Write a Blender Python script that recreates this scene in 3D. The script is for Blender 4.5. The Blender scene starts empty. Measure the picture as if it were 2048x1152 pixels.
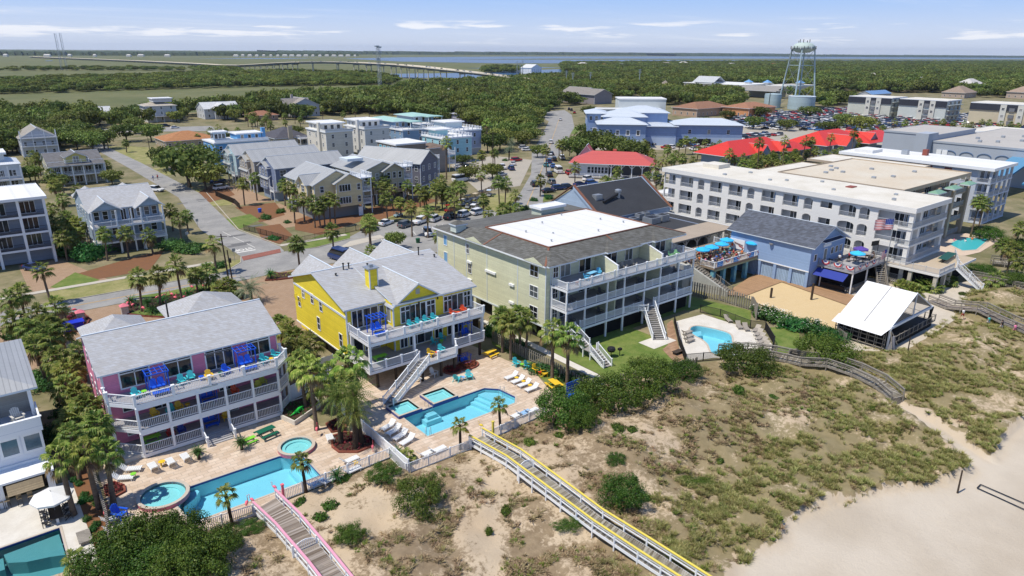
import bpy,math,random
from mathutils import Vector,Matrix,noise,geometry
R=random.Random(7)
SC=bpy.context.scene
COL=SC.collection
PI=math.pi
FOC=1380.0;PITCH=math.atan(473/FOC);ROLL=math.radians(.38);HEAD=math.radians(39);CAMZ=40.0
def _basis():
 sa,ca,cp,sp=math.sin(HEAD),math.cos(HEAD),math.cos(PITCH),math.sin(PITCH)
 f=Vector((sa*cp,ca*cp,-sp));r=Vector((ca,-sa,0));u=Vector((sa*sp,ca*sp,cp))
 return f,r*math.cos(ROLL)+u*math.sin(ROLL),u*math.cos(ROLL)-r*math.sin(ROLL)
CF,CR,CU=_basis()
cd=bpy.data.cameras.new('camera');cam=bpy.data.objects.new('camera',cd);COL.objects.link(cam)
cd.sensor_width=36;cd.lens=FOC/2048*36;cd.clip_start=.5;cd.clip_end=60000
m=Matrix((CR,CU,-CF)).transposed().to_4x4();m.translation=(0,0,CAMZ);cam.matrix_world=m
SC.camera=cam
SUN=Vector((-.5,.12,1)).normalized()
sd=bpy.data.lights.new('sun','SUN');so=bpy.data.objects.new('sun',sd);COL.objects.link(so)
sd.energy=4.7;sd.angle=math.radians(.5);sd.color=(1,.935,.82)
so.rotation_euler=SUN.to_track_quat('Z','Y').to_euler();so.location=(0,0,300)
W=bpy.data.worlds.new('World');SC.world=W;W.use_nodes=True
SC.view_settings.view_transform='Standard';SC.view_settings.look='None';SC.view_settings.exposure=0
SC.view_settings.gamma=1
SC.cycles.max_bounces=6;SC.cycles.diffuse_bounces=3;SC.cycles.glossy_bounces=2
SC.cycles.transparent_max_bounces=8;SC.cycles.transmission_bounces=4;SC.cycles.volume_bounces=0
SC.cycles.use_denoising=True;SC.cycles.caustics_reflective=False;SC.cycles.caustics_refractive=False
def mk_sky():
 nt=W.node_tree;N=nt.nodes;L=nt.links;N.clear()
 out=N.new('ShaderNodeOutputWorld');bg=N.new('ShaderNodeBackground');bg.inputs[1].default_value=.108
 sky=N.new('ShaderNodeTexSky');sky.sky_type='NISHITA';sky.sun_disc=False
 sky.sun_elevation=math.asin(SUN.z);sky.sun_rotation=math.atan2(SUN.x,SUN.y)
 sky.altitude=10;sky.air_density=1.0;sky.dust_density=.6;sky.ozone_density=2.2
 tc=N.new('ShaderNodeTexCoord');sep=N.new('ShaderNodeSeparateXYZ');L.new(tc.outputs['Generated'],sep.inputs[0])
 def mth(op,a,b=None,c=None):
  n=N.new('ShaderNodeMath');n.operation=op
  for i,v in enumerate((a,b,c)):
   if v is None:continue
   if isinstance(v,(int,float)):n.inputs[i].default_value=v
   else:L.new(v,n.inputs[i])
  return n.outputs[0]
 z=mth('MAXIMUM',sep.outputs[2],.004);zz=mth('ADD',z,.035)
 cx=mth('DIVIDE',sep.outputs[0],zz);cy=mth('DIVIDE',sep.outputs[1],zz)
 cmb=N.new('ShaderNodeCombineXYZ');L.new(cx,cmb.inputs[0]);L.new(cy,cmb.inputs[1])
 def nz(scale,detail,rough,off):
  mp=N.new('ShaderNodeMapping');mp.inputs['Location'].default_value=off;mp.inputs['Scale'].default_value=scale
  L.new(cmb.outputs[0],mp.inputs[0]);n=N.new('ShaderNodeTexNoise');n.inputs['Scale'].default_value=1
  n.inputs['Detail'].default_value=detail;n.inputs['Roughness'].default_value=rough;L.new(mp.outputs[0],n.inputs[0])
  return n.outputs[0]
 def ramp(v,a,b):
  n=N.new('ShaderNodeMapRange');n.inputs['From Min'].default_value=a;n.inputs['From Max'].default_value=b
  n.interpolation_type='SMOOTHSTEP';L.new(v,n.inputs[0]);return n.outputs[0]
 pc=N.new('ShaderNodeCombineXYZ');L.new(mth('MULTIPLY',mth('ARCTAN2',sep.outputs[1],sep.outputs[0]),7),pc.inputs[0]);L.new(mth('MULTIPLY',z,75),pc.inputs[1])
 pn=N.new('ShaderNodeTexNoise');pn.inputs['Scale'].default_value=1;pn.inputs['Detail'].default_value=9;pn.inputs['Roughness'].default_value=.56;L.new(pc.outputs[0],pn.inputs[0]);puffs=ramp(pn.outputs[0],.53,.64)
 low=ramp(z,.006,.018);hi=mth('SUBTRACT',1,ramp(z,.030,.046))
 puffs=mth('MULTIPLY',mth('MULTIPLY',puffs,hi),low)
 wisps=mth('MULTIPLY',ramp(nz((.16,.55,1),8,.62,(9,4,0)),.50,.80),.34)
 cl=mth('MINIMUM',mth('ADD',puffs,wisps),.95)
 hz=mth('SUBTRACT',1,ramp(z,.0,.085));up=ramp(z,.1,.6)
 m1=N.new('ShaderNodeMixRGB');g=N.new('ShaderNodeMixRGB');L.new(hz,g.inputs[0]);g.inputs[1].default_value=(3.2,5.3,9.6,1);g.inputs[2].default_value=(6.6,7.4,9.2,1)
 g2=N.new('ShaderNodeMixRGB');L.new(up,g2.inputs[0]);L.new(g.outputs[0],g2.inputs[1]);g2.inputs[2].default_value=(.9,1.9,4.8,1)
 m1.inputs[0].default_value=.85;L.new(sky.outputs[0],m1.inputs[1]);L.new(g2.outputs[0],m1.inputs[2])
 m2=N.new('ShaderNodeMixRGB');L.new(cl,m2.inputs[0]);L.new(m1.outputs[0],m2.inputs[1]);m2.inputs[2].default_value=(8.9,9.1,9.7,1)
 L.new(m2.outputs[0],bg.inputs[0]);L.new(bg.outputs[0],out.inputs[0])
mk_sky()
def P(px,py,z=0.0):
 """a point of the photograph (2048 wide) carried down to the level z in the place"""
 d=CF+CR*((px-1024)/FOC)+CU*((576-py)/FOC);t=(z-CAMZ)/d.z
 return(d.x*t,d.y*t)
def PP(pts,z=0.0):return[P(a,b,z)for a,b in pts]
def scr(x,y,z=0.0):
 v=Vector((x,y,z-CAMZ));c=v.dot(CF)
 return(1024+FOC*v.dot(CR)/c,576-FOC*v.dot(CU)/c)if c>1 else(-9999,0)
MATS={}
def mat(name,col,rough=.7,var=.12,scale=1.5,pat=None,per=.15,tint=False,bump=0,metal=0,col2=None,dark=.75,spec=.3,axis='Z',trans=0):
 """procedural surface: base colour, two scales of noise, an optional line / brick pattern"""
 if name in MATS:return MATS[name]
 M=bpy.data.materials.new(name);MATS[name]=M;M.use_nodes=True;nt=M.node_tree;N=nt.nodes;L=nt.links
 bs=N['Principled BSDF'];bs.inputs['Roughness'].default_value=rough;bs.inputs['Metallic'].default_value=metal
 bs.inputs['Specular IOR Level'].default_value=spec
 geo=N.new('ShaderNodeNewGeometry');sep=N.new('ShaderNodeSeparateXYZ');L.new(geo.outputs['Position'],sep.inputs[0])
 def noisev(s,d=5,r=.6):
  n=N.new('ShaderNodeTexNoise');n.inputs['Scale'].default_value=s;n.inputs['Detail'].default_value=d
  n.inputs['Roughness'].default_value=r;L.new(geo.outputs['Position'],n.inputs['Vector']);return n.outputs[0]
 def mth(op,a,b,c=None):
  n=N.new('ShaderNodeMath');n.operation=op
  for i,v in enumerate((a,b,c)):
   if v is None:continue
   if isinstance(v,(int,float)):n.inputs[i].default_value=v
   else:L.new(v,n.inputs[i])
  return n.outputs[0]
 def mix(f,a,b,t='MIX'):
  n=N.new('ShaderNodeMixRGB');n.blend_type=t
  for i,v in enumerate((f,a,b)):
   if isinstance(v,(int,float)):n.inputs[i].default_value=v
   elif isinstance(v,tuple):n.inputs[i].default_value=(*v[:3],1)
   else:L.new(v,n.inputs[i])
  return n.outputs[0]
 c=tuple(col)
 if tint:
  oi=N.new('ShaderNodeObjectInfo');c=oi.outputs['Color']
 n1=noisev(scale);f=N.new('ShaderNodeMapRange');f.inputs['From Min'].default_value=.3;f.inputs['From Max'].default_value=.7;L.new(n1,f.inputs[0])
 if col2:base=mix(f.outputs[0],c,tuple(col2))
 else:base=c if tint else mix(1.0,c,(1,1,1),'MULTIPLY')
 n2=noisev(scale*9,3)
 s=mth('ADD',mth('MULTIPLY',mth('ADD',n1,n2),var*2),1-var*2)
 cb=N.new('ShaderNodeCombineXYZ')
 for i in range(3):L.new(s,cb.inputs[i])
 base=mix(1.0,base,cb.outputs[0],'MULTIPLY');h=None
 if pat=='line':
  src={'X':sep.outputs[0],'Y':sep.outputs[1],'Z':sep.outputs[2]}.get(axis)
  if axis=='D':src=mth('ADD',sep.outputs[0],sep.outputs[1])
  fr=mth('FRACT',mth('DIVIDE',src,per),None);g=mth('LESS_THAN',fr,.16)
  pl=mth('FLOOR',mth('DIVIDE',src,per),None);wn=N.new('ShaderNodeTexWhiteNoise');wn.noise_dimensions='1D';L.new(pl,wn.inputs['W'])
  k=mth('ADD',mth('MULTIPLY',wn.outputs[0],var),1-var*.5);cb2=N.new('ShaderNodeCombineXYZ')
  for i in range(3):L.new(k,cb2.inputs[i])
  base=mix(1.0,base,cb2.outputs[0],'MULTIPLY')
  base=mix(g,base,mix(1.0,base,(dark,dark,dark),'MULTIPLY'));h=mth('SUBTRACT',1,g)  # darkened joints; on siding the line paints in the boards' shadow gap
 elif pat=='brick':
  cv=N.new('ShaderNodeCombineXYZ')
  if axis=='Z':L.new(sep.outputs[0],cv.inputs[0]);L.new(sep.outputs[1],cv.inputs[1])
  else:
   L.new(mth('ADD',sep.outputs[0],sep.outputs[1]),cv.inputs[0]);L.new(mth('MULTIPLY',sep.outputs[2],1.6),cv.inputs[1])
  b=N.new('ShaderNodeTexBrick');L.new(cv.outputs[0],b.inputs['Vector']);b.inputs['Scale'].default_value=1
  b.inputs['Brick Width'].default_value=per*2;b.inputs['Row Height'].default_value=per;b.inputs['Mortar Size'].default_value=per*.05
  b.inputs['Color1'].default_value=(1,1,1,1);b.inputs['Color2'].default_value=(dark,dark*.96,dark*.9,1);b.inputs['Mortar'].default_value=(dark*.8,)*3+(1,)
  base=mix(1.0,base,b.outputs[0],'MULTIPLY')
 L.new(base,bs.inputs['Base Color'])
 if bump or h is not None:
  bp=N.new('ShaderNodeBump');bp.inputs['Strength'].default_value=bump or .35;bp.inputs['Distance'].default_value=.04
  L.new(h if h is not None else n2,bp.inputs['Height']);L.new(bp.outputs[0],bs.inputs['Normal'])
 return M
def leafmat(name,c1,c2,c3,trans=.25,rnd=.5):
 """foliage: each leaf its own tone, each plant a slightly different green, light passes through a little"""
 M=bpy.data.materials.new(name);MATS[name]=M;M.use_nodes=True;nt=M.node_tree;N=nt.nodes;L=nt.links;N.clear()
 out=N.new('ShaderNodeOutputMaterial');geo=N.new('ShaderNodeNewGeometry');oi=N.new('ShaderNodeObjectInfo')
 r=N.new('ShaderNodeValToRGB');r.color_ramp.elements[0].color=(*c1,1);r.color_ramp.elements[1].color=(*c3,1)
 e=r.color_ramp.elements.new(.5);e.color=(*c2,1);L.new(geo.outputs['Random Per Island'],r.inputs[0])
 hs=N.new('ShaderNodeHueSaturation');L.new(r.outputs[0],hs.inputs['Color'])
 mr=N.new('ShaderNodeMapRange');L.new(oi.outputs['Random'],mr.inputs[0]);mr.inputs['To Min'].default_value=1-rnd*.5;mr.inputs['To Max'].default_value=1+rnd*.6
 L.new(mr.outputs[0],hs.inputs['Value'])
 m2=N.new('ShaderNodeMapRange');n=N.new('ShaderNodeMath');n.operation='MULTIPLY';n.inputs[1].default_value=7.31;L.new(oi.outputs['Random'],n.inputs[0])
 fr=N.new('ShaderNodeMath');fr.operation='FRACT';L.new(n.outputs[0],fr.inputs[0]);L.new(fr.outputs[0],m2.inputs[0])
 m2.inputs['To Min'].default_value=.482;m2.inputs['To Max'].default_value=.53;L.new(m2.outputs[0],hs.inputs['Hue'])
 d=N.new('ShaderNodeBsdfDiffuse');t=N.new('ShaderNodeBsdfTranslucent');g=N.new('ShaderNodeBsdfGlossy');g.inputs['Roughness'].default_value=.45;g.inputs[0].default_value=(.9,.95,1,1)
 L.new(hs.outputs[0],d.inputs[0]);L.new(hs.outputs[0],t.inputs[0])
 mx=N.new('ShaderNodeMixShader');mx.inputs[0].default_value=trans;L.new(d.outputs[0],mx.inputs[1]);L.new(t.outputs[0],mx.inputs[2])
 m3=N.new('ShaderNodeMixShader');m3.inputs[0].default_value=.012;L.new(mx.outputs[0],m3.inputs[1]);L.new(g.outputs[0],m3.inputs[2])
 L.new(m3.outputs[0],out.inputs[0]);return M
def watermat(name,tint,rough=.03,bscale=1.2,bstr=.15,opaque=None):
 M=bpy.data.materials.new(name);MATS[name]=M;M.use_nodes=True;nt=M.node_tree;N=nt.nodes;L=nt.links;N.clear()
 out=N.new('ShaderNodeOutputMaterial');geo=N.new('ShaderNodeNewGeometry')
 n=N.new('ShaderNodeTexNoise');n.inputs['Scale'].default_value=bscale;n.inputs['Detail'].default_value=4;L.new(geo.outputs['Position'],n.inputs[0])
 b=N.new('ShaderNodeBump');b.inputs['Strength'].default_value=bstr;b.inputs['Distance'].default_value=.1;L.new(n.outputs[0],b.inputs['Height'])
 g=N.new('ShaderNodeBsdfGlossy');g.inputs['Roughness'].default_value=rough;L.new(b.outputs[0],g.inputs['Normal'])
 fr=N.new('ShaderNodeFresnel');fr.inputs[0].default_value=1.33;L.new(b.outputs[0],fr.inputs['Normal'])
 if opaque:
  t=N.new('ShaderNodeBsdfDiffuse');t.inputs[0].default_value=(*opaque,1)
  f2=N.new('ShaderNodeMath');f2.operation='MULTIPLY';f2.inputs[1].default_value=.55;L.new(fr.outputs[0],f2.inputs[0]);fo=f2.outputs[0]
 else:
  t=N.new('ShaderNodeBsdfTransparent');t.inputs[0].default_value=(*tint,1);fo=fr.outputs[0]
 mx=N.new('ShaderNodeMixShader');L.new(fo,mx.inputs[0]);L.new(t.outputs[0],mx.inputs[1]);L.new(g.outputs[0],mx.inputs[2])
 L.new(mx.outputs[0],out.inputs[0]);return M
WHT=mat('white_paint',(.80,.82,.84),.5,.05,.8)
TRIM=mat('pale_trim',(.62,.68,.74),.5,.05)
DECKB=mat('deck_boards',(.38,.37,.38),.8,.22,.6,'line',.15,axis='Y',dark=.6)
GLASS=mat('window_glass',(.018,.025,.032),.08,.3,.7,spec=.6)
_n=GLASS.node_tree.nodes;_o=_n.new('ShaderNodeObjectInfo');_r=_n.new('ShaderNodeValToRGB');_r.color_ramp.interpolation='CONSTANT';_r.color_ramp.elements[0].color=(.014,.018,.024,1);_r.color_ramp.elements[1].position=.86;_r.color_ramp.elements[1].color=(.24,.24,.22,1)
_e=_r.color_ramp.elements.new(.45);_e.color=(.035,.045,.055,1);_e=_r.color_ramp.elements.new(.7);_e.color=(.09,.105,.115,1)
GLASS.node_tree.links.new(_o.outputs['Random'],_r.inputs[0]);GLASS.node_tree.links.new(_r.outputs[0],_n['Principled BSDF'].inputs['Base Color'])
GLASSB=mat('bright_glass',(.10,.16,.20),.1,.3,.6,spec=.7)
SHG=mat('grey_shingle',(.42,.43,.45),.9,.14,2.0,'brick',.2,axis='S',dark=.86,bump=.3)
SHD=mat('dark_shingle',(.15,.15,.14),.9,.28,1.0,'brick',.24,axis='S',dark=.62,bump=.4)
SHB=mat('slate_shingle',(.12,.135,.17),.9,.28,1.4,'brick',.26,axis='S',dark=.6,bump=.4)
TAR=mat('black_membrane',(.042,.045,.052),.85,.25,.3)
MEMB=mat('white_membrane',(.73,.735,.73),.7,.08,.10,'line',2.6,axis='X',dark=.93,col2=(.66,.655,.63))
TANR=mat('cream_membrane',(.60,.56,.47),.8,.10,.22,col2=(.66,.63,.56))
SEAMX=mat('metal_roof',(.40,.405,.40),.45,.10,.3,'line',.45,axis='X',dark=.72,metal=.15)
SEAMY=mat('metal_roof_across',(.40,.405,.40),.45,.10,.3,'line',.45,axis='Y',dark=.72,metal=.15)
GREYW=mat('weathered_wood',(.27,.245,.21),.9,.28,1.5,'line',.16,axis='D',dark=.5)
WOODP=mat('deck_planks',(.30,.285,.27),.9,.28,1.1,'line',.15,axis='Y',dark=.45)
DARKW=mat('dark_wood',(.055,.04,.03),.9,.3,1.5)
BLK=mat('black_metal',(.02,.02,.022),.5,.1)
STEEL=mat('galvanised_steel',(.42,.45,.48),.4,.15,1,metal=.6)
CONC=mat('pale_concrete',(.58,.54,.47),.9,.10,.5,col2=(.64,.61,.55))
TINT=mat('painted_plastic',(.5,.5,.5),.45,.06,2,tint=True)
TWALL=mat('painted_siding',(.5,.5,.5),.8,.13,.45,'line',.19,tint=True,axis='Z',dark=.86)
TSTUC=mat('painted_wall',(.5,.5,.5),.8,.08,.4,tint=True)
TROOF=mat('tinted_metal_roof',(.5,.5,.5),.5,.08,.3,'line',.5,tint=True,axis='X',dark=.8)
TRIMT=mat('tinted_shingle',(.5,.5,.5),.9,.2,1,'brick',.3,tint=True,axis='S',dark=.8)
SKIN=mat('skin',(.5,.30,.22),.6,.05)
class MB:
 def __init__(s):s.v=[];s.f=[];s.m=[];s.k=0
 def mi(s,k):s.k=k;return s
 def add(s,vs,fs):
  b=len(s.v);s.v+=[tuple(a)for a in vs]
  for f in fs:s.f.append(tuple(b+i for i in f));s.m.append(s.k)
  return s
 def quad(s,a,b,c,d):return s.add((a,b,c,d),((0,1,2,3),))
 def box(s,x0,y0,z0,x1,y1,z1):
  if x0>x1:x0,x1=x1,x0
  if y0>y1:y0,y1=y1,y0
  if z0>z1:z0,z1=z1,z0
  return s.add([(x,y,z)for z in(z0,z1)for y in(y0,y1)for x in(x0,x1)],((0,2,3,1),(4,5,7,6),(0,1,5,4),(2,6,7,3),(0,4,6,2),(1,3,7,5)))
 def prism(s,poly,z0,z1):
  if geometry and sum(a[0]*b[1]-b[0]*a[1]for a,b in zip(poly,poly[1:]+poly[:1]))<0:poly=poly[::-1]
  n=len(poly);z0f=z0 if callable(z0)else(lambda x,y:z0);z1f=z1 if callable(z1)else(lambda x,y:z1)
  vs=[(x,y,z0f(x,y))for x,y in poly]+[(x,y,z1f(x,y))for x,y in poly]
  tri=geometry.tessellate_polygon([[Vector((x,y,0))for x,y in poly]])
  fs=[(i,(i+1)%n,n+(i+1)%n,n+i)for i in range(n)]
  for t in tri:
   a,b,c=t
   cr=(poly[b][0]-poly[a][0])*(poly[c][1]-poly[a][1])-(poly[b][1]-poly[a][1])*(poly[c][0]-poly[a][0])
   if cr<0:a,c=c,a
   fs.append((n+a,n+b,n+c));fs.append((c,b,a))
  return s.add(vs,fs)
 def sheet(s,polys,z):
  """flat sheet: first loop the outline, the others holes"""
  tri=geometry.tessellate_polygon([[Vector((x,y,0))for x,y in p]for p in polys]);pts=[q for p in polys for q in p];fs=[]
  for a,b,c in tri:
   cr=(pts[b][0]-pts[a][0])*(pts[c][1]-pts[a][1])-(pts[b][1]-pts[a][1])*(pts[c][0]-pts[a][0])
   fs.append((a,b,c)if cr>0 else(c,b,a))
  return s.add([(x,y,z)for x,y in pts],fs)
 def bar(s,p,q,w,h=None,up=(0,0,1)):
  h=h or w;p=Vector(p);q=Vector(q);d=(q-p).normalized();u=Vector(up)
  if abs(d.dot(u))>.98:u=Vector((1,0,0))
  a=d.cross(u).normalized()*w/2;b=a.cross(d).normalized()*h/2
  vs=[p-a-b,p+a-b,p+a+b,p-a+b,q-a-b,q+a-b,q+a+b,q-a+b]
  return s.add(vs,((0,1,2,3),(7,6,5,4),(0,4,5,1),(1,5,6,2),(2,6,7,3),(3,7,4,0)))
 def tube(s,pts,rs,n=6,cap=True):
  pts=[Vector(p)for p in pts];rs=rs if isinstance(rs,(list,tuple))else[rs]*len(pts);b=len(s.v);vs=[]
  for i,p in enumerate(pts):
   d=(pts[min(i+1,len(pts)-1)]-pts[max(i-1,0)]).normalized();u=Vector((0,0,1))if abs(d.z)<.9 else Vector((1,0,0))
   a=d.cross(u).normalized();c=a.cross(d)
   vs+=[p+(a*math.cos(2*PI*k/n)+c*math.sin(2*PI*k/n))*rs[i]for k in range(n)]
  fs=[(i*n+k,i*n+(k+1)%n,(i+1)*n+(k+1)%n,(i+1)*n+k)for i in range(len(pts)-1)for k in range(n)]
  if cap:fs+=[tuple(range(n))[::-1],tuple((len(pts)-1)*n+k for k in range(n))]
  return s.add(vs,fs)
 def lathe(s,c,prof,n=16):
  pts=[(c[0]+r*math.cos(2*PI*k/n),c[1]+r*math.sin(2*PI*k/n),c[2]+z)for r,z in prof for k in range(n)]
  fs=[(i*n+k,i*n+(k+1)%n,(i+1)*n+(k+1)%n,(i+1)*n+k)for i in range(len(prof)-1)for k in range(n)]
  fs+=[tuple(range(n))[::-1],tuple((len(prof)-1)*n+k for k in range(n))]
  return s.add(pts,fs)
 def mesh(s,name,mats,off=(0,0,0),smooth=False):
  me=bpy.data.meshes.new(name);ox,oy,oz=off
  me.from_pydata([(x-ox,y-oy,z-oz)for x,y,z in s.v],[],s.f)
  for q in(mats if isinstance(mats,(list,tuple))else[mats]):me.materials.append(q)
  me.polygons.foreach_set('material_index',s.m)
  if smooth:me.polygons.foreach_set('use_smooth',[True]*len(s.f))
  me.update();return me
 def build(s,name,mats,parent=None,local=False,smooth=False,color=None):
  off=(0,0,0)
  if parent is not None and not local:off=tuple(OFF.get(parent.name,parent.location))
  o=bpy.data.objects.new(name,s.mesh(name,mats,off,smooth));COL.objects.link(o)
  if parent is not None:o.parent=parent;OFF[o.name]=off
  if color:o.color=(*color,1)
  return o
OFF={}
def thing(name,label,cat,loc=(0,0,0),rz=0,group=None):
 o=bpy.data.objects.new(name,None);COL.objects.link(o);o.location=(*loc,0)[:3];o.rotation_euler=(0,0,rz)
 o.empty_display_size=.3
 return tag(o,label,cat,group)
def tag(o,label,cat,group=None,kind=None):
 if label:o['label']=label
 if cat:o['category']=cat
 if group:o['group']=group
 if kind:o['kind']=kind
 return o
def struct(name,mb,m):
 o=mb.build(name,m);o['kind']='structure';return o
def solo(name,mb,m,label,cat,loc=(0,0,0),rz=0,group=None,color=None,smooth=False,local=True):
 """a thing that is one mesh"""
 o=bpy.data.objects.new(name,mb.mesh(name,m,(0,0,0)if local else loc,smooth));COL.objects.link(o)
 o.location=(*loc,0)[:3];o.rotation_euler=(0,0,rz);tag(o,label,cat,group)
 if color:o.color=(*color,1)
 return o
CH={}
def kids(o):
 if o.name not in CH:CH[o.name]=[c for c in o.children]
 return CH[o.name]
def dup(o,loc,rz=0,label=None,group=None,sc=1,color=None):
 """copy a thing with copies of its parts and sub-parts (mesh data shared)"""
 r=o.copy();COL.objects.link(r);r.location=(*loc,0)[:3];r.rotation_euler=(0,0,rz)
 r.scale=sc if isinstance(sc,(tuple,list))else(sc,)*3
 if label:r['label']=label
 if group:r['group']=group
 if color and o.type=='MESH':r.color=(*color,1)
 for ch in kids(o):
  c=ch.copy();COL.objects.link(c);c.parent=r
  if color and ch.get('tintable',1):c.color=(*color,1)
  for g in kids(ch):
   d=g.copy();COL.objects.link(d);d.parent=c
   if color and g.get('tintable',1):d.color=(*color,1)
 return r
def drop(o):
 for ch in list(kids(o)):
  for g in kids(ch):bpy.data.objects.remove(g)
  bpy.data.objects.remove(ch)
 bpy.data.objects.remove(o)
ORD='first second third fourth fifth sixth seventh eighth ninth tenth eleventh twelfth thirteenth fourteenth fifteenth sixteenth seventeenth eighteenth nineteenth twentieth'.split()
TENS={2:'twenty',3:'thirty',4:'forty',5:'fifty',6:'sixty',7:'seventy',8:'eighty',9:'ninety'}
def ordw(i):
 if i<20:return ORD[i]
 t,u=divmod(i+1,10)
 return(TENS[t][:-1]+'ieth')if u==0 else TENS[t]+' '+ORD[u-1]
def rank(objs,tmpl,group=None):
 """labels counted from the left of the photograph: '{o} palm from the left ...'"""
 objs=sorted(objs,key=lambda o:scr(o.location.x,o.location.y,o.location.z)[0])
 for i,o in enumerate(objs):
  o['label']=tmpl.replace('{o}','leftmost' if i==0 else('rightmost' if i==len(objs)-1 and len(objs)>2 else ordw(i)))
  if i==0 or(i==len(objs)-1 and len(objs)>2):o['label']=o['label'].replace(' from the left','',1)
  if group:o['group']=group
# ================================================================ the setting
MARSH=mat('marsh',(.10,.12,.04),.95,.22,.012,col2=(.155,.15,.065))
TOWNG=mat('town_ground',(.13,.135,.05),.95,.3,.12,col2=(.27,.22,.14))
SANDB=mat('beach_sand',(.50,.44,.35),.95,.12,.18,col2=(.54,.48,.395),bump=.25)
SANDY=mat('court_sand',(.62,.47,.26),.95,.12,.8,col2=(.55,.41,.22),bump=.3)
GRASS=mat('lawn',(.10,.17,.025),.9,.35,.5,col2=(.165,.19,.05),bump=.4)
DRYG=mat('dry_lawn',(.20,.215,.06),.9,.35,.35,col2=(.30,.26,.12),bump=.4)
MULCH=mat('pine_straw',(.23,.105,.045),.95,.3,1.2,col2=(.15,.075,.04),bump=.4)
MULCHD=mat('dark_mulch',(.055,.03,.02),.95,.3,2)
ASPH=mat('asphalt',(.25,.245,.235),.9,.2,.22,col2=(.31,.30,.28))
ASPHD=mat('dark_asphalt',(.13,.13,.13),.9,.15,.3,col2=(.17,.165,.16))
LOTM=mat('lot_gravel',(.42,.38,.31),.9,.15,.12,col2=(.33,.30,.25))
WALK=mat('sidewalk',(.47,.43,.36),.9,.12,.6)
BRICKP=mat('brick_paving',(.33,.19,.13),.9,.12,1,'brick',.3,dark=.8)
DRIVE=mat('drive_pavers',(.36,.25,.165),.9,.14,.4,'brick',.35,dark=.88)
REDP=mat('red_crosswalk',(.30,.12,.09),.9,.12,1,'brick',.3,dark=.8)
TRAV=mat('travertine',(.60,.46,.34),.75,.10,.9,'brick',.55,dark=.80,col2=(.66,.55,.44))
PLAST=mat('pool_plaster',(.50,.80,.86),.6,.08,1.6)
PLASTD=mat('pool_plaster_green',(.20,.38,.36),.6,.08,1.2)
POOLW=watermat('pool_water',(.60,.85,.93),.02,2.2,.25)
SPAW=watermat('spa_water',(.66,.90,.90),.02,5,.4)
BAYW=watermat('bay_water',(1,1,1),.12,.02,.3,opaque=(.055,.12,.24))
LINE=mat('road_paint',(.72,.70,.64),.8,.12,2)
YLINE=mat('yellow_road_paint',(.60,.36,.10),.8,.12,2)
def circ(cx,cy,r,n=28):return[(cx+r*math.cos(2*PI*k/n),cy+r*math.sin(2*PI*k/n))for k in range(n)]
PINKP=[(10.3,57.8),(22.3,57.6),(22.3,61.9),(20.4,63.4),(11.3,63.6),(9.9,61.2)]
YELP=[(34.6,57.25),(46.9,57.25),(47.9,58.4),(47.6,61.2),(46.3,62.55),(34.6,62.55)]
KID=PP([(1381,655.5),(1392,652),(1406,653.6),(1436,660),(1459.3,667),(1464,676),(1463.2,684.2),(1472,693),(1484.2,703),(1482,711),(1461.3,712.8),(1425,709),(1420,700),(1417.3,689.9),(1405,679),(1390.6,672.7),(1380,664)])
def chaikin(p,n=2):
 for _ in range(n):
  p=[q for a,b in zip(p,p[1:]+p[:1])for q in((a[0]*.75+b[0]*.25,a[1]*.75+b[1]*.25),(a[0]*.25+b[0]*.75,a[1]*.25+b[1]*.75))]
 return p
KID=chaikin(KID)
WHP=[(-7,52),(.85,52),(.95,64.3),(-7,64.3)]
HOTP=PP([(1898,489),(1925,476),(1978,478.5),(1952,500),(1925,502)])
HOLES=[PINKP,YELP,KID,WHP]
CORE=[(-14,28),(100,28),(100,80),(-14,80)]
g=MB();FAR=30000
xs=[-FAR,-14,100,FAR];ys=[-FAR,28,80,FAR]
for i in range(3):
 for j in range(3):
  if i==1 and j==1:continue
  g.quad((xs[i],ys[j],0),(xs[i+1],ys[j],0),(xs[i+1],ys[j+1],0),(xs[i],ys[j+1],0))
g.sheet([CORE]+HOLES,0)
struct('ground',g,MARSH)
SN=[0]
def sheet(name,pts,z,m,px=True,holes=()):
 SN[0]+=1;z+=SN[0]*.0006
 return struct(name,MB().sheet([PP(pts)if px else pts]+list(holes),z),m)
town=[P(a,b)for a,b in((-700,226),(0,232),(240,236),(560,212),(860,180),(1000,160),(1130,140),(1500,127),(2048,124),(2800,124))]+[(300,60),(300,30),(-60,30),(-60,200)]
struct('town_ground',MB().sheet([town]+HOLES,.01),TOWNG)
sheet('bay_water',[(690,117.3),(800,114.6),(1000,113.2),(1480,112.8),(1800,113.4),(2400,117),(2400,121),(1800,121.5),(1500,124.8),(1300,126.5),(1000,126.8),(800,123.2)],.3,BAYW)
sheet('creek_water',[(762,148),(860,147),(973,145.5),(1040,141),(1125,138.5),(1128,141),(1112,150),(1095,157),(1051,158.5),(960,156),(860,156),(780,155)],.25,BAYW)
for k,q in enumerate([[(380,117.5),(520,116.2),(640,116.6),(560,118)],[(930,136.5),(1080,134.5),(1128,135.5),(1000,137.5)],[(90,121.2),(106,121),(104,122),(92,122.2)]]):
 sheet('marsh_water',q,.28,BAYW)
sheet('marsh_bank',[(900,119),(1100,117.3),(1560,117.6),(2300,118.6),(2300,120),(1500,120.2),(1200,119.6)],.6,MARSH)
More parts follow.
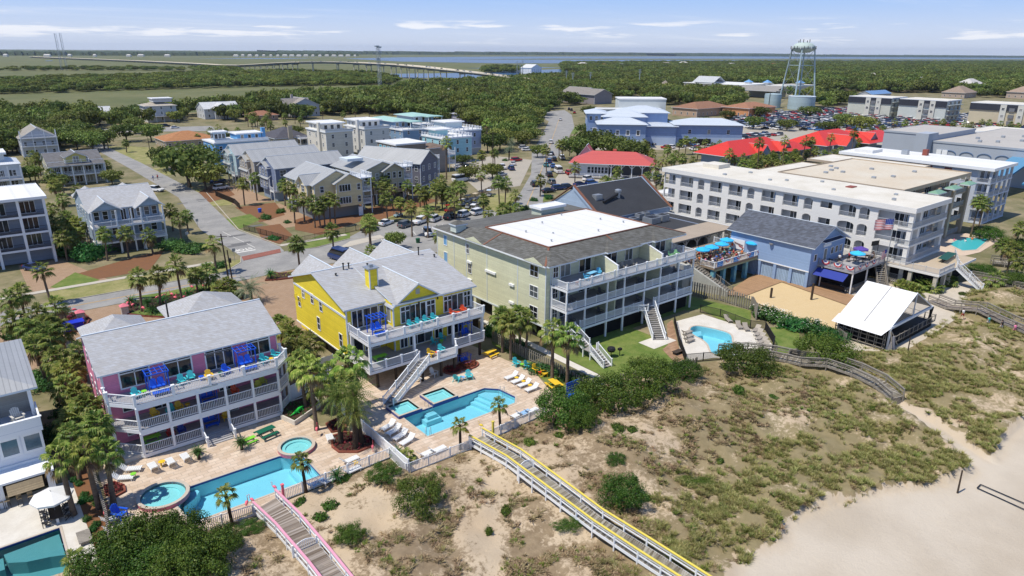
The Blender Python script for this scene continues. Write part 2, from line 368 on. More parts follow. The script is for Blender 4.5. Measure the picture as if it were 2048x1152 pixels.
for q in([(100,605),(240,584),(375,560),(448,545),(492,524),(488,518),(428,528),(240,559),(95,582)],[(205,293),(262,293),(312,296),(309,328),(255,332),(225,318),(205,303)],[(277,341),(335,333),(345,350),(300,355)],[(330,375),(420,378),(370,388)],[(345,388),(412,378),(460,392),(395,402)],[(393,405),(470,398),(462,410),(412,414)],[(905,405),(985,388),(1040,385),(1040,430),(1000,440),(905,425)],[(720,440),(900,400),(1010,425),(960,445),(800,470)],[(1075,325),(1100,260),(1120,255),(1110,300)]):
 sheet('dry_lawn',q,.03,DRYG)
for q in([(100,575),(150,545),(200,560),(140,580)],[(445,440),(500,428),(520,440),(480,458)],[(590,492),(640,470),(700,465),(700,478),(640,492),(605,500)],[(1133,267),(1140,256),(1158,252),(1168,254),(1152,268)],[(1055,385),(1070,380),(1100,392),(1095,402),(1060,403)],[(1375,592),(1503,622),(1500,650),(1440,640),(1400,618),(1372,622)],[(1545,712),(1600,700),(1598,660),(1570,655),(1540,655),(1552,690)],[(980,670),(1020,700),(1080,735),(1160,780),(1120,790),(1040,720),(985,690)]):
 sheet('lawn',q,.035,GRASS)
sheet('lawn',[(60.5,66.5),(60.5,54.3),(68.6,51.6),(74,54.2),(76,57.5),(76,64.5),(91,64.5),(91,68),(60.5,68)],.035,GRASS,px=False)
for q in([(130,555),(250,520),(330,500),(300,540),(160,565)],[(470,415),(550,405),(570,430),(520,445)],[(510,455),(560,448),(585,470),(560,488),(525,480)],[(590,440),(720,400),(730,440),(640,470),(590,460)],[(700,425),(830,395),(880,400),(760,440)],[(380,395),(440,360),(470,390),(420,405)]):
 sheet('straw_bed',q,.025,MULCH)
sheet('straw_bed',[(2.9,52),(4.6,52),(4.6,84),(2.9,84)],.025,MULCH,px=False)
AV0=124.6
struct('avenue',MB().sheet([[(-60,124.9),(36,124.2),(49,125.4),(77,119.5),(96,112),(96,128),(92,136.5),(84,139),(74,133.5),(66,139.4),(57,136.8),(50.4,138.2),(42,139.6),(40.5,135.5),(36,131),(-60,131.4)]],.045),ASPH)
struct('side_street',MB().sheet([[(42.1,139.7),(50.5,138.3),(51.3,142.8),(48.9,163),(54.8,214),(54.6,286),(52.4,380),(47.5,380),(48.4,272),(48.2,211),(42.1,168)]],.05),ASPH)
sheet('cross_street',[(200,268),(262,264),(420,262),(470,282),(560,292),(560,284),(480,270),(420,252),(200,258)],.047,ASPH)
struct('main_street',MB().sheet([[(96,112),(110,118),(122,138),(142.1,159.5),(174,191.7),(215,228),(250,262),(275,285),(330,345),(354,378),(320,372),(287,320),(240,272),(190,222),(154.7,181),(131,158),(116.9,145),(104,134),(92,136.5)]],.052),ASPH)
struct('parking_apron',MB().sheet([PP([(700,474),(735,455),(800,444),(900,430),(985,420),(1008,434),(985,458),(920,480),(885,505),(700,505)])],.057),ASPH)
sheet('gravel_lot',[(1140,340),(1200,330),(1320,335),(1420,350),(1300,372),(1180,380),(1100,372),(1120,345)],.04,LOTM)
sheet('gravel_lot',[(900,330),(985,312),(1065,320),(1040,372),(960,385),(920,350)],.04,LOTM)
sheet('gravel_lot',[(1180,268),(1300,262),(1440,255),(1500,224),(1700,222),(2200,240),(2200,290),(1900,300),(1500,282),(1350,300),(1180,300)],.04,LOTM)
sheet('crosswalk',[(483,514),(560,498.2),(562,505.5),(487,522)],.07,REDP)
struct('brick_forecourt',MB().sheet([[(-60,124.8),(-60,99),(33,99),(33,92),(59.5,92),(59.5,122.6),(49,125),(36,124)]],.03),DRIVE)
struct('drive',MB().sheet([[(6,160),(6,139.8),(18,139.8),(13,160)]],.03),DRIVE)
for a,b,c,d in((56.5,158,68,186),(57.5,190,68,220),(-10,100,2,124)):struct('drive',MB().sheet([[(a,b),(c,b),(c,d),(a,d)]],.032),DRIVE)
struct('sidewalk',MB().box(-40,138.3,.0,36.3,139.7,.1).box(51.5,142.5,0,67,144,.1),WALK)
sheet('sidewalk',[(672,500),(700,483),(760,470),(770,476),(705,492)],.06,WALK)
k=MB()
for a,b in(((-60,131.5),(36,131.2)),((36,131.2),(40.6,135.7)),((40.6,135.7),(42,139.7)),((51.6,142.8),(49.2,163)),((49.2,163),(56.7,214)),((50.6,138),(57,137)),((57,137),(66,139.6)),((66,139.6),(74,133.7))):k.bar((*a,.06),(*b,.06),.16,.14)
struct('kerb',k,WALK)
q=MB()
q.box(42.3,143.0,.06,46.2,143.5,.062);q.bar((46.7,145,.061),(45.6,163,.061),.12,.004)
for i in range(8):q.box(49.5+i*.001,0,0,49.5,0,0)
struct('road_markings',q,LINE)
pt9=MB();rr9=random.Random(2)
for _ in range(26):
 x,y=rr9.choice(((rr9.uniform(-20,90),rr9.uniform(125.5,130)),(rr9.uniform(44,54),rr9.uniform(146,260)),None))or(lambda t:(118+t*80,140+t*82))(rr9.random());w=rr9.uniform(.6,2.2);pt9.box(x-w,y-.4*w,.06,x+w,y+.3*w,.0605+.0004*_)
struct('asphalt_patches',pt9,ASPHD)
yl=MB();yl.bar((-60,128.1,.055),(37,127.7,.055),.1,.004);yl.bar((-60,127.8,.055),(37,127.4,.055),.1,.004)
yl.bar((118,140,.062),(160,182,.062),.15,.004);yl.bar((160,182,.062),(300,325,.062),.15,.004)
struct('centre_line',yl,YLINE)
q=MB()
for i in range(9):q.bar((68+i*2.9,133+i*.1,.06),(69.6+i*2.9,138.2,.06),.1,.004)
struct('parking_stripes',q,LINE)
TERR=[(3.6,56.1),(29.2,56.1),(29.2,52.5),(48.4,52.5),(52,56),(54.2,62),(53.5,69),(52.8,75),(29.5,75),(29.5,65.2),(26.3,66.4),(26,73),(5.2,73),(4.9,64)]
struct('pool_terrace',MB().sheet([TERR,PINKP,YELP],.05),TRAV)
struct('white_terrace',MB().sheet([[(-9,50),(2.9,50),(2.9,72),(-9,72)],WHP],.05),CONC)
CPD=PP([(1406,628.8),(1430,637),(1470,649),(1520,665),(1545,690),(1543,706),(1500,722),(1430,716),(1371,724),(1360,700),(1348,644)])
struct('condo_pool_deck',MB().sheet([CPD,KID],.05),CONC)
struct('condo_pad',MB().box(72.5,57.3,0,77.5,60.2,.07),CONC)
sheet('stone_path',[(1345,640),(1356,690),(1372,727),(1350,727),(1325,700),(1336,690),(1334,648)],.045,mat('brown_stone',(.38,.24,.15),.9,.3,2,'brick',.6,dark=.75))
struct('condo_walk',MB().sheet([[(59.2,92),(59.2,56),(60.4,56),(60.4,68),(60.2,92)]],.045),CONC)
def basin(name,poly,depth,m,steps=()):
 b=MB();n=len(poly)
 if sum(a[0]*c[1]-c[0]*a[1]for a,c in zip(poly,poly[1:]+poly[:1]))<0:poly=poly[::-1]
 for a,c in zip(poly,poly[1:]+poly[:1]):b.quad((*c,.04),(*a,.04),(*a,-depth),(*c,-depth))
 b.sheet([poly],-depth)
 for st,top in steps:b.prism(st,-depth,top)
 return b
def coping(mb,poly,w,z0,z1):
 n=len(poly);cx=sum(p[0]for p in poly)/n;cy=sum(p[1]for p in poly)/n
 o=[]
 for i,p in enumerate(poly):
  a=Vector(poly[i-1]);b=Vector(poly[(i+1)%n]);q=Vector(p)
  d=((q-a).normalized()+(b-q).normalized()).normalized();nn=Vector((d.y,-d.x))
  if nn.dot(q-Vector((cx,cy)))<0:nn=-nn
  o.append(q+nn*w)
 for i in range(n):
  j=(i+1)%n;a,b,c,d=poly[i],poly[j],o[j],o[i]
  mb.add([(*a,z0),(*b,z0),(*c,z0),(*d,z0),(*a,z1),(*b,z1),(*c,z1),(*d,z1)],((4,5,6,7),(0,1,5,4),(2,3,7,6)))
 return mb
COPE=mat('pool_coping',(.50,.43,.35),.8,.12,1.5)
TILEB=mat('blue_waterline_tile',(.035,.06,.26),.3,.25,6)
TILEP=mat('pink_spa_tile',(.50,.16,.22),.4,.2,5)
def pool(name,label,poly,depth,plaster,water,steps=(),wz=-.07,tile=None,rail=()):
 t=thing(name,label,'swimming pool',(*poly[0],0))
 basin('b',poly,depth,plaster,steps).build('basin',plaster,t)
 MB().sheet([poly],wz).build('water',water,t)
 coping(MB(),poly,.28,.051,.085).build('coping',COPE,t)
 if tile:coping(MB(),poly,-.02,-.14,.05).build('tile_band',tile,t)
 for(x,y,a)in rail:
  r=MB();c,s=math.cos(a),math.sin(a)
  for k in(-.25,.25):
   ox,oy=-s*k,c*k
   r.tube([(x+ox-c*.5,y+oy-s*.5,-.3),(x+ox-c*.3,y+oy-s*.3,.75),(x+ox+c*.1,y+oy+s*.1,.9),(x+ox+c*.4,y+oy+s*.4,.75),(x+ox+c*.5,y+oy+s*.5,.03)],.025,6)
  r.build('handrail',STEEL,t)
 return t
def sub(poly,x0,x1,y0,y1):return[(x0,y0),(x1,y0),(x1,y1),(x0,y1)]
pool('swimming_pool','long blue pool of the pink house between its two round spas',PINKP,1.5,PLAST,POOLW,[(sub(0,20.7,21.3,57.75,61.9),-1.0),(sub(0,21.3,21.8,57.75,61.9),-.7),(sub(0,21.8,22.25,57.75,61.9),-.35),([(10.4,61.4),(11.6,62.2),(12.3,63.1),(12.2,63.5),(11.3,63.5)],-.5)],tile=TILEB)
pool('swimming_pool','blue pool with cut corners in front of the yellow house',YELP,1.5,PLAST,POOLW,[([(45.0,57.3),(45.6,57.3),(44.6,62.5),(44.0,62.5)],-1.1),([(45.6,57.3),(46.2,57.3),(45.2,62.5),(44.6,62.5)],-.8),([(46.2,57.3),(46.85,57.3),(47.8,58.4),(47.5,61.2),(46.2,62.5),(45.2,62.5)],-.45),(sub(0,36.9,39.0,61.2,62.5),-.9),(sub(0,37.3,38.7,61.6,62.5),-.5)],tile=TILEB,rail=[(47.2,60.2,.6),(38.2,62.7,PI/2),(34.9,57.6,4)])
pool('swimming_pool','kidney shaped blue pool on the cream deck of the condo block',KID,1.4,PLAST,POOLW,[([P(1384,657),P(1403,655),P(1404,663),P(1392,667)],-.6)],rail=[(*P(1487,706),2.4)])
pool('swimming_pool','teal pool with a shallow shelf below the white umbrella',WHP,1.5,PLASTD,POOLW,[([(-3.2,63.8),(-1,63.9),(.8,64),(.85,60.6),(-.2,61.1),(-1.8,61.6),(-3,62.4)],-.35),([(-7,63.9),(-3.3,63.9),(-3.3,62.2),(-7,62.2)],-.7)],tile=TILEB)
def spa(label,poly,tile,inner,z=.45):
 t=thing('hot_tub',label,'hot tub',(*poly[0],0),group='raised spas of the two pools')
 w=coping(MB(),poly,.32,.0,z-.05);w.build('wall',tile,t)
 coping(MB(),poly,.34,z-.048,z).build('coping',COPE,t)
 b=MB().sheet([poly],.075).prism(inner,.076,.1)
 for a,c in zip(poly,poly[1:]+poly[:1]):b.quad((*a,.07),(*c,.07),(*c,z-.02),(*a,z-.02))
 b.build('basin',PLAST,t)
 n=len(poly);cx=sum(p[0]for p in poly)/n;cy=sum(p[1]for p in poly)/n
 bench=coping(MB(),[(cx+(x-cx)*.72,cy+(y-cy)*.72)for x,y in poly],.5*math.hypot(poly[0][0]-cx,poly[0][1]-cy)*.5,.076,.2);bench.build('bench',PLAST,t)
 MB().sheet([poly],z-.12).build('water',SPAW,t)
spa('round spa with a pink rim at the left end of the pink house pool',circ(9.25,63.35,1.95),TILEP,circ(9.25,63.35,.5))
spa('round spa with a pink rim at the right end of the pink house pool',circ(22.4,63.75,1.6),TILEP,circ(22.4,64.2,.35))
spa('square raised spa left of its twin beside the yellow house pool',sub(0,34.2,36.9,62.6,65.3),TILEB,sub(0,34.9,36.2,63.3,64.6))
spa('square raised spa with a heart rail beside the steps of the yellow house pool',sub(0,38.9,42.0,62.6,65.3),TILEB,sub(0,39.4,40.2,64.2,65))
t=thing('swimming_pool','small hotel pool with bathers beyond the white hotel deck','swimming pool',(*HOTP[0],0))
coping(MB(),HOTP,.5,0,.12).build('coping',COPE,t);MB().sheet([HOTP],.1).build('water',watermat('hotel_pool_water',(1,1,1),.03,2,.3,opaque=(.06,.42,.46)),t)
BND=sorted([P(a,b)for a,b in((80,1160),(393,1062),(530,1020),(774,921),(809,951),(947,898),(1078,836),(1150,800),(1230,764),(1330,744),(1380,730),(1470,718),(1545,712),(1600,724),(1690,694),(1790,700),(1880,650),(1925,585),(1965,575),(2048,590),(2300,600))])
def bnd(x):
 if x<=BND[0][0]:return BND[0][1]
 for a,b in zip(BND,BND[1:]):
  if a[0]<=x<=b[0]:return a[1]+(b[1]-a[1])*(x-a[0])/max(1e-6,b[0]-a[0])
 return BND[-1][1]
def inpoly(x,y,p):
 c=False;j=len(p)-1
 for i in range(len(p)):
  if(p[i][1]>y)!=(p[j][1]>y)and x<(p[j][0]-p[i][0])*(y-p[i][1])/(p[j][1]-p[i][1])+p[i][0]:c=not c
  j=i
 return c
BEACH=[(1440,1300),(1470,1130),(1500,1105),(1560,1090),(1570,1040),(1640,1012),(1700,1000),(1750,985),(1850,975),(1915,958),(1945,945),(1900,905),(1830,850),(1770,812),(1788,800),(1850,838),(1905,868),(1950,905),(1985,925),(1995,890),(2020,862),(2048,838),(2500,740),(2500,1300)]
BEACHW=PP(BEACH)
SANDP=[(380,1250),(500,1090),(560,1050),(600,1010),(660,990),(720,975),(760,930),(800,990),(820,1050),(880,1045),(1000,960),(1040,990),(1200,1080),(1190,1250)]
def nz2(x,y,s,seed=0):return noise.fractal(Vector((x*s+seed,y*s-seed,seed*1.7)),1.0,2.0,4)
def sst(a,b,v):v=max(0,min(1,(v-a)/(b-a)));return v*v*(3-2*v)
def dune_h(x,y):
 d=bnd(x)-y;w=sst(0,5,d)
 px,py=scr(x,y)
 h=.75+1.0*nz2(x,y,.075,3)+.5*nz2(x,y,.22,9)+.16*nz2(x,y,.8,5)
 h+=1.2*math.exp(-((x-9)**2/40+(y-48)**2/30))+.9*math.exp(-((x-58)**2/180+(y-42)**2/30))
 bw=max([sst(0,9,b)for b in(0,)]+[0])
 if inpoly(px,py,BEACH):w*=.12
 return .05+max(0,h)*w
def cover(x,y):
 """how much dry litter and grass covers the sand (1) and how green it is"""
 px,py=scr(x,y)
 if inpoly(px+28*nz2(x,y,.5,2),py+22*nz2(x,y,.6,6),BEACH):return 0,0
 if inpoly(px,py,BEACH):return 0,0
 n=nz2(x,y,.16,21)+.5*nz2(x,y,.6,4);c=.62+.38*n;gr=sst(1150,1560,px+(py-900)*.25)*.95+.05
 if px<1180 and py>960:c-=.13
 if px>1480:c+=.1
 if 430<px<1000 and py>900:c-=.08
 return max(0,min(1,c)),gr
class Terr:pass
def mk_dunes():
 st=.55;X0,X1,Y0,Y1=-12,210,8,66
 nx=int((X1-X0)/st)+1;ny=int((Y1-Y0)/st)+1;vid={};vs=[];cv=[]
 hs={}
 for i in range(nx):
  x=X0+i*st;b=bnd(x)
  for j in range(ny):
   y=Y0+j*st
   if y>b+st*1.01:break
   yy=min(y,b)
   px,py=scr(x,yy)
   if not(-150<px<2250 and py<1330):continue
   vid[i,j]=len(vs);vs.append((x,yy,dune_h(x,yy)));cv.append(cover(x,yy))
 fs=[(vid[i,j],vid[i+1,j],vid[i+1,j+1],vid[i,j+1])for(i,j)in vid if(i+1,j)in vid and(i,j+1)in vid and(i+1,j+1)in vid]
 me=bpy.data.meshes.new('dunes');me.from_pydata(vs,[],fs);me.polygons.foreach_set('use_smooth',[True]*len(fs))
 a=me.color_attributes.new('cover','FLOAT_COLOR','POINT')
 a.data.foreach_set('color',[v for(c,gq),p in zip(cv,vs)for v in(c,gq,sum(inpoly(*scr(p[0]+a_,p[1]+b_),BEACH)for a_,b_ in((0,0),(1,0),(-1,0),(0,1),(0,-1)))/5 if scr(p[0],p[1])[0]>1380 else 0,1)])
 M=bpy.data.materials.new('dune_sand');M.use_nodes=True;nt=M.node_tree;N=nt.nodes;L=nt.links;bs=N['Principled BSDF']
 bs.inputs['Roughness'].default_value=.95;bs.inputs['Specular IOR Level'].default_value=.1
 at=N.new('ShaderNodeAttribute');at.attribute_name='cover';sp=N.new('ShaderNodeSeparateColor');L.new(at.outputs['Color'],sp.inputs[0])
 geo=N.new('ShaderNodeNewGeometry')
 def nzn(s,d=6,r=.65):
  n=N.new('ShaderNodeTexNoise');n.inputs['Scale'].default_value=s;n.inputs['Detail'].default_value=d;n.inputs['Roughness'].default_value=r;L.new(geo.outputs['Position'],n.inputs[0]);return n.outputs[0]
 def mth(op,a,b):
  n=N.new('ShaderNodeMath');n.operation=op
  for i,v in enumerate((a,b)):
   if isinstance(v,(int,float)):n.inputs[i].default_value=v
   else:L.new(v,n.inputs[i])
  return n.outputs[0]
 def mr(v,a,b):
  n=N.new('ShaderNodeMapRange');n.inputs['From Min'].default_value=a;n.inputs['From Max'].default_value=b;L.new(v,n.inputs[0]);return n.outputs[0]
 def mx(f,a,b):
  n=N.new('ShaderNodeMixRGB')
  for i,v in enumerate((f,a,b)):
   if isinstance(v,tuple):n.inputs[i].default_value=(*v,1)
   elif isinstance(v,(int,float)):n.inputs[i].default_value=v
   else:L.new(v,n.inputs[i])
  return n.outputs[0]
 fine=nzn(2.2,9,.75);big=nzn(.15,4,.5)
 sand=mx(mr(big,.3,.7),(.46,.355,.24),(.55,.445,.315))
 bch=mx(mr(big,.35,.65),(.54,.475,.385),(.46,.395,.31));sand=mx(sp.outputs[2],sand,bch)
 lit=mx(mr(nzn(.9),.35,.65),(.17,.12,.07),(.28,.21,.13))
 grn=mx(mr(nzn(1.1),.35,.65),(.15,.16,.05),(.25,.23,.10))
 litg=mx(mth('MULTIPLY',sp.outputs[1],.45),lit,grn)
 f=mr(mth('ADD',mth('MULTIPLY',fine,1.5),mth('SUBTRACT',sp.outputs[0],1.17)),-.05,.13)
 f=mth('MULTIPLY',f,.88)
 L.new(mx(f,sand,litg),bs.inputs['Base Color'])
 bp=N.new('ShaderNodeBump');bp.inputs['Strength'].default_value=.6;bp.inputs['Distance'].default_value=.18;L.new(fine,bp.inputs['Height']);L.new(bp.outputs[0],bs.inputs['Normal'])
 me.materials.append(M);o=bpy.data.objects.new('dunes',me);COL.objects.link(o);o['kind']='structure'
mk_dunes()
struct('beach',MB().quad((-400,-900,-.3),(1500,-900,-.3),(1500,29.9,.03),(-400,29.9,.03)),SANDB)
def gz(x,y):
 """ground level under a point"""
 return dune_h(x,y)if y<bnd(x)and y>8 else 0
# ================================================================ building helpers
RZ={'S':0,'W':-PI/2,'E':PI/2,'N':PI}
WC={}
def winmesh(w,h,st,fm,gl,fw=.09):
 k=(round(w,2),round(h,2),st,fm.name,gl.name)
 if k in WC:return WC[k]
 f=MB();a,d=w/2,.07
 f.box(-a-fw,-d,-fw,-a,0,h+fw).box(a,-d,-fw,a+fw,0,h+fw).box(-a,-d,-fw,a,0,0).box(-a,-d,h,a,0,h+fw)
 if st in('dh','g'):f.box(-a,-d*.8,h*.5-.03,a,0,h*.5+.03)
 if st=='g':f.box(-.025,-d*.75,0,.025,0,h)
 if st[0]=='s':
  n=int(st[1:])
  for i in range(1,n):x=-a+w*i/n;f.box(x-.05,-d*.8,0,x+.05,0,h)
 if st=='t':
  for i in range(1,2):f.box(-.05,-d*.8,0,.05,0,h)
  f.box(-a,-d*.8,h*.72-.06,a,0,h*.72+.06)
 g=MB().quad((-a,-.02,0),(a,-.02,0),(a,-.02,h),(-a,-.02,h))
 WC[k]=(f.mesh('window',fm),g.mesh('pane',gl));return WC[k]
def win(par,face,u,pl,z,w=.9,h=1.4,st='dh',fm=None,gl=None,name='window',color=None,fw=.09):
 fm=fm or WHT;gl=gl or GLASS;a,b=winmesh(w,h,st,fm,gl,fw)
 o=bpy.data.objects.new(name,a);COL.objects.link(o);o.parent=par
 off=OFF.get(par.name,tuple(par.location));x,y=(u,pl)if face in 'SN' else(pl,u)
 o.location=(x-off[0],y-off[1],z-off[2]);o.rotation_euler=(0,0,RZ[face])
 p=bpy.data.objects.new('pane',b);COL.objects.link(p);p.parent=o
 if color:o.color=(*color,1)
 return o
def wins(par,face,u0,u1,n,pl,z,w=.9,h=1.4,st='dh',**k):
 for i in range(n):win(par,face,u0+(u1-u0)*(i+.5)/n,pl,z,w,h,st,**k)
def rail(par,pts,z,h=1.0,bal=.14,every=2.4,m=None,pm=None,w=.12,posts=True,cap=.1,name='railing',z2=None):
 m=m or WHT;pm=pm or m
 for a,b in zip(pts,pts[1:]):
  L_=math.hypot(b[0]-a[0],b[1]-a[1]);n=max(1,round(L_/every));r=MB()
  za,zb=(z,z)if z2 is None else(z,z2)
  g=lambda t,dz:(a[0]+(b[0]-a[0])*t,a[1]+(b[1]-a[1])*t,za+(zb-za)*t+dz)
  r.bar(g(0,h),g(1,h),cap,.06);r.bar(g(0,.12),g(1,.12),.06,.06)
  nb=int(L_/bal)
  for i in range(nb):
   t=(i+.5)/nb;p=g(t,.12);q=g(t,h);r.box(p[0]-.017,p[1]-.017,p[2],p[0]+.017,p[1]+.017,q[2])
  r.build(name,m,par)
  if posts:
   for i in range(n+1):
    if i==0 and a is not pts[0]:continue
    p=g(i/n,0);q=MB().box(p[0]-w/2,p[1]-w/2,p[2]-.05,p[0]+w/2,p[1]+w/2,p[2]+h+.1)
    q.box(p[0]-w*.7,p[1]-w*.7,p[2]+h+.1,p[0]+w*.7,p[1]+w*.7,p[2]+h+.16);q.build('railing_post',pm,par)
def post(par,x,y,z0,z1,w=.22,m=None):return MB().box(x-w/2,y-w/2,z0,x+w/2,y+w/2,z1).build('post',m or WHT,par)
def slab4(mb,a,b,c,d,t):
 """roof plane a b c d (counter-clockwise from above) with thickness t; edges take material 1"""
 lo=[(p[0],p[1],p[2]-t)for p in(a,b,c,d)]
 mb.mi(0).add([a,b,c,d],((0,1,2,3),)if a!=b else((0,1,2),));k=len(lo)
 mb.mi(1).add([a,b,c,d]+lo,((7,6,5,4),(0,4,5,1),(1,5,6,2),(2,6,7,3),(3,7,4,0)));return mb
def gable(par,x0,y0,x1,y1,ze,zr,axis='X',ov=.5,rk=.4,m=None,t=.16,tm=None,color=None,name='roof',rp=.5):
 """ridge along axis; ze at the wall line, rp where the ridge lies across the span"""
 m=m or SHG;b=MB()
 if axis=='X':
  yr=y0+(y1-y0)*rp;s0=(zr-ze)/(yr-y0);s1=(zr-ze)/(y1-yr);X0,X1=x0-rk,x1+rk
  slab4(b,(X0,y0-ov,ze-ov*s0),(X1,y0-ov,ze-ov*s0),(X1,yr,zr),(X0,yr,zr),t)
  slab4(b,(X0,yr,zr),(X1,yr,zr),(X1,y1+ov,ze-ov*s1),(X0,y1+ov,ze-ov*s1),t)
  b.mi(1).bar((X0,yr,zr+.02),(X1,yr,zr+.02),.2,.08)
 else:
  xr=x0+(x1-x0)*rp;s0=(zr-ze)/(xr-x0);s1=(zr-ze)/(x1-xr);Y0,Y1=y0-rk,y1+rk
  slab4(b,(x0-ov,Y1,ze-ov*s0),(x0-ov,Y0,ze-ov*s0),(xr,Y0,zr),(xr,Y1,zr),t)
  slab4(b,(xr,Y1,zr),(xr,Y0,zr),(x1+ov,Y0,ze-ov*s1),(x1+ov,Y1,ze-ov*s1),t)
  b.mi(1).bar((xr,Y0,zr+.02),(xr,Y1,zr+.02),.2,.08)
 return b.build(name,[m,tm or TRIM],par,color=color)
def hip(par,x0,y0,x1,y1,ze,zr,ov=.5,m=None,t=.2,tm=None,color=None,name='roof',rin=None):
 m=m or SHG;b=MB();X0,Y0,X1,Y1=x0-ov,y0-ov,x1+ov,y1+ov;w=min(X1-X0,Y1-Y0)/2 if rin is None else rin
 a=[(X0,Y0,ze),(X1,Y0,ze),(X1,Y1,ze),(X0,Y1,ze)]
 if rin is None:
  e=.01
  if X1-X0>Y1-Y0:r=[(X0+w,Y0+w-e,zr),(X1-w,Y0+w-e,zr),(X1-w,Y1-w+e,zr),(X0+w,Y1-w+e,zr)]
  else:r=[(X0+w-e,Y0+w,zr),(X1-w+e,Y0+w,zr),(X1-w+e,Y1-w,zr),(X0+w-e,Y1-w,zr)]
 else:r=[(X0+w,Y0+w,zr),(X1-w,Y0+w,zr),(X1-w,Y1-w,zr),(X0+w,Y1-w,zr)]
 b.mi(0).add(a+r,[(i,(i+1)%4,4+(i+1)%4,4+i)for i in range(4)]+[(4,5,6,7)])
 lo=[(x,y,ze-t)for x,y,z in a];b.mi(1).add(a+lo,[(4+i,4+(i+1)%4,(i+1)%4,i)for i in range(4)]+[(7,6,5,4)])
 return b.build(name,[m,tm or TRIM],par,color=color)
def flat(par,x0,y0,x1,y1,z,t=.35,ov=.3,m=None,tm=None,lip=.12,color=None,name='roof'):
 b=MB();X0,Y0,X1,Y1=x0-ov,y0-ov,x1+ov,y1+ov
 b.mi(1).box(X0,Y0,z-t,X1,Y1,z-.02);b.mi(0).box(X0+.15,Y0+.15,z-.015,X1-.15,Y1-.15,z+.01)
 b.mi(1);b.box(X0,Y0,z-.019,X1,Y0+.14,z+lip).box(X0,Y1-.14,z-.019,X1,Y1,z+lip).box(X0,Y0+.141,z-.019,X0+.14,Y1-.141,z+lip).box(X1-.14,Y0+.141,z-.019,X1,Y1-.141,z+lip)
 return b.build(name,[m or MEMB,tm or WHT],par,color=color)
def walls(par,x0,y0,x1,y1,z0,z1,color,m=None,gab=(),name='wall',trim=True):
 b=MB();b.box(x0,y0,z0,x1,y1,z1)
 for ax,a0,b0,a1,b1,ze,zr,rp in gab:
  if ax=='X':
   yr=b0+(b1-b0)*rp;b.add([(a0,b0,ze),(a0,b1,ze),(a0,yr,zr),(a1,b0,ze),(a1,b1,ze),(a1,yr,zr)],((0,2,1),(3,4,5),(0,3,5,2),(1,2,5,4)))
  else:
   xr=a0+(a1-a0)*rp;b.add([(a0,b0,ze),(a1,b0,ze),(xr,b0,zr),(a0,b1,ze),(a1,b1,ze),(xr,b1,zr)],((0,1,2),(3,5,4),(0,2,5,3),(1,4,5,2)))
 o=b.build(name,m or TWALL,par,color=color)
 if trim:
  q=MB()
  for x,y in((x0,y0),(x1,y0),(x0,y1)):q.box(x-.03,y-.03,z0,x+.1 if x==x0 else x+.03,y+.1 if y==y0 else y+.03,z1-.003)
  q.build('corner_trim',TRIM,par)
 return o
def vents(par,spots,m=None):
 for x,y,z,h in spots:MB().tube([(x,y,z-.1),(x,y,z+h)],.09,6).lathe((x,y,z+h-.05),((.16,0),(.16,.12),(.02,.16)),8).build('roof_vent',m or BLK,par)
def stair(par,x0,y0,z0,x1,y1,z1,w,n,m=None,name='stair',rails=True,rm=None,tm=None,bal=.2,every=2.5):
 """flight from (x0,y0,z0) foot to (x1,y1,z1) head; w across"""
 dx,dy=x1-x0,y1-y0;L_=math.hypot(dx,dy);ux,uy=dx/L_,dy/L_;vx,vy=-uy*w/2,ux*w/2;b=MB()
 for i in range(n):
  a=(i+.0)/n;c=(i+1)/n;z=z0+(z1-z0)*(i+1)/n
  p=[(x0+dx*a+vx,y0+dy*a+vy),(x0+dx*c+vx,y0+dy*c+vy),(x0+dx*c-vx,y0+dy*c-vy),(x0+dx*a-vx,y0+dy*a-vy)]
  b.prism(p,z-.07,z)
 b.build(name,tm or WOODP,par);s=MB()
 for k in(1,-1):s.bar((x0+vx*k,y0+vy*k,z0+.02),(x1+vx*k,y1+vy*k,z1-.12),.07,.32)
 s.build('stringer',m or WHT,par)
 if rails:
  for k in(1,-1):rail(par,[(x0+vx*k*1.05,y0+vy*k*1.05),(x1+vx*k*1.05,y1+vy*k*1.05)],z0+.1,.95,bal,every,m=rm or m,z2=z1+.1)
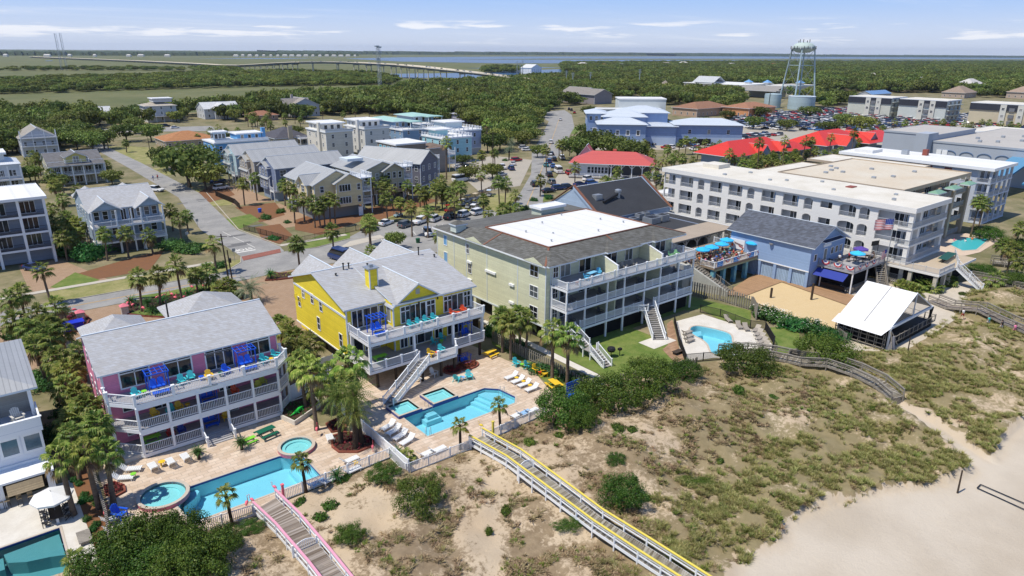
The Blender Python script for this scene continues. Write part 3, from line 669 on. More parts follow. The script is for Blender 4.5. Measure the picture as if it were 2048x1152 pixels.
# ================================================================ the pink beach house
PINK=(.72,.25,.39)
def pink():
 t=thing('beach_house','pink three storey beach house with white porches and grey shingle roof','house',(7.4,71.5,0))
 x0,x1,yf,yw,yb=7.4,25.4,71.5,75.2,86.5
 walls(t,x0,yw,x1,yb,.5,9.15,PINK,gab=[('X',x0,yw,x1,yb,9.15,11.15,.5)])
 MB().box(x0+.2,yf+.35,0,x1-.2,yb-.1,.5).build('foundation',CONC,t)
 out=[(7.3,73.9),(9.45,yf),(23.9,yf),(25.7,73.3),(25.7,yw+.02),(7.3,yw+.02)]
 for z in(.55,3.35,6.2):MB().mi(1).prism(out,z-.42,z-.03).mi(0).prism([(x+(.05 if x<15 else-.05),y+.06 if y<75 else y-.001)for x,y in out],z-.029,z).build('deck',[DECKB,WHT],t)
 cols=[9.45,12.35,15.25,18.1,21.0,23.9]
 for i,z in enumerate((.55,3.35)):
  z1=(2.93,5.78)[i]
  for x in cols:post(t,x,yf+.08,z,z1,.24)
  for x,y in((7.42,73.95),(25.6,73.35),(25.6,75.0)):post(t,x,y,z,z1,.24)
  MB().box(9.5,yf,z1-.25,23.9,yf+.12,z1).build('beam',WHT,t)
  rs=[[(7.4,73.9),(9.45,yf+.08)]]+[[(a+.12,yf+.08),(b-.12,yf+.08)]for a,b in zip(cols,cols[1:])if not(i==0 and a==15.25)]+[[(23.9,yf+.08),(25.6,73.3)]]
  for r in rs:rail(t,r,z,1.0,.17,9,posts=False)
 rail(t,[(7.35,75.2),(7.35,73.9),(9.45,yf+.05),(23.9,yf+.05),(25.65,73.3),(25.65,75.1)],6.2,1.0,.16,3.6,w=.26)
 gable(t,x0,yw,x1,yb,9.15,11.25,'X',.65,.45,SHG)
 hip(t,8.2,85.0,14.2,92.2,8.2,10.2,.5,SHG);hip(t,17.5,85.5,26.0,94.0,8.2,10.7,.5,SHG)
 walls(t,8.4,86.4,14.0,92,.1,8.2,PINK);walls(t,17.7,86.4,25.8,93.8,.1,8.2,PINK)
 for u,w,st in((10.4,2.7,'t'),(14.6,2.6,'t'),(23.3,2.4,'t')):
  win(t,'S',u,yw-.001,6.75,w,2.15,st,fw=.16)
 win(t,'S',18.9,yw-.001,6.25,2.8,1.9,'s3',name='sliding_door',fw=.14);win(t,'S',18.9,yw-.001,8.25,2.8,.55,'s3',fw=.12)
 for z in(.6,3.4):
  for u,w,st in((9.6,1.6,'g'),(12.4,1.8,'s2'),(15.8,1.6,'g'),(19.3,1.7,'s2'),(22.3,1.8,'g')):win(t,'S',u,yw-.001,z+(.05 if st[0]=='s' else .7),w,2.1 if st[0]=='s' else 1.3,st)
 for z in(1.3,4.2,7.2):wins(t,'W',77,85,3,x0-.001,z,.9,1.3)
 MB().tube([(16.6,86.4,9.2),(16.6,86.4,11.6)],.1,6).build('flue',BLK,t)
 for i in range(5):
  MB().box(15.4,yf-.32*(i+1)+.0,0,17.9,yf-.32*i+.02,.5-.1*i+.02).build('step',DECKB,t)
 rail(t,[(15.2,yf-1.7),(15.2,yf)],.05,1.0,.2,1.7,z2=.55,w=.2);rail(t,[(18.05,yf-1.7),(18.05,yf)],.05,1.0,.2,1.7,z2=.55,w=.2)
 for x in(12.6,13.3):MB().bar((8+x*.0,yw,0),(8,yw,.1),.1).build('downpipe',WHT,t)
 MB().box(15.6,yf-.03,6.02,17.4,yf-.002,6.14).build('name_plate',STEEL,t)
 for(x,y)in((x0-.06,75.6),(x0-.06,80)):MB().tube([(x,y,.5),(x,y,9)],.06,6).build('downpipe',TRIM,t)
pink()
# ================================================================ the yellow beach house
YEL=(.82,.66,.05)
def yellow():
 t=thing('beach_house','bright yellow beach house on stilts with two white decks and grey roof','house',(34.6,71,0))
 x0,xm,x1,yl,yr,yb=34.8,40.2,52.6,76.2,73.9,93
 b=MB().prism([(x0,yl),(xm,yl),(xm,yr),(x1,yr),(x1,yb),(x0,yb)],2.6,9.4)
 for xx in(x0,x1-.05):b.add([(xx,yl,9.4),(xx,yb,9.4),(xx,85,11.85),(xx+.05,yl,9.4),(xx+.05,yb,9.4),(xx+.05,85,11.85)],((0,2,1),(3,4,5)))
 b.build('wall',TWALL,t,color=YEL)
 gable(t,x0,yl,x1,yb,9.45,11.95,'X',.55,.5,SHG,rp=(85-yl)/(yb-yl),t=.2)
 s=(11.95-9.45)/(85-yr);r=MB();slab4(r,(xm+.0,yr-.55,9.45-.55*s),(x1+.5,yr-.55,9.45-.55*s),(x1+.5,85.05,12.0),(xm,85.05,12.0),.2);r.build('roof',[SHG,TRIM],t)
 g=MB();g.add([(40.4,yr-.12,9.1),(47.3,yr-.12,9.1),(43.9,yr-.12,11.4),(40.4,yr+.02,9.1),(47.3,yr+.02,9.1),(43.9,yr+.02,11.4)],((0,1,2),(0,2,5,3),(1,4,5,2)));g.build('gable_wall',TWALL,t,color=YEL)
 gable(t,40.4,yr-.1,47.4,85,9.25,11.5,'Y',.45,.35,SHG,t=.2)
 MB().box(40.5,yr-.16,9.15,47.3,yr-.1,9.4).build('gable_band',TRIM,t);MB().box(43.6,yr-.17,10.0,44.2,yr-.11,10.7).build('gable_vent',STEEL,t)
 for xa,xb,zr in((36.4,41.6,10.9),(43.0,48.2,10.9),(48.6,54.6,11.2)):
  gable(t,xa,84.5,xb,96.2,8.9,zr,'Y',.45,.45,SHG)
  walls(t,xa+.1,92.9,xb-.1,96,.1,8.9,YEL,gab=[('Y',xa,93,xb,96,8.9,zr-.1,.5)])
 MB().box(39.6,78.6,10.0,40.8,79.9,12.9).build('chimney',TWALL,t,color=YEL);MB().box(39.4,78.4,12.9,41.0,80.1,13.05).box(39.9,79.0,13.05,40.4,79.5,13.4).build('chimney_cap',STEEL,t)
 MB().box(39.56,78.56,10,39.7,78.7,12.9).box(40.7,78.56,10,40.84,78.7,12.9).build('corner_trim',TRIM,t)
 vents(t,[(37.0,83.2,11.4,.3),(38.6,84.2,11.7,.9),(39.4,84.2,11.7,.8),(41.9,83.6,11.6,.5),(50.4,84.0,11.8,1.1),(52.2,82.6,11.4,.4)])
 for(x,y0_,y1_)in((x0,yl,yl+.12),(xm+.02,yr,yr+.12),(x1-.05,yr-.02,yr+.1)):MB().box(x-.05,y0_-.05,2.6,x+.12,y1_,9.3).build('corner_trim',TRIM,t)
 MB().bar((x0-.04,92.9,8.35),(x0-.04,76.2,8.0),.08,.3).build('trim_band',TRIM,t)
 MB().box(x0-.08,76.2,2.45,x1+.02,yb+.05,2.62).build('sill_band',WHT,t)
 up=[(35.0,yl),(35.0,70.75),(52.4,70.75),(52.4,yr),(xm,yr),(xm,yl)]
 MB().mi(1).prism(up,5.75,6.17).mi(0).prism(up,6.171,6.2).build('deck',[DECKB,WHT],t)
 lo=[(34.6,yl),(34.6,70.2),(38.4,70.2),(41.4,70.2),(41.4,68.2),(46.1,68.2),(47.3,70.2),(52.0,70.2),(52.0,yr),(xm,yr),(xm,yl)]
 MB().mi(1).prism(lo,2.4,2.77).mi(0).prism(lo,2.771,2.8).build('deck',[DECKB,WHT],t)
 rail(t,[(35.05,76.1),(35.05,70.8),(52.35,70.8),(52.35,73.8)],6.2,1.0,.14,2.45,w=.24)
 rail(t,[(34.7,73.2),(34.7,70.3),(41.3,70.3)],2.8,1.0,.14,2.4,w=.24);rail(t,[(43.3,68.3),(46.1,68.3),(47.3,70.3),(51.95,70.3),(51.95,73.8)],2.8,1.0,.14,2.4,w=.24)
 for x in(35.15,41.4,47.4,52.2):post(t,x,70.95,2.8,5.8,.3)
 post(t,35.15,75.9,2.8,5.8,.25)
 for x,y in((36,71),(38.6,71),(41.3,69),(44,68.8),(46.2,69),(48.5,71),(51.8,71),(36,75),(41,75),(46,75),(51.5,75),(36,80),(41,80),(46,80),(51.5,80),(36,86),(44,86),(51.5,86)):post(t,x,y,0,2.5,.28,DARKW)
 stair(t,34.6,65.9,0,41.6,68.9,2.8,1.4,16,bal=.16,every=2.6)
 for u,w in((36.3,1.4),(38.2,2.0)):win(t,'S',u,yl-.001,6.4,w,2.3,'s2',fw=.12,name='sliding_door')
 win(t,'S',39.8,yl-.001,6.6,.6,2.0,'p');win(t,'W',75,xm-.001,6.7,.9,1.9,'p')
 for u,w,st in((42.0,1.3,'t'),(43.9,2.3,'s3'),(45.9,1.2,'t'),(48.6,1.2,'t'),(50.2,1.8,'s2'),(51.8,1.0,'t')):win(t,'S',u,yr-.001,6.45,w,2.15,st,fw=.12)
 for u,w,st in((36.2,1.2,'p'),(38.2,2.0,'s2'),(41.6,1.0,'t'),(43.6,2.2,'s2'),(45.4,1.1,'p'),(47.0,1.1,'t'),(49.8,2.6,'s3')):win(t,'S',u,(yl if u<40 else yr)-.001,3.0,w,2.0,st,fw=.12)
 for u,z in((89.6,7.0),(86.6,7.0),(83.8,6.7),(91.3,5.2)):win(t,'W',u,x0-.001,z,.75,1.35)
 for u,z in((85.0,3.6),(78.2,3.4)):win(t,'W',u,x0-.001,z,.8,1.8)
 for x,y in((34.95,80.4),(44.0,73.75),(46.9,73.75)):MB().box(x-.08,y-.12,8.6,x+.08,y-.0,8.9).build('wall_lamp',BLK,t)
 for y in(92.1,91.2,90.2):MB().tube([(x0-.05,y,6.9),(x0-.4,y,6.9),(x0-.4,y,6.6),(x0-.25,y-.2,6.0)],.06,6).build('vent_pipe',TWALL,t,color=YEL)
 for x in(42.1,44.9):MB().box(x-.7,70.71,5.84,x+.7,70.745,5.97).build('name_plate',STEEL,t)
yellow()
# ================================================================ white modern house, bottom left
def whitehouse():
 t=thing('beach_house','white beach house with standing seam hip roof and bamboo shades','house',(-9,70,0))
 G_=(.34,.33,.30)
 walls(t,-12,77.2,1.4,90,6.0,9.0,G_);MB().box(-12,73.4,.05,1.5,90,5.8).build('lower_wall',TSTUC,t,color=(.72,.75,.80))
 hip(t,-12,76.2,1.5,90,9.0,11.2,.6,SEAMX)
 for x in(1.35,-6):post(t,x,76.1,6.0,8.9,.3)
 d=[(-12,73.2),(1.7,73.2),(1.7,77.3),(-12,77.3)]
 MB().mi(1).prism(d,5.5,5.97).mi(0).prism(d,5.971,6.0).build('deck',[mat('painted_deck',(.45,.50,.58),.6,.08),WHT],t)
 MB().box(-12,73.2,6.0,1.7,73.35,6.95).box(1.55,73.351,6,1.7,77,6.95).box(-12.1,73.1,6.951,1.8,73.45,7.0).box(-2.6,73.05,5.9,-2.3,73.19,7.05).build('parapet',WHT,t)
 for x in(-5.2,-3.0,-1.0,.8):win(t,'S',x-.1,73.399,3.7,1.25,1.55,'p',gl=GLASSB,fw=.22)
 MB().box(-12,73.2,2.5,1.6,73.39,2.75).build('ledge',WHT,t)
 MB().box(-12,70.6,2.3,1.7,73.39,2.5).build('porch_roof',WHT,t);
 for x in(-6.6,-2.6,1.3):post(t,x,70.9,.05,2.3,.55)
 MB().box(-12,72.4,.05,1.3,73.39,1.0).build('bar_counter',DARKW,t)
 for x in(-4.6,-.7):
  s=MB().quad((x-1.4,70.55,2.2),(x+1.4,70.55,2.2),(x+1.4,70.0,1.35),(x-1.4,70.0,1.35));s.quad((x-1.4,70.02,1.33),(x+1.4,70.02,1.33),(x+1.4,70.57,2.18),(x-1.4,70.57,2.18))
  s.build('bamboo_shade',mat('bamboo',(.40,.31,.19),.8,.3,1,'line',.09,dark=.6),t)
 vents(t,[(-1.2,82,10.4,.3)],WHT)
whitehouse()
# ================================================================ pale green condominium block
PGR=(.66,.665,.48)
def condo():
 t=thing('condo_block','pale green condominium block with white balconies and flat white roof','condo building',(60.9,64.6,0))
 x0,x1,y0,y1=61.4,90.6,68.3,96
 b=MB();b.prism([(x0,y0),(64.2,y0),(64.2,y0+1.4),(x1,y0+1.4),(x1,y1),(x0,y1)],2.7,11.8);b.build('wall',TWALL,t,color=PGR)
 for x,y in((x0,y0),(x0,74),(x0,80),(x0,85),(x0,90),(x0,y1-.6)):MB().box(x,y,0,x+.9,y+.7,2.7).build('column',TWALL,t,color=PGR)
 q=MB()
 for z in(2.6,):q.box(x0-.06,y0-.06,z-.1,x1,y0+.1,z+.12).box(x0-.06,y0+.11,z-.1,x0+.05,y1,z+.12)
 for y in(y0,74.5,82.0,87.5,91.0,y1):q.box(x0-.045,y-.07,2.75,x0+.02,y+.07,11.6)
 for x in(62.3,64.1):q.box(x-.07,y0-.05,2.75,x+.07,y0+.02,11.6)
 q.build('corner_trim',TRIM,t)
 r=MB();X0,Y0,X1,Y1=x0-.7,y0-.6,x1+.9,y1+.5;A=[(X0,Y0,12),(X1,Y0,12),(X1,Y1,12),(X0,Y1,12)];I=[(64.4,71.2,13.3),(86.9,71.2,13.3),(86.9,86.4,13.3),(64.4,86.4,13.3)]
 r.mi(0).add(A+I,[(i,(i+1)%4,4+(i+1)%4,4+i)for i in range(4)]);r.mi(1).add(A+[(x,y,11.75)for x,y,z in A],[(4+i,4+(i+1)%4,(i+1)%4,i)for i in range(4)]+[(7,6,5,4)])
 cp=mat('copper_flashing',(.22,.10,.06),.6,.2)
 r.mi(2)
 for i,j in((0,0),(1,1)):r.bar((A[i][0],A[i][1],A[i][2]+.03),(I[j][0],I[j][1],I[j][2]+.05),.28,.06)
 r.bar((76.2,Y0,12.04),(76.2,71.2,13.36),.28,.06).bar((X0,82,12.04),(64.4,82,13.36),.28,.06)
 for a,b_ in((I[0],I[1]),(I[1],I[2]),(I[2],I[3]),(I[3],I[0])):r.bar((a[0],a[1],13.36),(b_[0],b_[1],13.36),.2,.2)
 r.build('roof',[SHD,WHT,cp],t)
 MB().box(64.45,71.25,13.2,86.85,86.35,13.31).build('flat_roof',MEMB,t)
 for xa,xb in((61.0,66.2),(72.6,80.0),(83.2,90.8)):hip(t,xa+.4,67.6,xb-.4,76,12.03,13.2,.5,SHD)
 for ya,yb in((68,72.4),(82,87)):
  MB().add([(x0-.75,ya,11.95),(x0-.75,yb,11.95),(x0-.75,(ya+yb)/2,12.8),(x0+3,(ya+yb)/2,12.8),(x0+1,ya,12.4),(x0+1,yb,12.4)],((0,2,1),)).build('gable_panel',TWALL,t,color=PGR)
 MB().box(60.9,89.6,12.3,62.9,91.2,13.6).build('cupola',TWALL,t,color=(.6,.66,.6));hip(t,60.9,89.6,62.9,91.2,13.6,14.1,.2,SHD)
 MB().box(78.2,88.6,12.4,83.6,91.2,14.0).build('lift_housing',TWALL,t,color=(.55,.6,.5));flat(t,78.2,88.6,83.6,91.2,14.2,.3,.3)
 vents(t,[(67,73.5,13.3,.25),(67.5,80,13.3,.25),(73.5,83,13.3,.25),(77,73.6,13.3,.25),(83,79,13.3,.25),(80,85.4,13.3,.25),(84.5,75.2,13.3,.25),(70.5,77,13.3,.1)],STEEL)
 W_=WHT
 for z in(2.75,5.85,8.95):
  out=[(62.2,64.7),(90.6,64.7),(90.6,y0+1.45),(64.2,y0+1.45),(64.2,y0+.02),(62.2,y0+.02)]
  if z<8:
   pass
  MB().mi(1).prism(out,z-.35,z-.02).mi(0).prism(out,z-.019,z).build('deck',[DECKB,W_],t)
 cols=[62.3,65.9,70.4,74.0,78.6,82.2,86.6,90.4]
 for z,z1 in((0,2.4),(2.75,5.5),(5.85,8.6)):
  for x in cols:post(t,x,64.9,z,z1,.2 if z else .24)
  post(t,62.3,68.0,z,z1,.2);post(t,90.4,68,z,z1,.2)
 for a,b_ in zip(cols,cols[1:]):
  for z in(2.75,5.85):
   if z==2.75 and a in(62.3,78.6):continue
   rail(t,[(a+.1,64.85),(b_-.1,64.85)],z,1.05,.11,2.2,w=.09)
 for z in(5.85,8.95):rail(t,[(62.3,67.9),(62.3,64.85)],z,1.05,.11,4,w=.1)
 rail(t,[(62.3,64.8),(90.4,64.8),(90.4,69.5)],8.95,1.05,.11,2.25,w=.2)
 rail(t,[(90.4,64.85),(90.4,69.5)],5.85,1.05,.11,4,w=.1);rail(t,[(80.9,64.85),(82.1,64.85)],2.75,1.05,.11,4,w=.1);rail(t,[(65,64.85),(65.8,64.85)],2.75,1.05,.11,4,w=.1)
 for x in(72.4,82.4):
  MB().add([(x,69.6,8.95),(x,65.0,8.95),(x,65.0,10.55),(x,69.6,11.9),(x+.18,69.6,8.95),(x+.18,65.0,8.95),(x+.18,65.0,10.55),(x+.18,69.6,11.9)],((0,1,2,3),(7,6,5,4),(1,5,6,2),(3,2,6,7))).build('divider_wall',TWALL,t,color=PGR)
  MB().box(x-.05,64.9,8.95,x+.23,65.05,10.7).bar((x+.09,65,10.62),(x+.09,69.5,11.95),.26,.08).build('divider_trim',W_,t)
  for z in(2.75,5.85):MB().box(x,65.2,z,x+.18,69.7,z+2.7).build('divider_wall',TWALL,t,color=PGR)
 sc=mat('near_black',(.008,.008,.010),.9,.1)
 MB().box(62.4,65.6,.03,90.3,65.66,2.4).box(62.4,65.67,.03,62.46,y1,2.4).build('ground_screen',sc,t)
 for z in(2.8,5.9,9.0):
  for u,w,st in((66.3,2.1,'s2'),(70.4,2.3,'s2'),(73.7,.8,'g'),(76.0,2.4,'s2'),(80,1.6,'s2'),(83.4,.8,'g'),(84.9,1.0,'g'),(87.6,2.4,'s2')):win(t,'S',u,y0+1.399,z+(0.05 if st[0]=='s' else .9),w,2.2 if st[0]=='s' else 1.4,st)
  win(t,'S',63.2,y0-.001,z+.8,.9,1.5,'g');win(t,'W',70.8,x0-.001,z+.7,1.7,1.6,'g')
 SH=mat('blue_shutter',(.16,.36,.62),.5,.1)
 for z in(5.9+.6,9.0+.4):win(t,'W',93.5,x0-.001,z,.9,1.6,'p',gl=SH)
 win(t,'W',87.2,x0-.001,9.4,.8,1.5,'g');win(t,'W',86.6,x0-.001,6.2,.8,1.5,'g');win(t,'W',86.6,x0-.001,3.2,.8,1.5,'g')
 for y,z,w in((86.6,7.9,1.2),(86.6,4.9,1.2),(81,7.6,2.6),(75.8,6.9,1.1),(75.8,4.1,1.1)):MB().box(x0-.25,y-w/2,z,x0-.003,y+w/2,z+.35).build('awning_box',WHT,t)
 for(x,z)in((65.1,11),(67.7,11),(75,11)):MB().box(x-.08,y0+1.25,z-.15,x+.08,y0+1.39,z+.15).build('wall_lamp',BLK,t)
 MB().box(62.6,60.2,1.2,64.0,61.8,1.3).build('landing',WOODP,t)
 stair(t,63.3,61.8,1.3,63.3,64.8,2.75,1.3,8,bal=.2);stair(t,62.9,57.2,0,63.3,60.2,1.25,1.3,7,bal=.2)
 for x in(62.7,63.9):
  for y in(60.3,61.7):post(t,x,y,0,2.3,.16)
 stair(t,75.6,59.0,0,79.6,64.7,2.75,1.8,16,bal=.25,every=3)
 rail(t,[(74.2,64.85),(76.6,64.1),(77.9,63.3)],2.75,1.0,.2,3)
condo()
# ================================================================ the rest of the town
def rot(t,a):t.rotation_euler=(0,0,a);return t
def winrows(t,x0,y0,x1,y1,floors,cols,sides='WS',w=.9,h=1.45,st='dh',fm=None,step=3.0):
 for z in floors:
  if 'S' in sides:wins(t,'S',x0,x1,max(1,int((x1-x0)/step)),y0-.002,z+.9,w,h,st,fm=fm)
  if 'W' in sides:wins(t,'W',y0,y1,max(1,int((y1-y0)/step)),x0-.002,z+.9,w,h,st,fm=fm)
  if 'E' in sides:wins(t,'E',y0,y1,max(1,int((y1-y0)/step)),x1+.002,z+.9,w,h,st,fm=fm)
def stilts(t,x0,y0,x1,y1,z,m=None,step=4):
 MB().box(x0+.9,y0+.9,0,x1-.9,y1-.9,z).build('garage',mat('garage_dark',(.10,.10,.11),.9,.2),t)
 nx=max(1,int((x1-x0)/step));ny=max(1,int((y1-y0)/step))
 for i in range(nx+1):post(t,x0+.2+(x1-x0-.4)*i/nx,y0+.2,0,z,.3,m)
 for j in range(1,ny+1):post(t,x0+.2,y0+.2+(y1-y0-.4)*j/ny,0,z,.3,m)
def house(label,x0,y0,x1,y1,zb,ze,zr,col,axis='X',roof='gable',rm=None,floors=None,a=0,low=None,cat='house',step=3.0,ov=.5,name='town_house',sides='WS',rc=None,st='dh',group=None,win_=True):
 t=thing(name,label,cat,(x0,y0,0),group=group)
 g=[(axis,x0,y0,x1,y1,ze,zr-.08,.5)]if roof=='gable' else()
 walls(t,x0,y0,x1,y1,zb,ze,col,gab=g)
 if zb>.5:
  if low:MB().box(x0+.05,y0+.05,0,x1-.05,y1-.05,zb).build('lower_wall',TSTUC,t,color=low)
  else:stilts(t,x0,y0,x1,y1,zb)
  MB().box(x0-.06,y0-.06,zb-.15,x1+.06,y1+.06,zb+.1).build('sill_band',TRIM,t)
 if roof=='gable':gable(t,x0,y0,x1,y1,ze,zr,axis,ov,.4,rm or(SEAMX if axis=='X' else SEAMY),color=rc)
 elif roof=='hip':hip(t,x0,y0,x1,y1,ze,zr,ov,rm or SEAMX,color=rc)
 else:flat(t,x0,y0,x1,y1,ze+.3,.4,.35,rm or MEMB,color=rc)
 if win_:winrows(t,x0,y0,x1,y1,floors or[z for z in(zb,zb+3.1)if z+2.6<ze+.5],3,sides,st=st,step=step)
 if a:rot(t,a)
 return t
def porch(t,x0,y0,x1,y1,zs,top=None,z0=0,bal=.16,roofz=None,w=.2,npost=3,face='S'):
 for z in zs:
  MB().mi(1).box(x0,y0,z-.32,x1,y1,z-.02).mi(0).box(x0+.03,y0+.03,z-.019,x1-.03,y1,z).build('deck',[DECKB,WHT],t)
  rail(t,[(x0+.06,y1),(x0+.06,y0+.06),(x1-.06,y0+.06),(x1-.06,y1)],z,1.0,bal,3,posts=False)
 top=top or max(zs)+2.6
 for i in range(npost):post(t,x0+.12+(x1-x0-.24)*i/(npost-1),y0+.12,z0,top,w)
 for x in(x0+.12,x1-.12):post(t,x,y1-.15,z0,top,w)
t=thing('apartment_block','white four storey block with dark balconies left of the blue-grey house','apartment building',(-14,158,0))
walls(t,-18,161.2,12.4,175,.1,12.7,(.30,.34,.42));flat(t,-18,158.6,12.4,175,13.1,.4,.4,MEMB)
for z in(3.3,6.5,9.7):MB().mi(1).box(-18,158.6,z-.4,12.3,161.2,z-.02).mi(0).box(-18,158.65,z-.019,12.25,161.19,z).build('deck',[DECKB,WHT],t);rail(t,[(-18,158.8),(12.2,158.8)],z,1,.16,30,m=DARKW,posts=False)
for x in(-13,-7.5,-2,3.6,8,12.2):post(t,x,158.8,0,12.7,.45);post(t,x,161.1,0,3,.4)
for z in(3.4,6.6,9.8):wins(t,'S',-17,12,6,161.19,z,2.4,2.2,'s3')
MB().box(3.4,158.5,5.4,5.0,158.58,5.9).build('number_board',BLK,t)
BG=(.33,.42,.52)
t=thing('beach_house','blue-grey gabled house with two white decks across the avenue','house',(19.5,157,0))
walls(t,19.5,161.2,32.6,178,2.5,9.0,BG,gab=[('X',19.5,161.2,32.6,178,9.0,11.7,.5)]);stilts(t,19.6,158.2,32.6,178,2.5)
gable(t,19.5,161.2,32.6,178,9.0,11.9,'X',.5,.4,SHG)
for xa,xb in((19.6,25.0),(28.0,33.0)):
 walls(t,xa+.2,159.0,xb-.2,162,9.0,9.05,BG,gab=[('Y',xa,158.9,xb,168,9.0,10.6,.5)],trim=False,name='gable_wall');gable(t,xa,158.8,xb,169,9.0,10.75,'Y',.4,.3,SHG)
for a_,b_ in((20,24.6),(27.5,32.4)):hip(t,a_,177,b_,184,8.4,10.6,.4,SHG)
wins(t,'S',20,24.8,3,161.19,6.6,.9,1.7);wins(t,'S',28,32.4,3,161.19,6.6,.9,1.7);wins(t,'S',25,28,2,161.19,6.2,.9,2.2,'s2');wins(t,'S',20,32.4,5,161.19,3.2,1.0,1.8);wins(t,'W',163,177,4,19.49,6.4,.8,1.3);wins(t,'W',163,177,3,19.49,3.4,.8,1.3)
for z in(2.6,5.8):MB().mi(1).box(19.3,157.6,z-.35,32.8,161.2,z-.02).mi(0).box(19.4,157.7,z-.019,32.7,161.19,z).build('deck',[DECKB,WHT],t)
rail(t,[(19.4,161),(19.4,157.7),(32.7,157.7),(32.7,161)],5.8,1,.12,3.2);rail(t,[(25,157.7),(32.7,157.7)],2.6,1,.12,3.2)
for x in(19.5,23.8,26.6,28.4,32.6):post(t,x,157.8,0,8.9,.25)
t=house('cream house with a yellow dormer balcony and long white porches, upper left',22.5,252,37.0,268,.1,6.4,9.2,(.52,.50,.36),'X',rm=TRIMT,rc=(.17,.17,.18),floors=[],name='beach_house')
porch(t,22.3,249.3,37.2,252,(3.4,),top=6.2,npost=6,w=.35);wins(t,'S',23,37,5,251.99,.6,1.7,1.9,'s2');wins(t,'S',23,37,5,251.99,3.6,1.7,1.8,'s2')
gable(t,22.6,248.9,36.9,253,6.4,7.3,'X',.3,.3,TRIMT,color=(.17,.17,.18));walls(t,27,250.2,32.6,256,6.9,8.7,(.62,.55,.20),gab=[('Y',27,250.2,32.6,256,8.7,9.9,.5)],name='dormer');gable(t,27,250,32.6,258,8.7,10.0,'Y',.4,.3,TRIMT,color=(.17,.17,.18));rail(t,[(26.6,250),(26.6,248.6),(33,248.6),(33,250)],7.0,.9,.3,2);win(t,'S',29.8,250.19,7.0,1.4,1.7,'s2')
t=house('white gabled house with a wide roof balcony at the far upper left',22,329,34,348,.1,7.2,10.8,(.52,.55,.6),'Y',rm=TRIMT,rc=(.34,.32,.29),name='beach_house');porch(t,22,326.8,34,329,(7.3,4.2),npost=4)
t=house('white house with pale metal roofs cut by the left edge',-4,254,15.4,268,.1,7.4,9.6,(.62,.66,.70),'X','hip',rm=TROOF,rc=(.62,.64,.66),name='beach_house',floors=[]);porch(t,-4,251.4,15.6,254,(3.2,),npost=7,top=7,w=.35)
flat(t,2,256,12.5,266,10.6,.5,.5,MEMB);MB().box(2.2,256.2,8,12.3,265.8,10.2).build('upper_wall',TSTUC,t,color=(.6,.64,.68));wins(t,'S',-3,15,6,253.99,.7,1.7,1.9,'s2');wins(t,'S',-3,15,6,253.99,3.8,1.7,1.9,'s2')
house('low house with a rust orange hip roof behind the street oak',71,318,92,336,.1,3.6,6.6,(.42,.33,.22),'X','hip',rm=TRIMT,rc=(.42,.20,.09),name='beach_house',floors=[.2])
BL=(.12,.33,.62)
t=house('bright blue flat roofed town house with a glazed roof pavilion',74.6,262,94,276,.1,8.0,0,BL,roof='flat',floors=[1.5,4.6],step=3.6)
MB().box(74.7,262.1,8.3,94,262.3,9.2).build('parapet',WHT,t);MB().box(76.8,270,8.35,81.2,274,10.9).build('pavilion',TSTUC,t,color=(.30,.42,.55));flat(t,76.6,269.8,81.4,274.2,11.3,.3,.4);wins(t,'S',77,81,3,269.99,8.8,1.1,1.7,'p');wins(t,'W',270.2,273.8,2,76.79,8.8,1.4,1.7,'p')
MB().box(84,266,8.35,93,274,10.3).build('upper_wall',TSTUC,t,color=BL);flat(t,83.8,265.8,93.2,274.2,10.6,.3,.3);wins(t,'S',84.5,92.5,3,265.99,8.6,1,1.4,'p');MB().box(93.3,266,0,94.6,267.4,12.2).build('chimney',TSTUC,t,color=BL)
for lab,y0,y1,c,lo in(('pale blue long gabled town house, farthest of the three metal roofs',221,231,(.45,.60,.66),None),('tan long gabled town house in the middle of the three metal roofs',205,215.6,(.40,.36,.30),None),('slate blue long gabled town house nearest the yellow town house',188.6,199.2,(.19,.23,.34),(.22,.28,.36))):
 t=house(lab,68.6,y0,89.5,y1,2.7,9.4,11.9,c,'X',low=lo,sides='',ov=.6)
 for z in(2.9,6.1):wins(t,'W',y0+3.4,y1-.6,3,68.59,z+.8,.95,1.6,'g');wins(t,'S',69,72.6,1,y0-.01,z+.8,1.7,1.6,'g');wins(t,'S',74,88,4,y0-.01,z+.9,.9,1.4)
 gable(t,67.6,y0+3.2,69.6,y1-.2,6.2,7.0,'Y',.3,.3,SEAMX);porch(t,67.6,y0-.2,71.6,y0+2.8,(2.9,),npost=2,top=6)
 walls(t,67.7,y0+3.3,69,y1-.4,2.8,9.3,c,name='bay',trim=False);gable(t,67.6,y0+3.4,70,y1-.4,9.0,10.4,'X',.35,.3,SEAMX)
 for z in(2.9,6.1):wins(t,'W',y0+3.4,y1-.6,3,67.69,z+.8,.95,1.6,'g')
YC=(.66,.56,.34)
t=house('butter yellow corner town house with balconies and dark shutters',67.6,160.6,79.4,178.5,2.8,9.0,11.9,YC,'Y',floors=[],low=(.20,.22,.23),rm=SEAMY)
gable(t,66.2,162.5,74,167.6,9.0,10.9,'X',.4,.4,SEAMX);walls(t,66.6,162.7,70,167.4,2.8,9,YC,gab=[('X',66.6,162.7,70,167.4,9,10.8,.5)],name='bay');gable(t,72.5,159.2,80.2,166,9,11.0,'Y',.4,.4,SEAMY);walls(t,72.8,159.4,79.9,163,2.8,9,YC,gab=[('Y',72.8,159.4,79.9,163,9,10.9,.5)],name='bay')
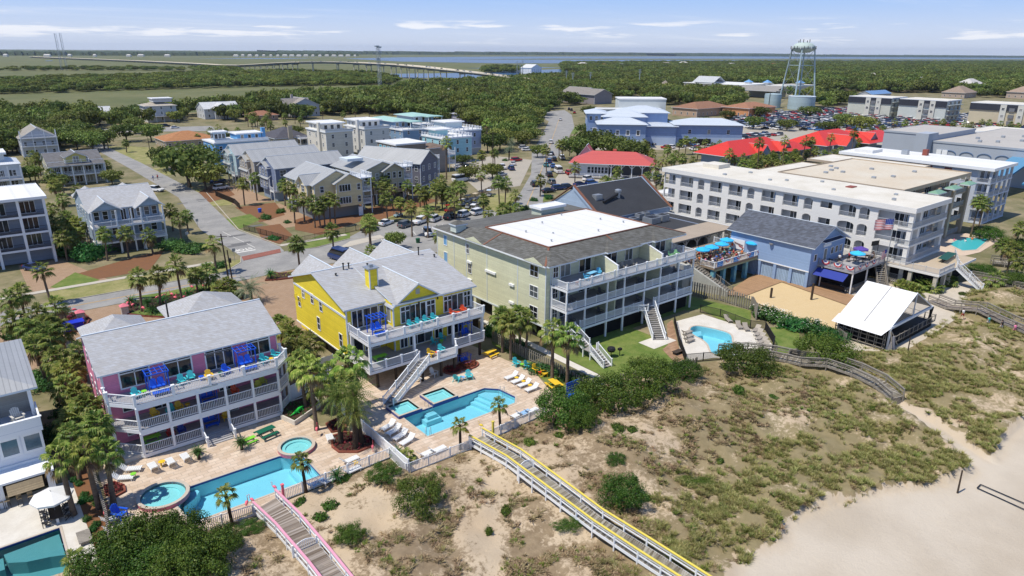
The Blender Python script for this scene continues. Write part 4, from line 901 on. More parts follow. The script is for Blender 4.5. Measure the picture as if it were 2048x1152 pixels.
for z in(3.6,6.7):wins(t,'W',163,167.2,1,66.59,z,1.6,1.6,'g');wins(t,'W',169,178,3,67.59,z,.9,1.2);wins(t,'S',73.2,77,1,159.39,z,3.0,1.6,'s4');wins(t,'S',78,79.8,1,159.39,z,.8,1.5)
porch(t,80.0,160.4,83,165,(2.9,6.0),top=9.2,npost=2,w=.25);MB().box(79.9,160,9.2,83.2,166,9.4).build('deck',WHT,t);rail(t,[(80,166),(80,160.2),(83.1,160.2),(83.1,166)],9.4,1,.15,1.6);win(t,'S',79.0,159.3,.1,1,2.1,'p',gl=WHT,name='door')
BE=(.42,.38,.27)
t=house('beige stilt town house with a projecting white balcony tower',84.2,168.6,97.4,186,2.8,9.2,11.6,BE,'Y',floors=[3.0,6.1],rm=SEAMY,step=3.2);MB().box(83.8,175,11.3,88.5,180,12.0).build('skylight',TSTUC,t,color=(.6,.66,.7))
porch(t,97.4,169.4,100.6,173.5,(3.0,6.1),top=9.2,npost=2,w=.25);MB().box(97.4,169.2,9.2,100.8,174,9.4).build('deck',WHT,t);rail(t,[(97.5,174),(97.5,169.3),(100.7,169.3),(100.7,174)],9.4,1,.15,1.6);gable(t,90.5,167.6,97.2,176,9.2,11,'Y',.4,.4,SEAMY);walls(t,90.8,167.8,97,170,2.8,9.2,BE,gab=[('Y',90.8,167.8,97,170,9.2,10.9,.5)],name='bay');wins(t,'S',91.3,96.6,3,167.79,6.9,.9,1.6);wins(t,'S',91.3,96.6,3,167.79,3.8,.9,1.6)
a_=P(842,372.5,2.8);b_=P(876,361.5,2.8);an=math.atan2(b_[1]-a_[1],b_[0]-a_[0]);L_=math.hypot(b_[0]-a_[0],b_[1]-a_[1])
x,y=a_
t=house('slate grey stilt town house with a big gable beside the palms',x,y,x+L_,y+22,2.8,9.6,12.6,(.17,.17,.21),'Y',floors=[3.0,6.2],rm=SEAMY,st='g',step=2.6)
for z in(3.0,6.1,9.2):MB().mi(1).box(x+L_+.1,y+1,z-.3,x+L_+3,y+12,z-.02).mi(0).box(x+L_+.13,y+1.03,z-.019,x+L_+2.97,y+12,z).build('deck',[DECKB,WHT],t);rail(t,[(x+L_+.1,y+1),(x+L_+2.9,y+1),(x+L_+2.9,y+12)],z,1,.16,3)
for k in(1.2,6,11.8):post(t,x+L_+2.9,y+k,0,9,.25)
rot(t,an)
CRM=(.66,.63,.56)
for i,(lab,x0,y0,x1,y1,c)in enumerate((('cream three storey town house with chimney and roof terrace, left of its twin',113.5,254,124.5,272,CRM),('cream three storey town house with an orange rug on its roof terrace',131,256,142,274,(.66,.66,.64)))):
 t=house(lab,x0,y0,x1,y1,.1,10.2,0,c,roof='flat',floors=[.6,3.7,6.9],st='g',step=4.6,ov=.3)
 MB().box(x0+1,y0+6,10.4,x1-1,y1-.2,12.7).build('upper_wall',TSTUC,t,color=c);flat(t,x0+.6,y0+5.6,x1-.6,y1,13.1,.35,.5,MEMB);MB().box(x0-.8,y0+4.6,0,x0,y0+6.2,13.6).build('chimney',TSTUC,t,color=c)
 b=MB().box(x0-.3,y0-.3,10.2,x1+.3,y0-.15,11.2).box(x0-.3,y0-.14,10.2,x0-.15,y0+4.4,11.2).box(x1+.15,y0-.14,10.2,x1+.3,y0+6,11.2);b.build('parapet',TSTUC,t,color=(.62,.62,.6));wins(t,'S',x0+1.5,x1-1.5,3,y0+5.99,10.7,1.3,1.6,'p');wins(t,'W',y0+7,y1-1,3,x0+.99,10.9,.9,1.2,'dh')
 if i:MB().box(x0+3,y0+.6,10.42,x0+8,y0+4,10.5).build('rug',TINT,t,color=(.7,.22,.1))
for i,(lab,x0,y0,x1,y1,c)in enumerate((('blue town house with seafoam green roofs beside the cream pair',146,252,157,282,(.22,.34,.50)),('pale blue town house with seafoam roofs farthest back in the row',165,268,178,292,(.42,.52,.60)))):
 t=house(lab,x0,y0,x1,y1,.1,9.0,0,c,roof='flat',floors=[.6,3.6,6.5],st='g',step=4,ov=.3);MB().box(x0+1,y0+9,9.4,x1-1,y1-.5,12).build('upper_wall',TSTUC,t,color=c)
 hip(t,x0+.8,y0+8.5,x1-.8,y1,12,13,.8,TROOF,color=(.36,.56,.50));flat(t,x0+5.5,y0+3,x1,y0+8,12,.2,.3,TROOF,TROOF,color=(.36,.56,.50));rail(t,[(x0,y0+9),(x0,y0),(x1,y0),(x1,y0+9)],9.3,1.1,.3,2.5);wins(t,'S',x0+1.3,x1-1.3,3,y0+8.99,9.8,1.3,1.6,'p')
 for k in(x0+5.7,x1-.2):post(t,k,y0+3.2,9.3,11.9,.2)
TQ=(.33,.58,.64)
t=house('turquoise flat roofed town house with a railed roof terrace',142.3,216.6,155.2,231,2.6,9.3,0,TQ,roof='flat',floors=[3.2,6.2],low=(.45,.40,.33),step=4.2,ov=.3);rail(t,[(142.3,231),(142.3,216.6),(155.2,216.6),(155.2,231)],9.6,1.1,.3,2.1,w=.3)
MB().box(144,223.5,9.6,149,229,11.7).build('pavilion',TSTUC,t,color=TQ);flat(t,143,222.6,150,230,12.1,.3,.3,MEMB);MB().box(160.8,232,.1,161.8,232.1,.2).build('step',CONC,t)
t=house('lavender blue town house with a white railed roof behind the turquoise one',158,232,171,252,2.6,9.6,0,(.34,.40,.56),roof='flat',floors=[3.2,6.2],low=(.4,.4,.4),step=4.6,ov=.3);rail(t,[(158,252),(158,232),(171,232),(171,252)],9.9,1.1,.3,2.1,w=.3);flat(t,159,240,168,250,12.6,.3,.3,MEMB);MB().box(159.5,240.5,9.9,167.5,249.5,12.2).build('pavilion',TSTUC,t,color=(.5,.6,.66))
t=house('brown flat roofed town house with turquoise windows behind the metal roofs',116,205,127.5,218,.1,10.2,0,(.26,.22,.18),roof='flat',floors=[3.4],ov=.5,step=4);wins(t,'W',206,217,4,115.99,7.6,1.6,1.8,'p',gl=mat('turquoise_glass',(.10,.42,.52),.15,.2));MB().box(127.6,203,.1,135,212,8.6).build('wing',TWALL,t,color=(.30,.27,.25));hip(t,127.6,203,135,212,8.6,9.8,.5,TRIMT,color=(.2,.15,.12));porch(t,135,202,137.8,210,(2.9,6.0),npost=2,top=8.4)
t=house('dark roofed tan house with a tall chimney and white balcony',102,276,116,292,.1,6.6,10.2,(.36,.31,.22),'X','hip',rm=TRIMT,rc=(.09,.09,.11),floors=[3.2],step=4);MB().box(107.2,275.2,0,108.9,275.99,11.2).build('chimney',TSTUC,t,color=(.44,.38,.30));porch(t,110.5,272,119,275.9,(3.2,6.4),npost=4,top=6.3,bal=.3)
for lab,x0,y0,x1,y1,ze,zr,c,rc,ax,rf in(('white three storey house with a low hip roof beyond the oaks',92,446,108,462,9.2,11.4,(.56,.56,.56),(.46,.42,.36),'X','hip'),('white gabled house with front steps beyond the oaks',124,448,145,464,6.4,9.6,(.56,.58,.62),(.60,.62,.64),'X','gable'),('low brown roofed house beside the white gabled house',142,420,158,432,3.2,5.6,(.35,.25,.2),(.33,.16,.10),'X','hip'),('grey shingled house with a cross gable among the oaks',172,432,190,450,7.2,11.4,(.46,.47,.50),(.33,.30,.27),'Y','gable'),('white metal roofed house in front of the marsh',217,474,235,490,5.6,8.2,(.56,.58,.6),(.60,.62,.64),'X','hip'),('small grey house half hidden in the oaks',262,392,272,402,4.2,6.8,(.42,.45,.5),(.4,.4,.4),'Y','gable'),('long low purple-grey house with a flat chimney',236,338,272,350,5.2,6.6,(.34,.34,.42),(.36,.36,.40),'X','hip'),('white shed roof among the trees at the far left',72,480,80,490,4,7.6,(.6,.62,.64),(.66,.68,.70),'X','gable'),('grey two gabled inn behind the blue civic building',412,420,434,446,7.6,12.2,(.27,.25,.27),(.27,.25,.23),'Y','gable'),('brown hip roofed house right of the white box building',384,284,420,304,5.4,9.0,(.42,.30,.22),(.30,.16,.10),'X','hip'),('orange walled house with white stairs beside the palm row',409,262,440,282,6,9.0,(.55,.26,.12),(.36,.18,.11),'X','hip'),('white hip roofed house on the far wooded ridge',880,292,912,312,9,15,(.6,.6,.6),(.55,.54,.52),'X','hip'),('tan roofed house before the white one on the ridge',770,262,800,282,5,11,(.42,.34,.28),(.32,.25,.20),'X','hip'),('large tan roofed house near the right edge of the woods',812,214,850,240,6,13,(.42,.34,.28),(.36,.27,.21),'X','hip'),('orange roofed house at the far right edge',800,178,850,204,6,12,(.5,.36,.28),(.46,.22,.12),'X','hip'),('white waterfront house on the marsh point',860,1010,885,1040,12,18,(.7,.72,.74),(.66,.68,.70),'Y','gable'),('long white dock house right of the waterfront house',950,950,985,965,4,7,(.7,.7,.7),(.66,.66,.66),'X','gable'),('blue roofed storage shed behind the parking lot',640,330,668,342,4.5,6.5,(.4,.42,.45),(.16,.28,.50),'X','gable'),('long blue roofed shed right of the first shed',660,300,700,312,5.5,8,(.4,.42,.45),(.16,.30,.55),'X','gable'),('white low store roof among the woods in the centre',560,560,580,572,5,6.5,(.6,.6,.6),(.68,.68,.68),'X','gable')):
 t=house(lab,x0,y0,x1,y1,.1,ze,zr,c,ax,rf,rm=TRIMT,rc=rc,name='beach_house',floors=[z for z in(.4,3.6,6.4)if z+2.4<ze],step=4.5,ov=.8)
 if 'hip roof beyond' in lab:MB().box(x0+5,y0+3,11,x1-1,y1-3,12.8).build('upper_wall',TSTUC,t,color=c);flat(t,x0+5,y0+3,x1-1,y1-3,13.1,.3,.6);porch(t,x0,y0-3,x1,y0,(3.6,),npost=5,bal=.4)
 if 'front steps' in lab:gable(t,x0+5,y0-3,x0+15,y0+6,6.4,9.4,'Y',.5,.4,TRIMT,color=rc);walls(t,x0+5.5,y0-2.6,x0+14.5,y0,.1,6.4,c,gab=[('Y',x0+5.5,y0-2.6,x0+14.5,y0,6.4,9.2,.5)],name='bay');porch(t,x0+7,y0-5.4,x0+13,y0-2.7,(3.2,),npost=3,bal=.4)
 if 'cross gable' in lab:gable(t,x0-3,y0+4,x1-4,y0+12,7,11.2,'X',.5,.4,TRIMT,color=rc);MB().box(x0+4,y0+10,9,x0+5.4,y0+11.4,13.2).build('chimney',TSTUC,t,color=(.4,.36,.33))
 if 'two gabled' in lab:gable(t,x0-1,y0-16,x1-2,y0+1,7.6,11.6,'Y',.6,.5,TRIMT,color=rc);walls(t,x0-.5,y0-15.5,x1-2.5,y0,.1,7.6,c,gab=[('Y',x0-.5,y0-15.5,x1-2.5,y0,7.6,11.4,.5)],name='wing')
t=thing('shopping_centre','far row of low white shops with small blue roofed turrets','shopping centre',(700,450,0))
MB().box(700,460,0,760,540,6).box(745,430,0,800,470,5).box(620,372,0,640,400,6).build('wall',TSTUC,t,color=(.58,.55,.50));flat(t,700,460,760,540,6.5,.5,1,MEMB);flat(t,745,430,800,459,5.5,.5,1,TANR)
gable(t,702,500,724,528,8,14,'Y',1,1,TRIMT,color=(.5,.53,.56));MB().box(703,501,0,723,527,8).build('hall',TSTUC,t,color=(.4,.42,.46));gable(t,602,360,624,400,7,11,'Y',1,.5,TRIMT,color=(.3,.29,.28))
for x,y in((742,480),(752,462),(778,436)):MB().box(x-3,y-3,0,x+3,y+3,8).build('turret',TSTUC,t,color=(.6,.6,.58));hip(t,x-3,y-3,x+3,y+3,8,11,1,TROOF,color=(.16,.34,.62))
CB=(.25,.35,.56)
x,y=223.5,217;t=thing('civic_building','blue civic building with stepped pale metal hip roofs','public building',(x,y,0))
def blk(x0,y0,x1,y1,ze,zr,z0=0):MB().box(x0,y0,z0,x1,y1,ze).build('wall',TWALL,t,color=CB);MB().box(x0-.02,y0-.02,z0,x1+.02,y1-.1,z0+3.6).build('lower_wall',TSTUC,t,color=(.42,.52,.68));hip(t,x0,y0,x1,y1,ze,zr,1.0,mat('pale_metal_roof',(.55,.60,.65),.4,.08,.3,'line',.6,axis='D',dark=.85))
blk(x+.5,y,x+21,y+13,10.2,12.6);blk(x+3,y+10,x+22,y+26,12.6,15.4);blk(x-4,y+14,x+4.5,y+30,13.6,15.0);blk(x+12,y+24,x+34,y+42,13.4,16.0);blk(x+22,y+10,x+36,y+30,8.6,9.2);blk(x+36,y+12,x+66,y+28,9.2,11.6)
wins(t,'S',x+2,x+20,4,y-.01,5.6,1.1,1.9,'g',fw=.35);wins(t,'S',x-3.6,x+4,3,y+13.99,10.6,1.1,1.7,'g');wins(t,'S',x-3,x+2,1,y+13.99,4.4,1.3,2.6,'g',fw=.3);wins(t,'S',x+38,x+64,3,y+11.99,5.2,1.2,1.8,'g');wins(t,'W',y+16,y+28,4,x-4.01,10.6,1.1,1.7,'g');MB().box(x+38,y+11.4,.2,x+44,y+11.95,3).box(x+46,y+11.4,.2,x+52,y+11.95,3).build('garage_opening',mat('near_black',(0,0,0)),t)  # garage openings are near-black slabs standing in for the shade inside
rot(t,-math.radians(42))
t=thing('white_hall','plain white box building with flat roof behind the civic building','hall',(318,292,0));x,y=318,292
walls(t,x,y,x+28,y+17,0,13.2,(.56,.60,.60),m=TSTUC);flat(t,x,y,x+28,y+17,13.8,.5,.3);MB().box(x-14,y-8,0,x+24,y-.1,8).build('wing',TSTUC,t,color=(.56,.6,.6));flat(t,x-14,y-8,x+24,y-.3,8.4,.4,.3);wins(t,'E',y+3,y+14,3,x+28.01,8.6,1.4,2,'g');rot(t,-math.radians(40))
RED=(.62,.045,.03);REDM=mat('red_metal_roof',RED,.45,.06,.3,'line',.55,axis='X',dark=.8);REDY=mat('red_metal_roof_across',RED,.45,.06,.3,'line',.55,axis='Y',dark=.8);REDF=mat('faded_red_roof',(.50,.10,.09),.6,.08,.3,'line',.55,axis='D',dark=.85)
a_=P(1143,326,4.6);b_=P(1217,329,4.6);x,y=a_
t=thing('cafe','white cafe with a faded red metal roof and timber porch','restaurant',(x,y,0));w_=math.hypot(b_[0]-a_[0],b_[1]-a_[1]);an=math.atan2(b_[1]-a_[1],b_[0]-a_[0])
walls(t,x,y,x+w_,y+11,.6,4.6,(.6,.62,.66),m=TSTUC);wins(t,'S',x+5.5,x+w_-.2,6,y-.01,1.6,1.2,2.0,'dh',fw=.14);hip(t,x-.2,y-1,x+w_+15,y+12,4.9,8.3,.6,REDF)
for i in range(5):k=x+w_+1+i*3.4;post(t,k,y-.6,.6,4.7,.28);MB().bar((k,y-.6,3.4),(k+1.1,y-.6,4.6),.16).bar((k,y-.6,3.4),(k-1.1,y-.6,4.6),.16).build('brace',WHT,t)
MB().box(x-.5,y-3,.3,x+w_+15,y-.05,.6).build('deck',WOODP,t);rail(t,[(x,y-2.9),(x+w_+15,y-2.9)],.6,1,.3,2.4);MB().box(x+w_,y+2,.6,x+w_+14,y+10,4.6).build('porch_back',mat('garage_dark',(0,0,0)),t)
gable(t,x+1,y+12,x+6,y+17,6.0,9.2,'Y',.4,.4,REDF);walls(t,x+1.2,y+12.2,x+5.8,y+17,0,6,(.55,.5,.5),m=TSTUC,gab=[('Y',x+1.2,y+12.2,x+5.8,y+17,6,9,.5)]);MB().box(x+13,y+8,7,x+14.2,y+9.2,8.6).build('chimney',TSTUC,t,color=(.45,.12,.08));MB().box(x+8,y+13,0,x+24,y+19,5.5).build('annex',TSTUC,t,color=(.4,.45,.5));rot(t,an)
t=thing('restaurant','nearer red roofed restaurant with small grey gables among the palms','restaurant',(222,145,0))
MB().box(221.5,147,0,269,160,4).build('wall',TSTUC,t,color=(.25,.33,.45));hip(t,221,146.4,262,162,4.2,8.6,1.0,REDM);hip(t,252,142.6,268,152,4.2,6.8,.8,REDY)
for xx in(236,251):gable(t,xx,144.2,xx+7,152,4.2,7.4,'Y',.3,.3,REDY);walls(t,xx+.3,144.4,xx+6.7,148,0,4.2,(.32,.35,.42),m=TSTUC,gab=[('Y',xx+.3,144.4,xx+6.7,148,4.2,7.2,.5)],trim=False,name='gable_wall')
for k in range(8):post(t,224+k*5.6,146.2,0,4,.5)
t=thing('restaurant','farther red roofed restaurant with tall grey gables near the lot','restaurant',(275,138,0))
MB().box(276,141,0,318,156,4.6).build('wall',TSTUC,t,color=(.3,.34,.42));hip(t,276,140,310,157,4.8,9.4,1,REDM);hip(t,300,134,334,150,4.6,8,1,REDM)
for xx in(284,303):gable(t,xx,135.6,xx+9,148,4.8,8.4,'Y',.3,.3,REDY);walls(t,xx+.4,135.8,xx+8.6,142,0,4.8,(.32,.35,.42),m=TSTUC,gab=[('Y',xx+.4,135.8,xx+8.6,142,4.8,8.2,.5)],trim=False,name='gable_wall')
for k in range(5):post(t,280+k*6,139,0,4.4,.5)
BGW=(.36,.46,.60)
t=thing('restaurant','pale blue restaurant with steep black membrane roof and ducts behind the condo block','restaurant',(107,100,0))
x0,x1,y0,y1,ze,zr=107.5,130.5,101.8,120,5.6,11.2;yr=110.9
walls(t,x0,y0,x1,y1,0,ze,BGW,gab=[('X',x0,y0,x1,y1,ze,zr-.1,.5)]);gable(t,x0+.5,y0,x1-.5,y1,ze+.12,zr+.12,'X',.2,0,TAR,tm=WHT)
cpm=mat('copper_flashing',(0,0,0))
for xx in(x0,x1):
 MB().add([(xx-.3,y0-.5,ze-.3),(xx+.3,y0-.5,ze-.3),(xx+.3,yr,zr+.5),(xx-.3,yr,zr+.5),(xx-.3,y0-.5,ze-.9),(xx+.3,y0-.5,ze-.9),(xx+.3,yr,zr-.3),(xx-.3,yr,zr-.3)],((3,2,1,0),(0,1,5,4),(1,2,6,5),(0,4,7,3))).build('parapet',TSTUC,t,color=BGW)
 MB().bar((xx,y0-.5,ze-.25),(xx,yr,zr+.55),.7,.12).bar((xx,y1+.5,ze-.25),(xx,yr,zr+.55),.7,.12).build('coping',cpm,t)
MB().box(99,88,0,124,101.79,4.2).build('wing',TSTUC,t,color=(.13,.17,.30));flat(t,99,88,124.3,101.5,4.5,.3,.2,TAR,TSTUC,color=(.3,.36,.5))
MB().box(124.31,86,0,129.5,101.5,4.0).build('white_wall',WHT,t);flat(t,124.6,84,129.3,101.4,4.2,.2,.1,TAR)
b=MB()
MB().box(110.2,106.4,8.6,112.2,107.8,9.8).build('roof_unit',STEEL,t);MB().bar((111.5,105.4,8.3),(117,106.4,9.3),.5,.5).build('duct',BLK,t);MB().lathe((117.4,106.6,8.2),((.55,0),(.55,1.4),(.75,1.5),(.75,2.0),(.3,2.2)),12).build('extractor',STEEL,t)
for i,(xx,yy,w,h)in enumerate(((104,98.5,2.2,1.1),(113.5,98,1.8,1.0),(117,99.4,1.6,1.2),(119.2,99.6,1.6,1.2),(115.5,94.6,3.0,1.3),(119,94.6,2.4,1.5),(106,91,2,1))):
 MB().box(xx,yy,4.6,xx+w,yy+w*.9,4.6+h).build('air_conditioner',STEEL,t);MB().box(xx+.3,yy+.3,4.6+h,xx+w-.3,yy+w*.9-.3,4.64+h).build('fan_grille',BLK,t)
MB().lathe((106.4,99.5,5.2),((.02,0),(.5,.25),(.62,.5)),12).build('satellite_dish',TINT,t,color=(.5,.16,.06));MB().tube([(106.4,99.5,4.5),(106.4,99.5,5.3)],.06).build('mast',STEEL,t)
t=thing('beach_bar','open beach bar with flat tan roof on timber posts above the party deck','bar',(100,68,0))
flat(t,95,81.6,126.5,87.9,4.9,.3,.3,mat('tan_felt',(.36,.30,.24),.9,.15,.4),GREYW,lip=.02)
for k in range(9):
 xx=96+k*3.7;post(t,xx,81.8,0,4.6,.25,mat('pale_timber',(.52,.50,.46),.8,.1));MB().bar((xx,81.8,3.5),(xx+1,81.8,4.5),.14).bar((xx,81.8,3.5),(xx-1,81.8,4.5),.14).build('brace',MATS['pale_timber'],t)
MB().box(95,87,.1,126,87.2,4.5).build('back_wall',TSTUC,t,color=(.10,.11,.14))
MB().box(95,79,2.6,118,87,2.7).build('floor',GREYW,t)
DK=[(96,79),(96,71.2),(101,71.2),(101,68),(116.3,68),(116.3,79)]
MB().prism(DK,3.6,3.95).build('deck',mat('deck_brown',(.27,.21,.15),.85,.25,1,'line',.15,axis='Y',dark=.6),t)
rail(t,[(101.1,71),(101.1,68.1),(116.2,68.1),(116.2,79)],3.95,1.05,.2,2.5,m=WHT)
for k,xx in enumerate((101.6,104.6,108,111.6,115.8)):MB().box(xx-.35,68.2,0,xx+.35,68.9,3.6).build('painted_column',mat('painted_column',(.06,.28,.50),.7,.5,1.1,col2=(.22,.42,.36)),t)
MB().box(101.2,68.0,3.3,116.2,68.1,3.62).build('beam',mat('mossy_beam',(.30,.33,.2),.9,.3,2),t)
stair(t,101.5,64.6,0,99.6,71.2,3.9,2.2,16,m=GREYW,tm=GREYW,bal=.3)
MB().prism([(98.3,72.5),(97.8,72.2),(99.8,64.2),(100.3,64.4)],0,lambda x,y:.9+max(0,(y-64.4))*.5).build('ramp_wall',mat('worn_plaster',(.42,.42,.38),.9,.25,.8),t)
MB().box(96.2,71.0,0,98.2,73,4.6).build('plaster_pier',MATS['worn_plaster'],t)
BLUEB=mat('banner_blue',(.03,.22,.62),.6,.1)
for k in range(3):MB().box(101.8+k*4.9,68.0,4.05,103.4+k*4.9,68.02,4.95).build('banner',BLUEB,t);MB().box(102.0+k*4.9,67.985,4.2,103.2+k*4.9,67.998,4.45).box(102.2+k*4.9,67.985,4.6,103.0+k*4.9,67.998,4.75).build('banner_print',TINT,t,color=(.3,.55,.85))
RW=[mat('bunting_red',(.55,.03,.04)),mat('bunting_white',(.75,.75,.75)),mat('bunting_blue',(.04,.07,.30))]
def bunting(par,x,y,z,w=1.5,face='S',parname='bunting'):
 b=MB()
 for i,(r0,r1)in enumerate(((1,.7),(.7,.38),(.38,0))):
  b.mi(i)
  for k in range(8):
   a,c=PI+PI*k/8,PI+PI*(k+1)/8;pt=lambda r,q:(x+math.cos(q)*r*w/2,y-.02-.004*i,z+math.sin(q)*r*w/2*.9)if face=='S' else(x-.02-.004*i,y+math.cos(q)*r*w/2,z+math.sin(q)*r*w/2*.9)
   b.add([pt(r0,a),pt(r0,c),pt(r1,c),pt(r1,a)],((0,1,2,3),))
 b.build(parname,RW,par)
for k in range(4):bunting(t,104.9+k*3.3,68.0,4.95,1.2)
BB=(.27,.39,.60)
t=thing('beach_bar','bright blue building with slate shingle roof and bunting hung bar deck','bar',(114.6,51,0))
x0,x1,y0,y1=114.6,126.6,57.8,74.2
walls(t,x0,y0,x1,y1,3.3,8.0,BB,m=mat('blue_siding',BB,.75,.08,.5,'line',.25,axis='Z',dark=.93),gab=[('Y',x0,y0,x1,y1,8.0,10.6,.5)],trim=False)
gable(t,x0,y0,x1,y1,8.0,10.8,'Y',.5,.8,SHB);MB().box(x0+.3,y0,0,x0+.5,y1,3.3).box(x0+.5,y0,0,x1,y0+.2,3.3).build('lower_slats',mat('blue_slats',(.30,.42,.58),.8,.2,1,'line',.3,axis='D',dark=.25),t)
for k in range(6):MB().box(x0-.02,y0+k*3.15,0,x0+.5,y0+k*3.15+.55,3.3).build('pier',MATS['blue_siding'],t)
MB().box(x0-.05,y0-.02,3.15,x0+.1,y1,3.35).build('sill_band',WHT,t)
win(t,'S',116.2,y0-.01,5.0,.8,1.2,'p');win(t,'S',119.6,y0-.01,4.6,1.0,2.1,'p',name='door');wins(t,'S',121.2,126,3,y0-.01,5.4,.9,1.2,'p');MB().box(118.6,y0-.12,7.1,121.2,y0-.02,7.6).build('sign_board',WHT,t);gable(t,117.4,y0-.9,124,y0,8.35,8.5,'X',.1,.1,TRIMT,color=(.04,.05,.09),rp=.99)
MB().lathe((x0-.25,65.5,6.6),((.02,0),(.35,.1),(.42,.35)),12).build('speaker',STEEL,t);MB().bar((x0,65.5,6.8),(x0-.3,65.5,6.8),.12).build('bracket',BLK,t)
sg=MB().box(x0-.14,71.0,4.3,x0-.04,74.2,6.2).build('sign',WHT,t)
def text3(par,s,loc,rot3,size,m,name='lettering',ext=.01,shear=0,bold=0):
 c=bpy.data.curves.new(name,'FONT');c.body=s;c.size=size;c.extrude=ext;c.offset=bold;c.shear=shear;c.align_x='CENTER';c.align_y='CENTER'
 o=bpy.data.objects.new(name,c);COL.objects.link(o);c.materials.append(m);o.rotation_euler=rot3
 bpy.context.view_layer.update();me=bpy.data.meshes.new_from_object(o);bpy.data.objects.remove(o);o=bpy.data.objects.new(name,me);COL.objects.link(o);o.rotation_euler=rot3
 if par is not None:off=OFF.get(par.name,tuple(par.location));o.parent=par;o.location=tuple(loc[i]-off[i]for i in range(3))
 else:o.location=loc
 return o
for k,(zz,yy,ln,am,mm)in enumerate(((5.45,73.2,1.9,.20,mat('sign_brown',(.16,.05,.04))),(5.0,72.2,1.1,.12,mat('sign_red',(.5,.06,.03))))):
 MB().tube([(x0-.16,yy-ln*q/40,zz-.35*q/40+am*math.sin(q*1.3))for q in range(41)],.045,4).build('script_lettering',mm,t)
MB().lathe((x0-.2,73.6,4.9),((.05,-.3),(.22,-.1),(.22,.2),(.05,.4)),8).build('lobster_emblem',mat('sign_orange',(.55,.12,.03)),t)
BD=[(117.4,51.2),(129.3,51.2),(129.3,57.78),(117.4,57.78)]
MB().prism(BD,3.9,4.2).build('deck',mat('deck_grey',(.36,.35,.36),.8,.15,.8),t);rail(t,[(117.5,57.7),(117.5,51.3),(129.2,51.3),(129.2,57.7)],4.2,1.05,.16,2.4,m=mat('grey_rail',(.28,.28,.31),.8,.1))
for k in range(3):bunting(t,117.4,56.4-k*2.2,5.15,1.5,'W')
for k in range(3):bunting(t,119.5+k*2.6,51.2,5.1,1.5)
for x,y in((117.6,51.4),(123,51.4),(129,51.4),(117.6,57)):post(t,x,y,0,4.0,.18,WHT)
MB().add([(117.3,52.0,3.7),(117.3,57.6,3.7),(115.6,57.6,2.7),(115.6,52.0,2.7)],((0,1,2,3),)).build('awning',mat('blue_awning',(.03,.05,.28),.8,.1),t)
MB().box(118.2,53.5,0,128.5,57.7,3.8).build('bar_interior',mat('near_black',(0,0,0)),t);MB().box(117.6,52.6,0,118.1,57.5,1.1).build('bar_counter',DARKW,t)  # bar interior is a solid near-black block in place of its shade
stair(t,124,48.6,0,129.6,52.6,4.2,1.5,16,m=GREYW,tm=GREYW,rm=GREYW)
HW=mat('white_stucco',(.77,.755,.72),.8,.05,.5,'line',.3,axis='Z',dark=.94)
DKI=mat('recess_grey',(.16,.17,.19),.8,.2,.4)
t=thing('hotel','long white four storey hotel with arched balcony openings and cream roof','hotel',(131.2,48.4,0))
X0,X1,Y0,Y1=131.6,146.4,48.8,105
fl=[.6,4.0,7.2,10.4];R_=.0
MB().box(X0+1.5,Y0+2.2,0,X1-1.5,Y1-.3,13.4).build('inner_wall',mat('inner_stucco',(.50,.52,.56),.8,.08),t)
flat(t,X0,Y0,X1,Y1,14.1,.9,.5,TANR,HW,lip=.05)
op=[]
ys_=[103.2,98.4,94.4,90.4,85.4,81.6,77.4,72.4,68.6,64.9,60.6,57.4,52.0]
ws_=[3.2,3.6,1.7,3.2,3.4,1.7,3.2,3.4,1.8,2.4,3.2,1.9,5.8];ar=[0,0,1,0,0,1,0,0,1,0,2,1,0]
f=MB();cur=Y1
def panel(y0_,y1_,z0,z1):f.box(X0,y0_,z0,X0+.4,y1_,z1)
for yc,w in zip(ys_,ws_):panel(yc+w/2,cur,0,13.3);cur=yc-w/2
panel(Y0,cur,0,13.3)
for yc,w,a in zip(ys_,ws_,ar):
 for i,z in enumerate(fl):
  zt=fl[i+1]if i<3 else 13.4;hh=2.15 if a==0 and w<3 else 2.35
  lo=.9 if(w<2.6 and a==0)else 0
  panel(yc-w/2,yc+w/2,z+hh,zt+(lo and 0))
  if lo:panel(yc-w/2,yc+w/2,z,z+lo)
  if a:
   n=8;r=w/2
   for k in range(n):
    q0,q1=PI*k/n,PI*(k+1)/n;ya,yb=yc+r*math.cos(q0),yc+r*math.cos(q1);za,zb=z+hh-.55+.55*math.sin(q0),z+hh-.55+.55*math.sin(q1)
    f.add([(X0,ya,z+hh),(X0,yb,z+hh),(X0,yb,zb),(X0,ya,za),(X0+.4,ya,za),(X0+.4,yb,zb)],((0,3,2,1),(2,3,4,5)))
  f.box(X0+.4,yc-w/2,z-.2,X0+1.6,yc+w/2,z)
 panel(yc-w/2,yc+w/2,0,.6)
f.build('facade',HW,t)
SHUT=MATS['blue_shutter']
for yc,w,a in zip(ys_,ws_,ar):
 for i,z in enumerate(fl):
  if w>2.6 or a:rail(t,[(X0+.12,yc+w/2),(X0+.12,yc-w/2)],z,.95,.16,9,m=mat('pale_rail',(.50,.52,.54),.6,.05),posts=False)
  win(t,'W',yc-.3,X0+1.49,z+.05,min(w*.45,1.6),2.1,'s2' if w>2.6 else 'p',name='door' if w>2 else 'window')
  if w>2.6 and not a and i==3:win(t,'W',yc-w/2+.6,X0+1.48,z+.05,.9,2.1,'p',gl=SHUT,name='blue_door')
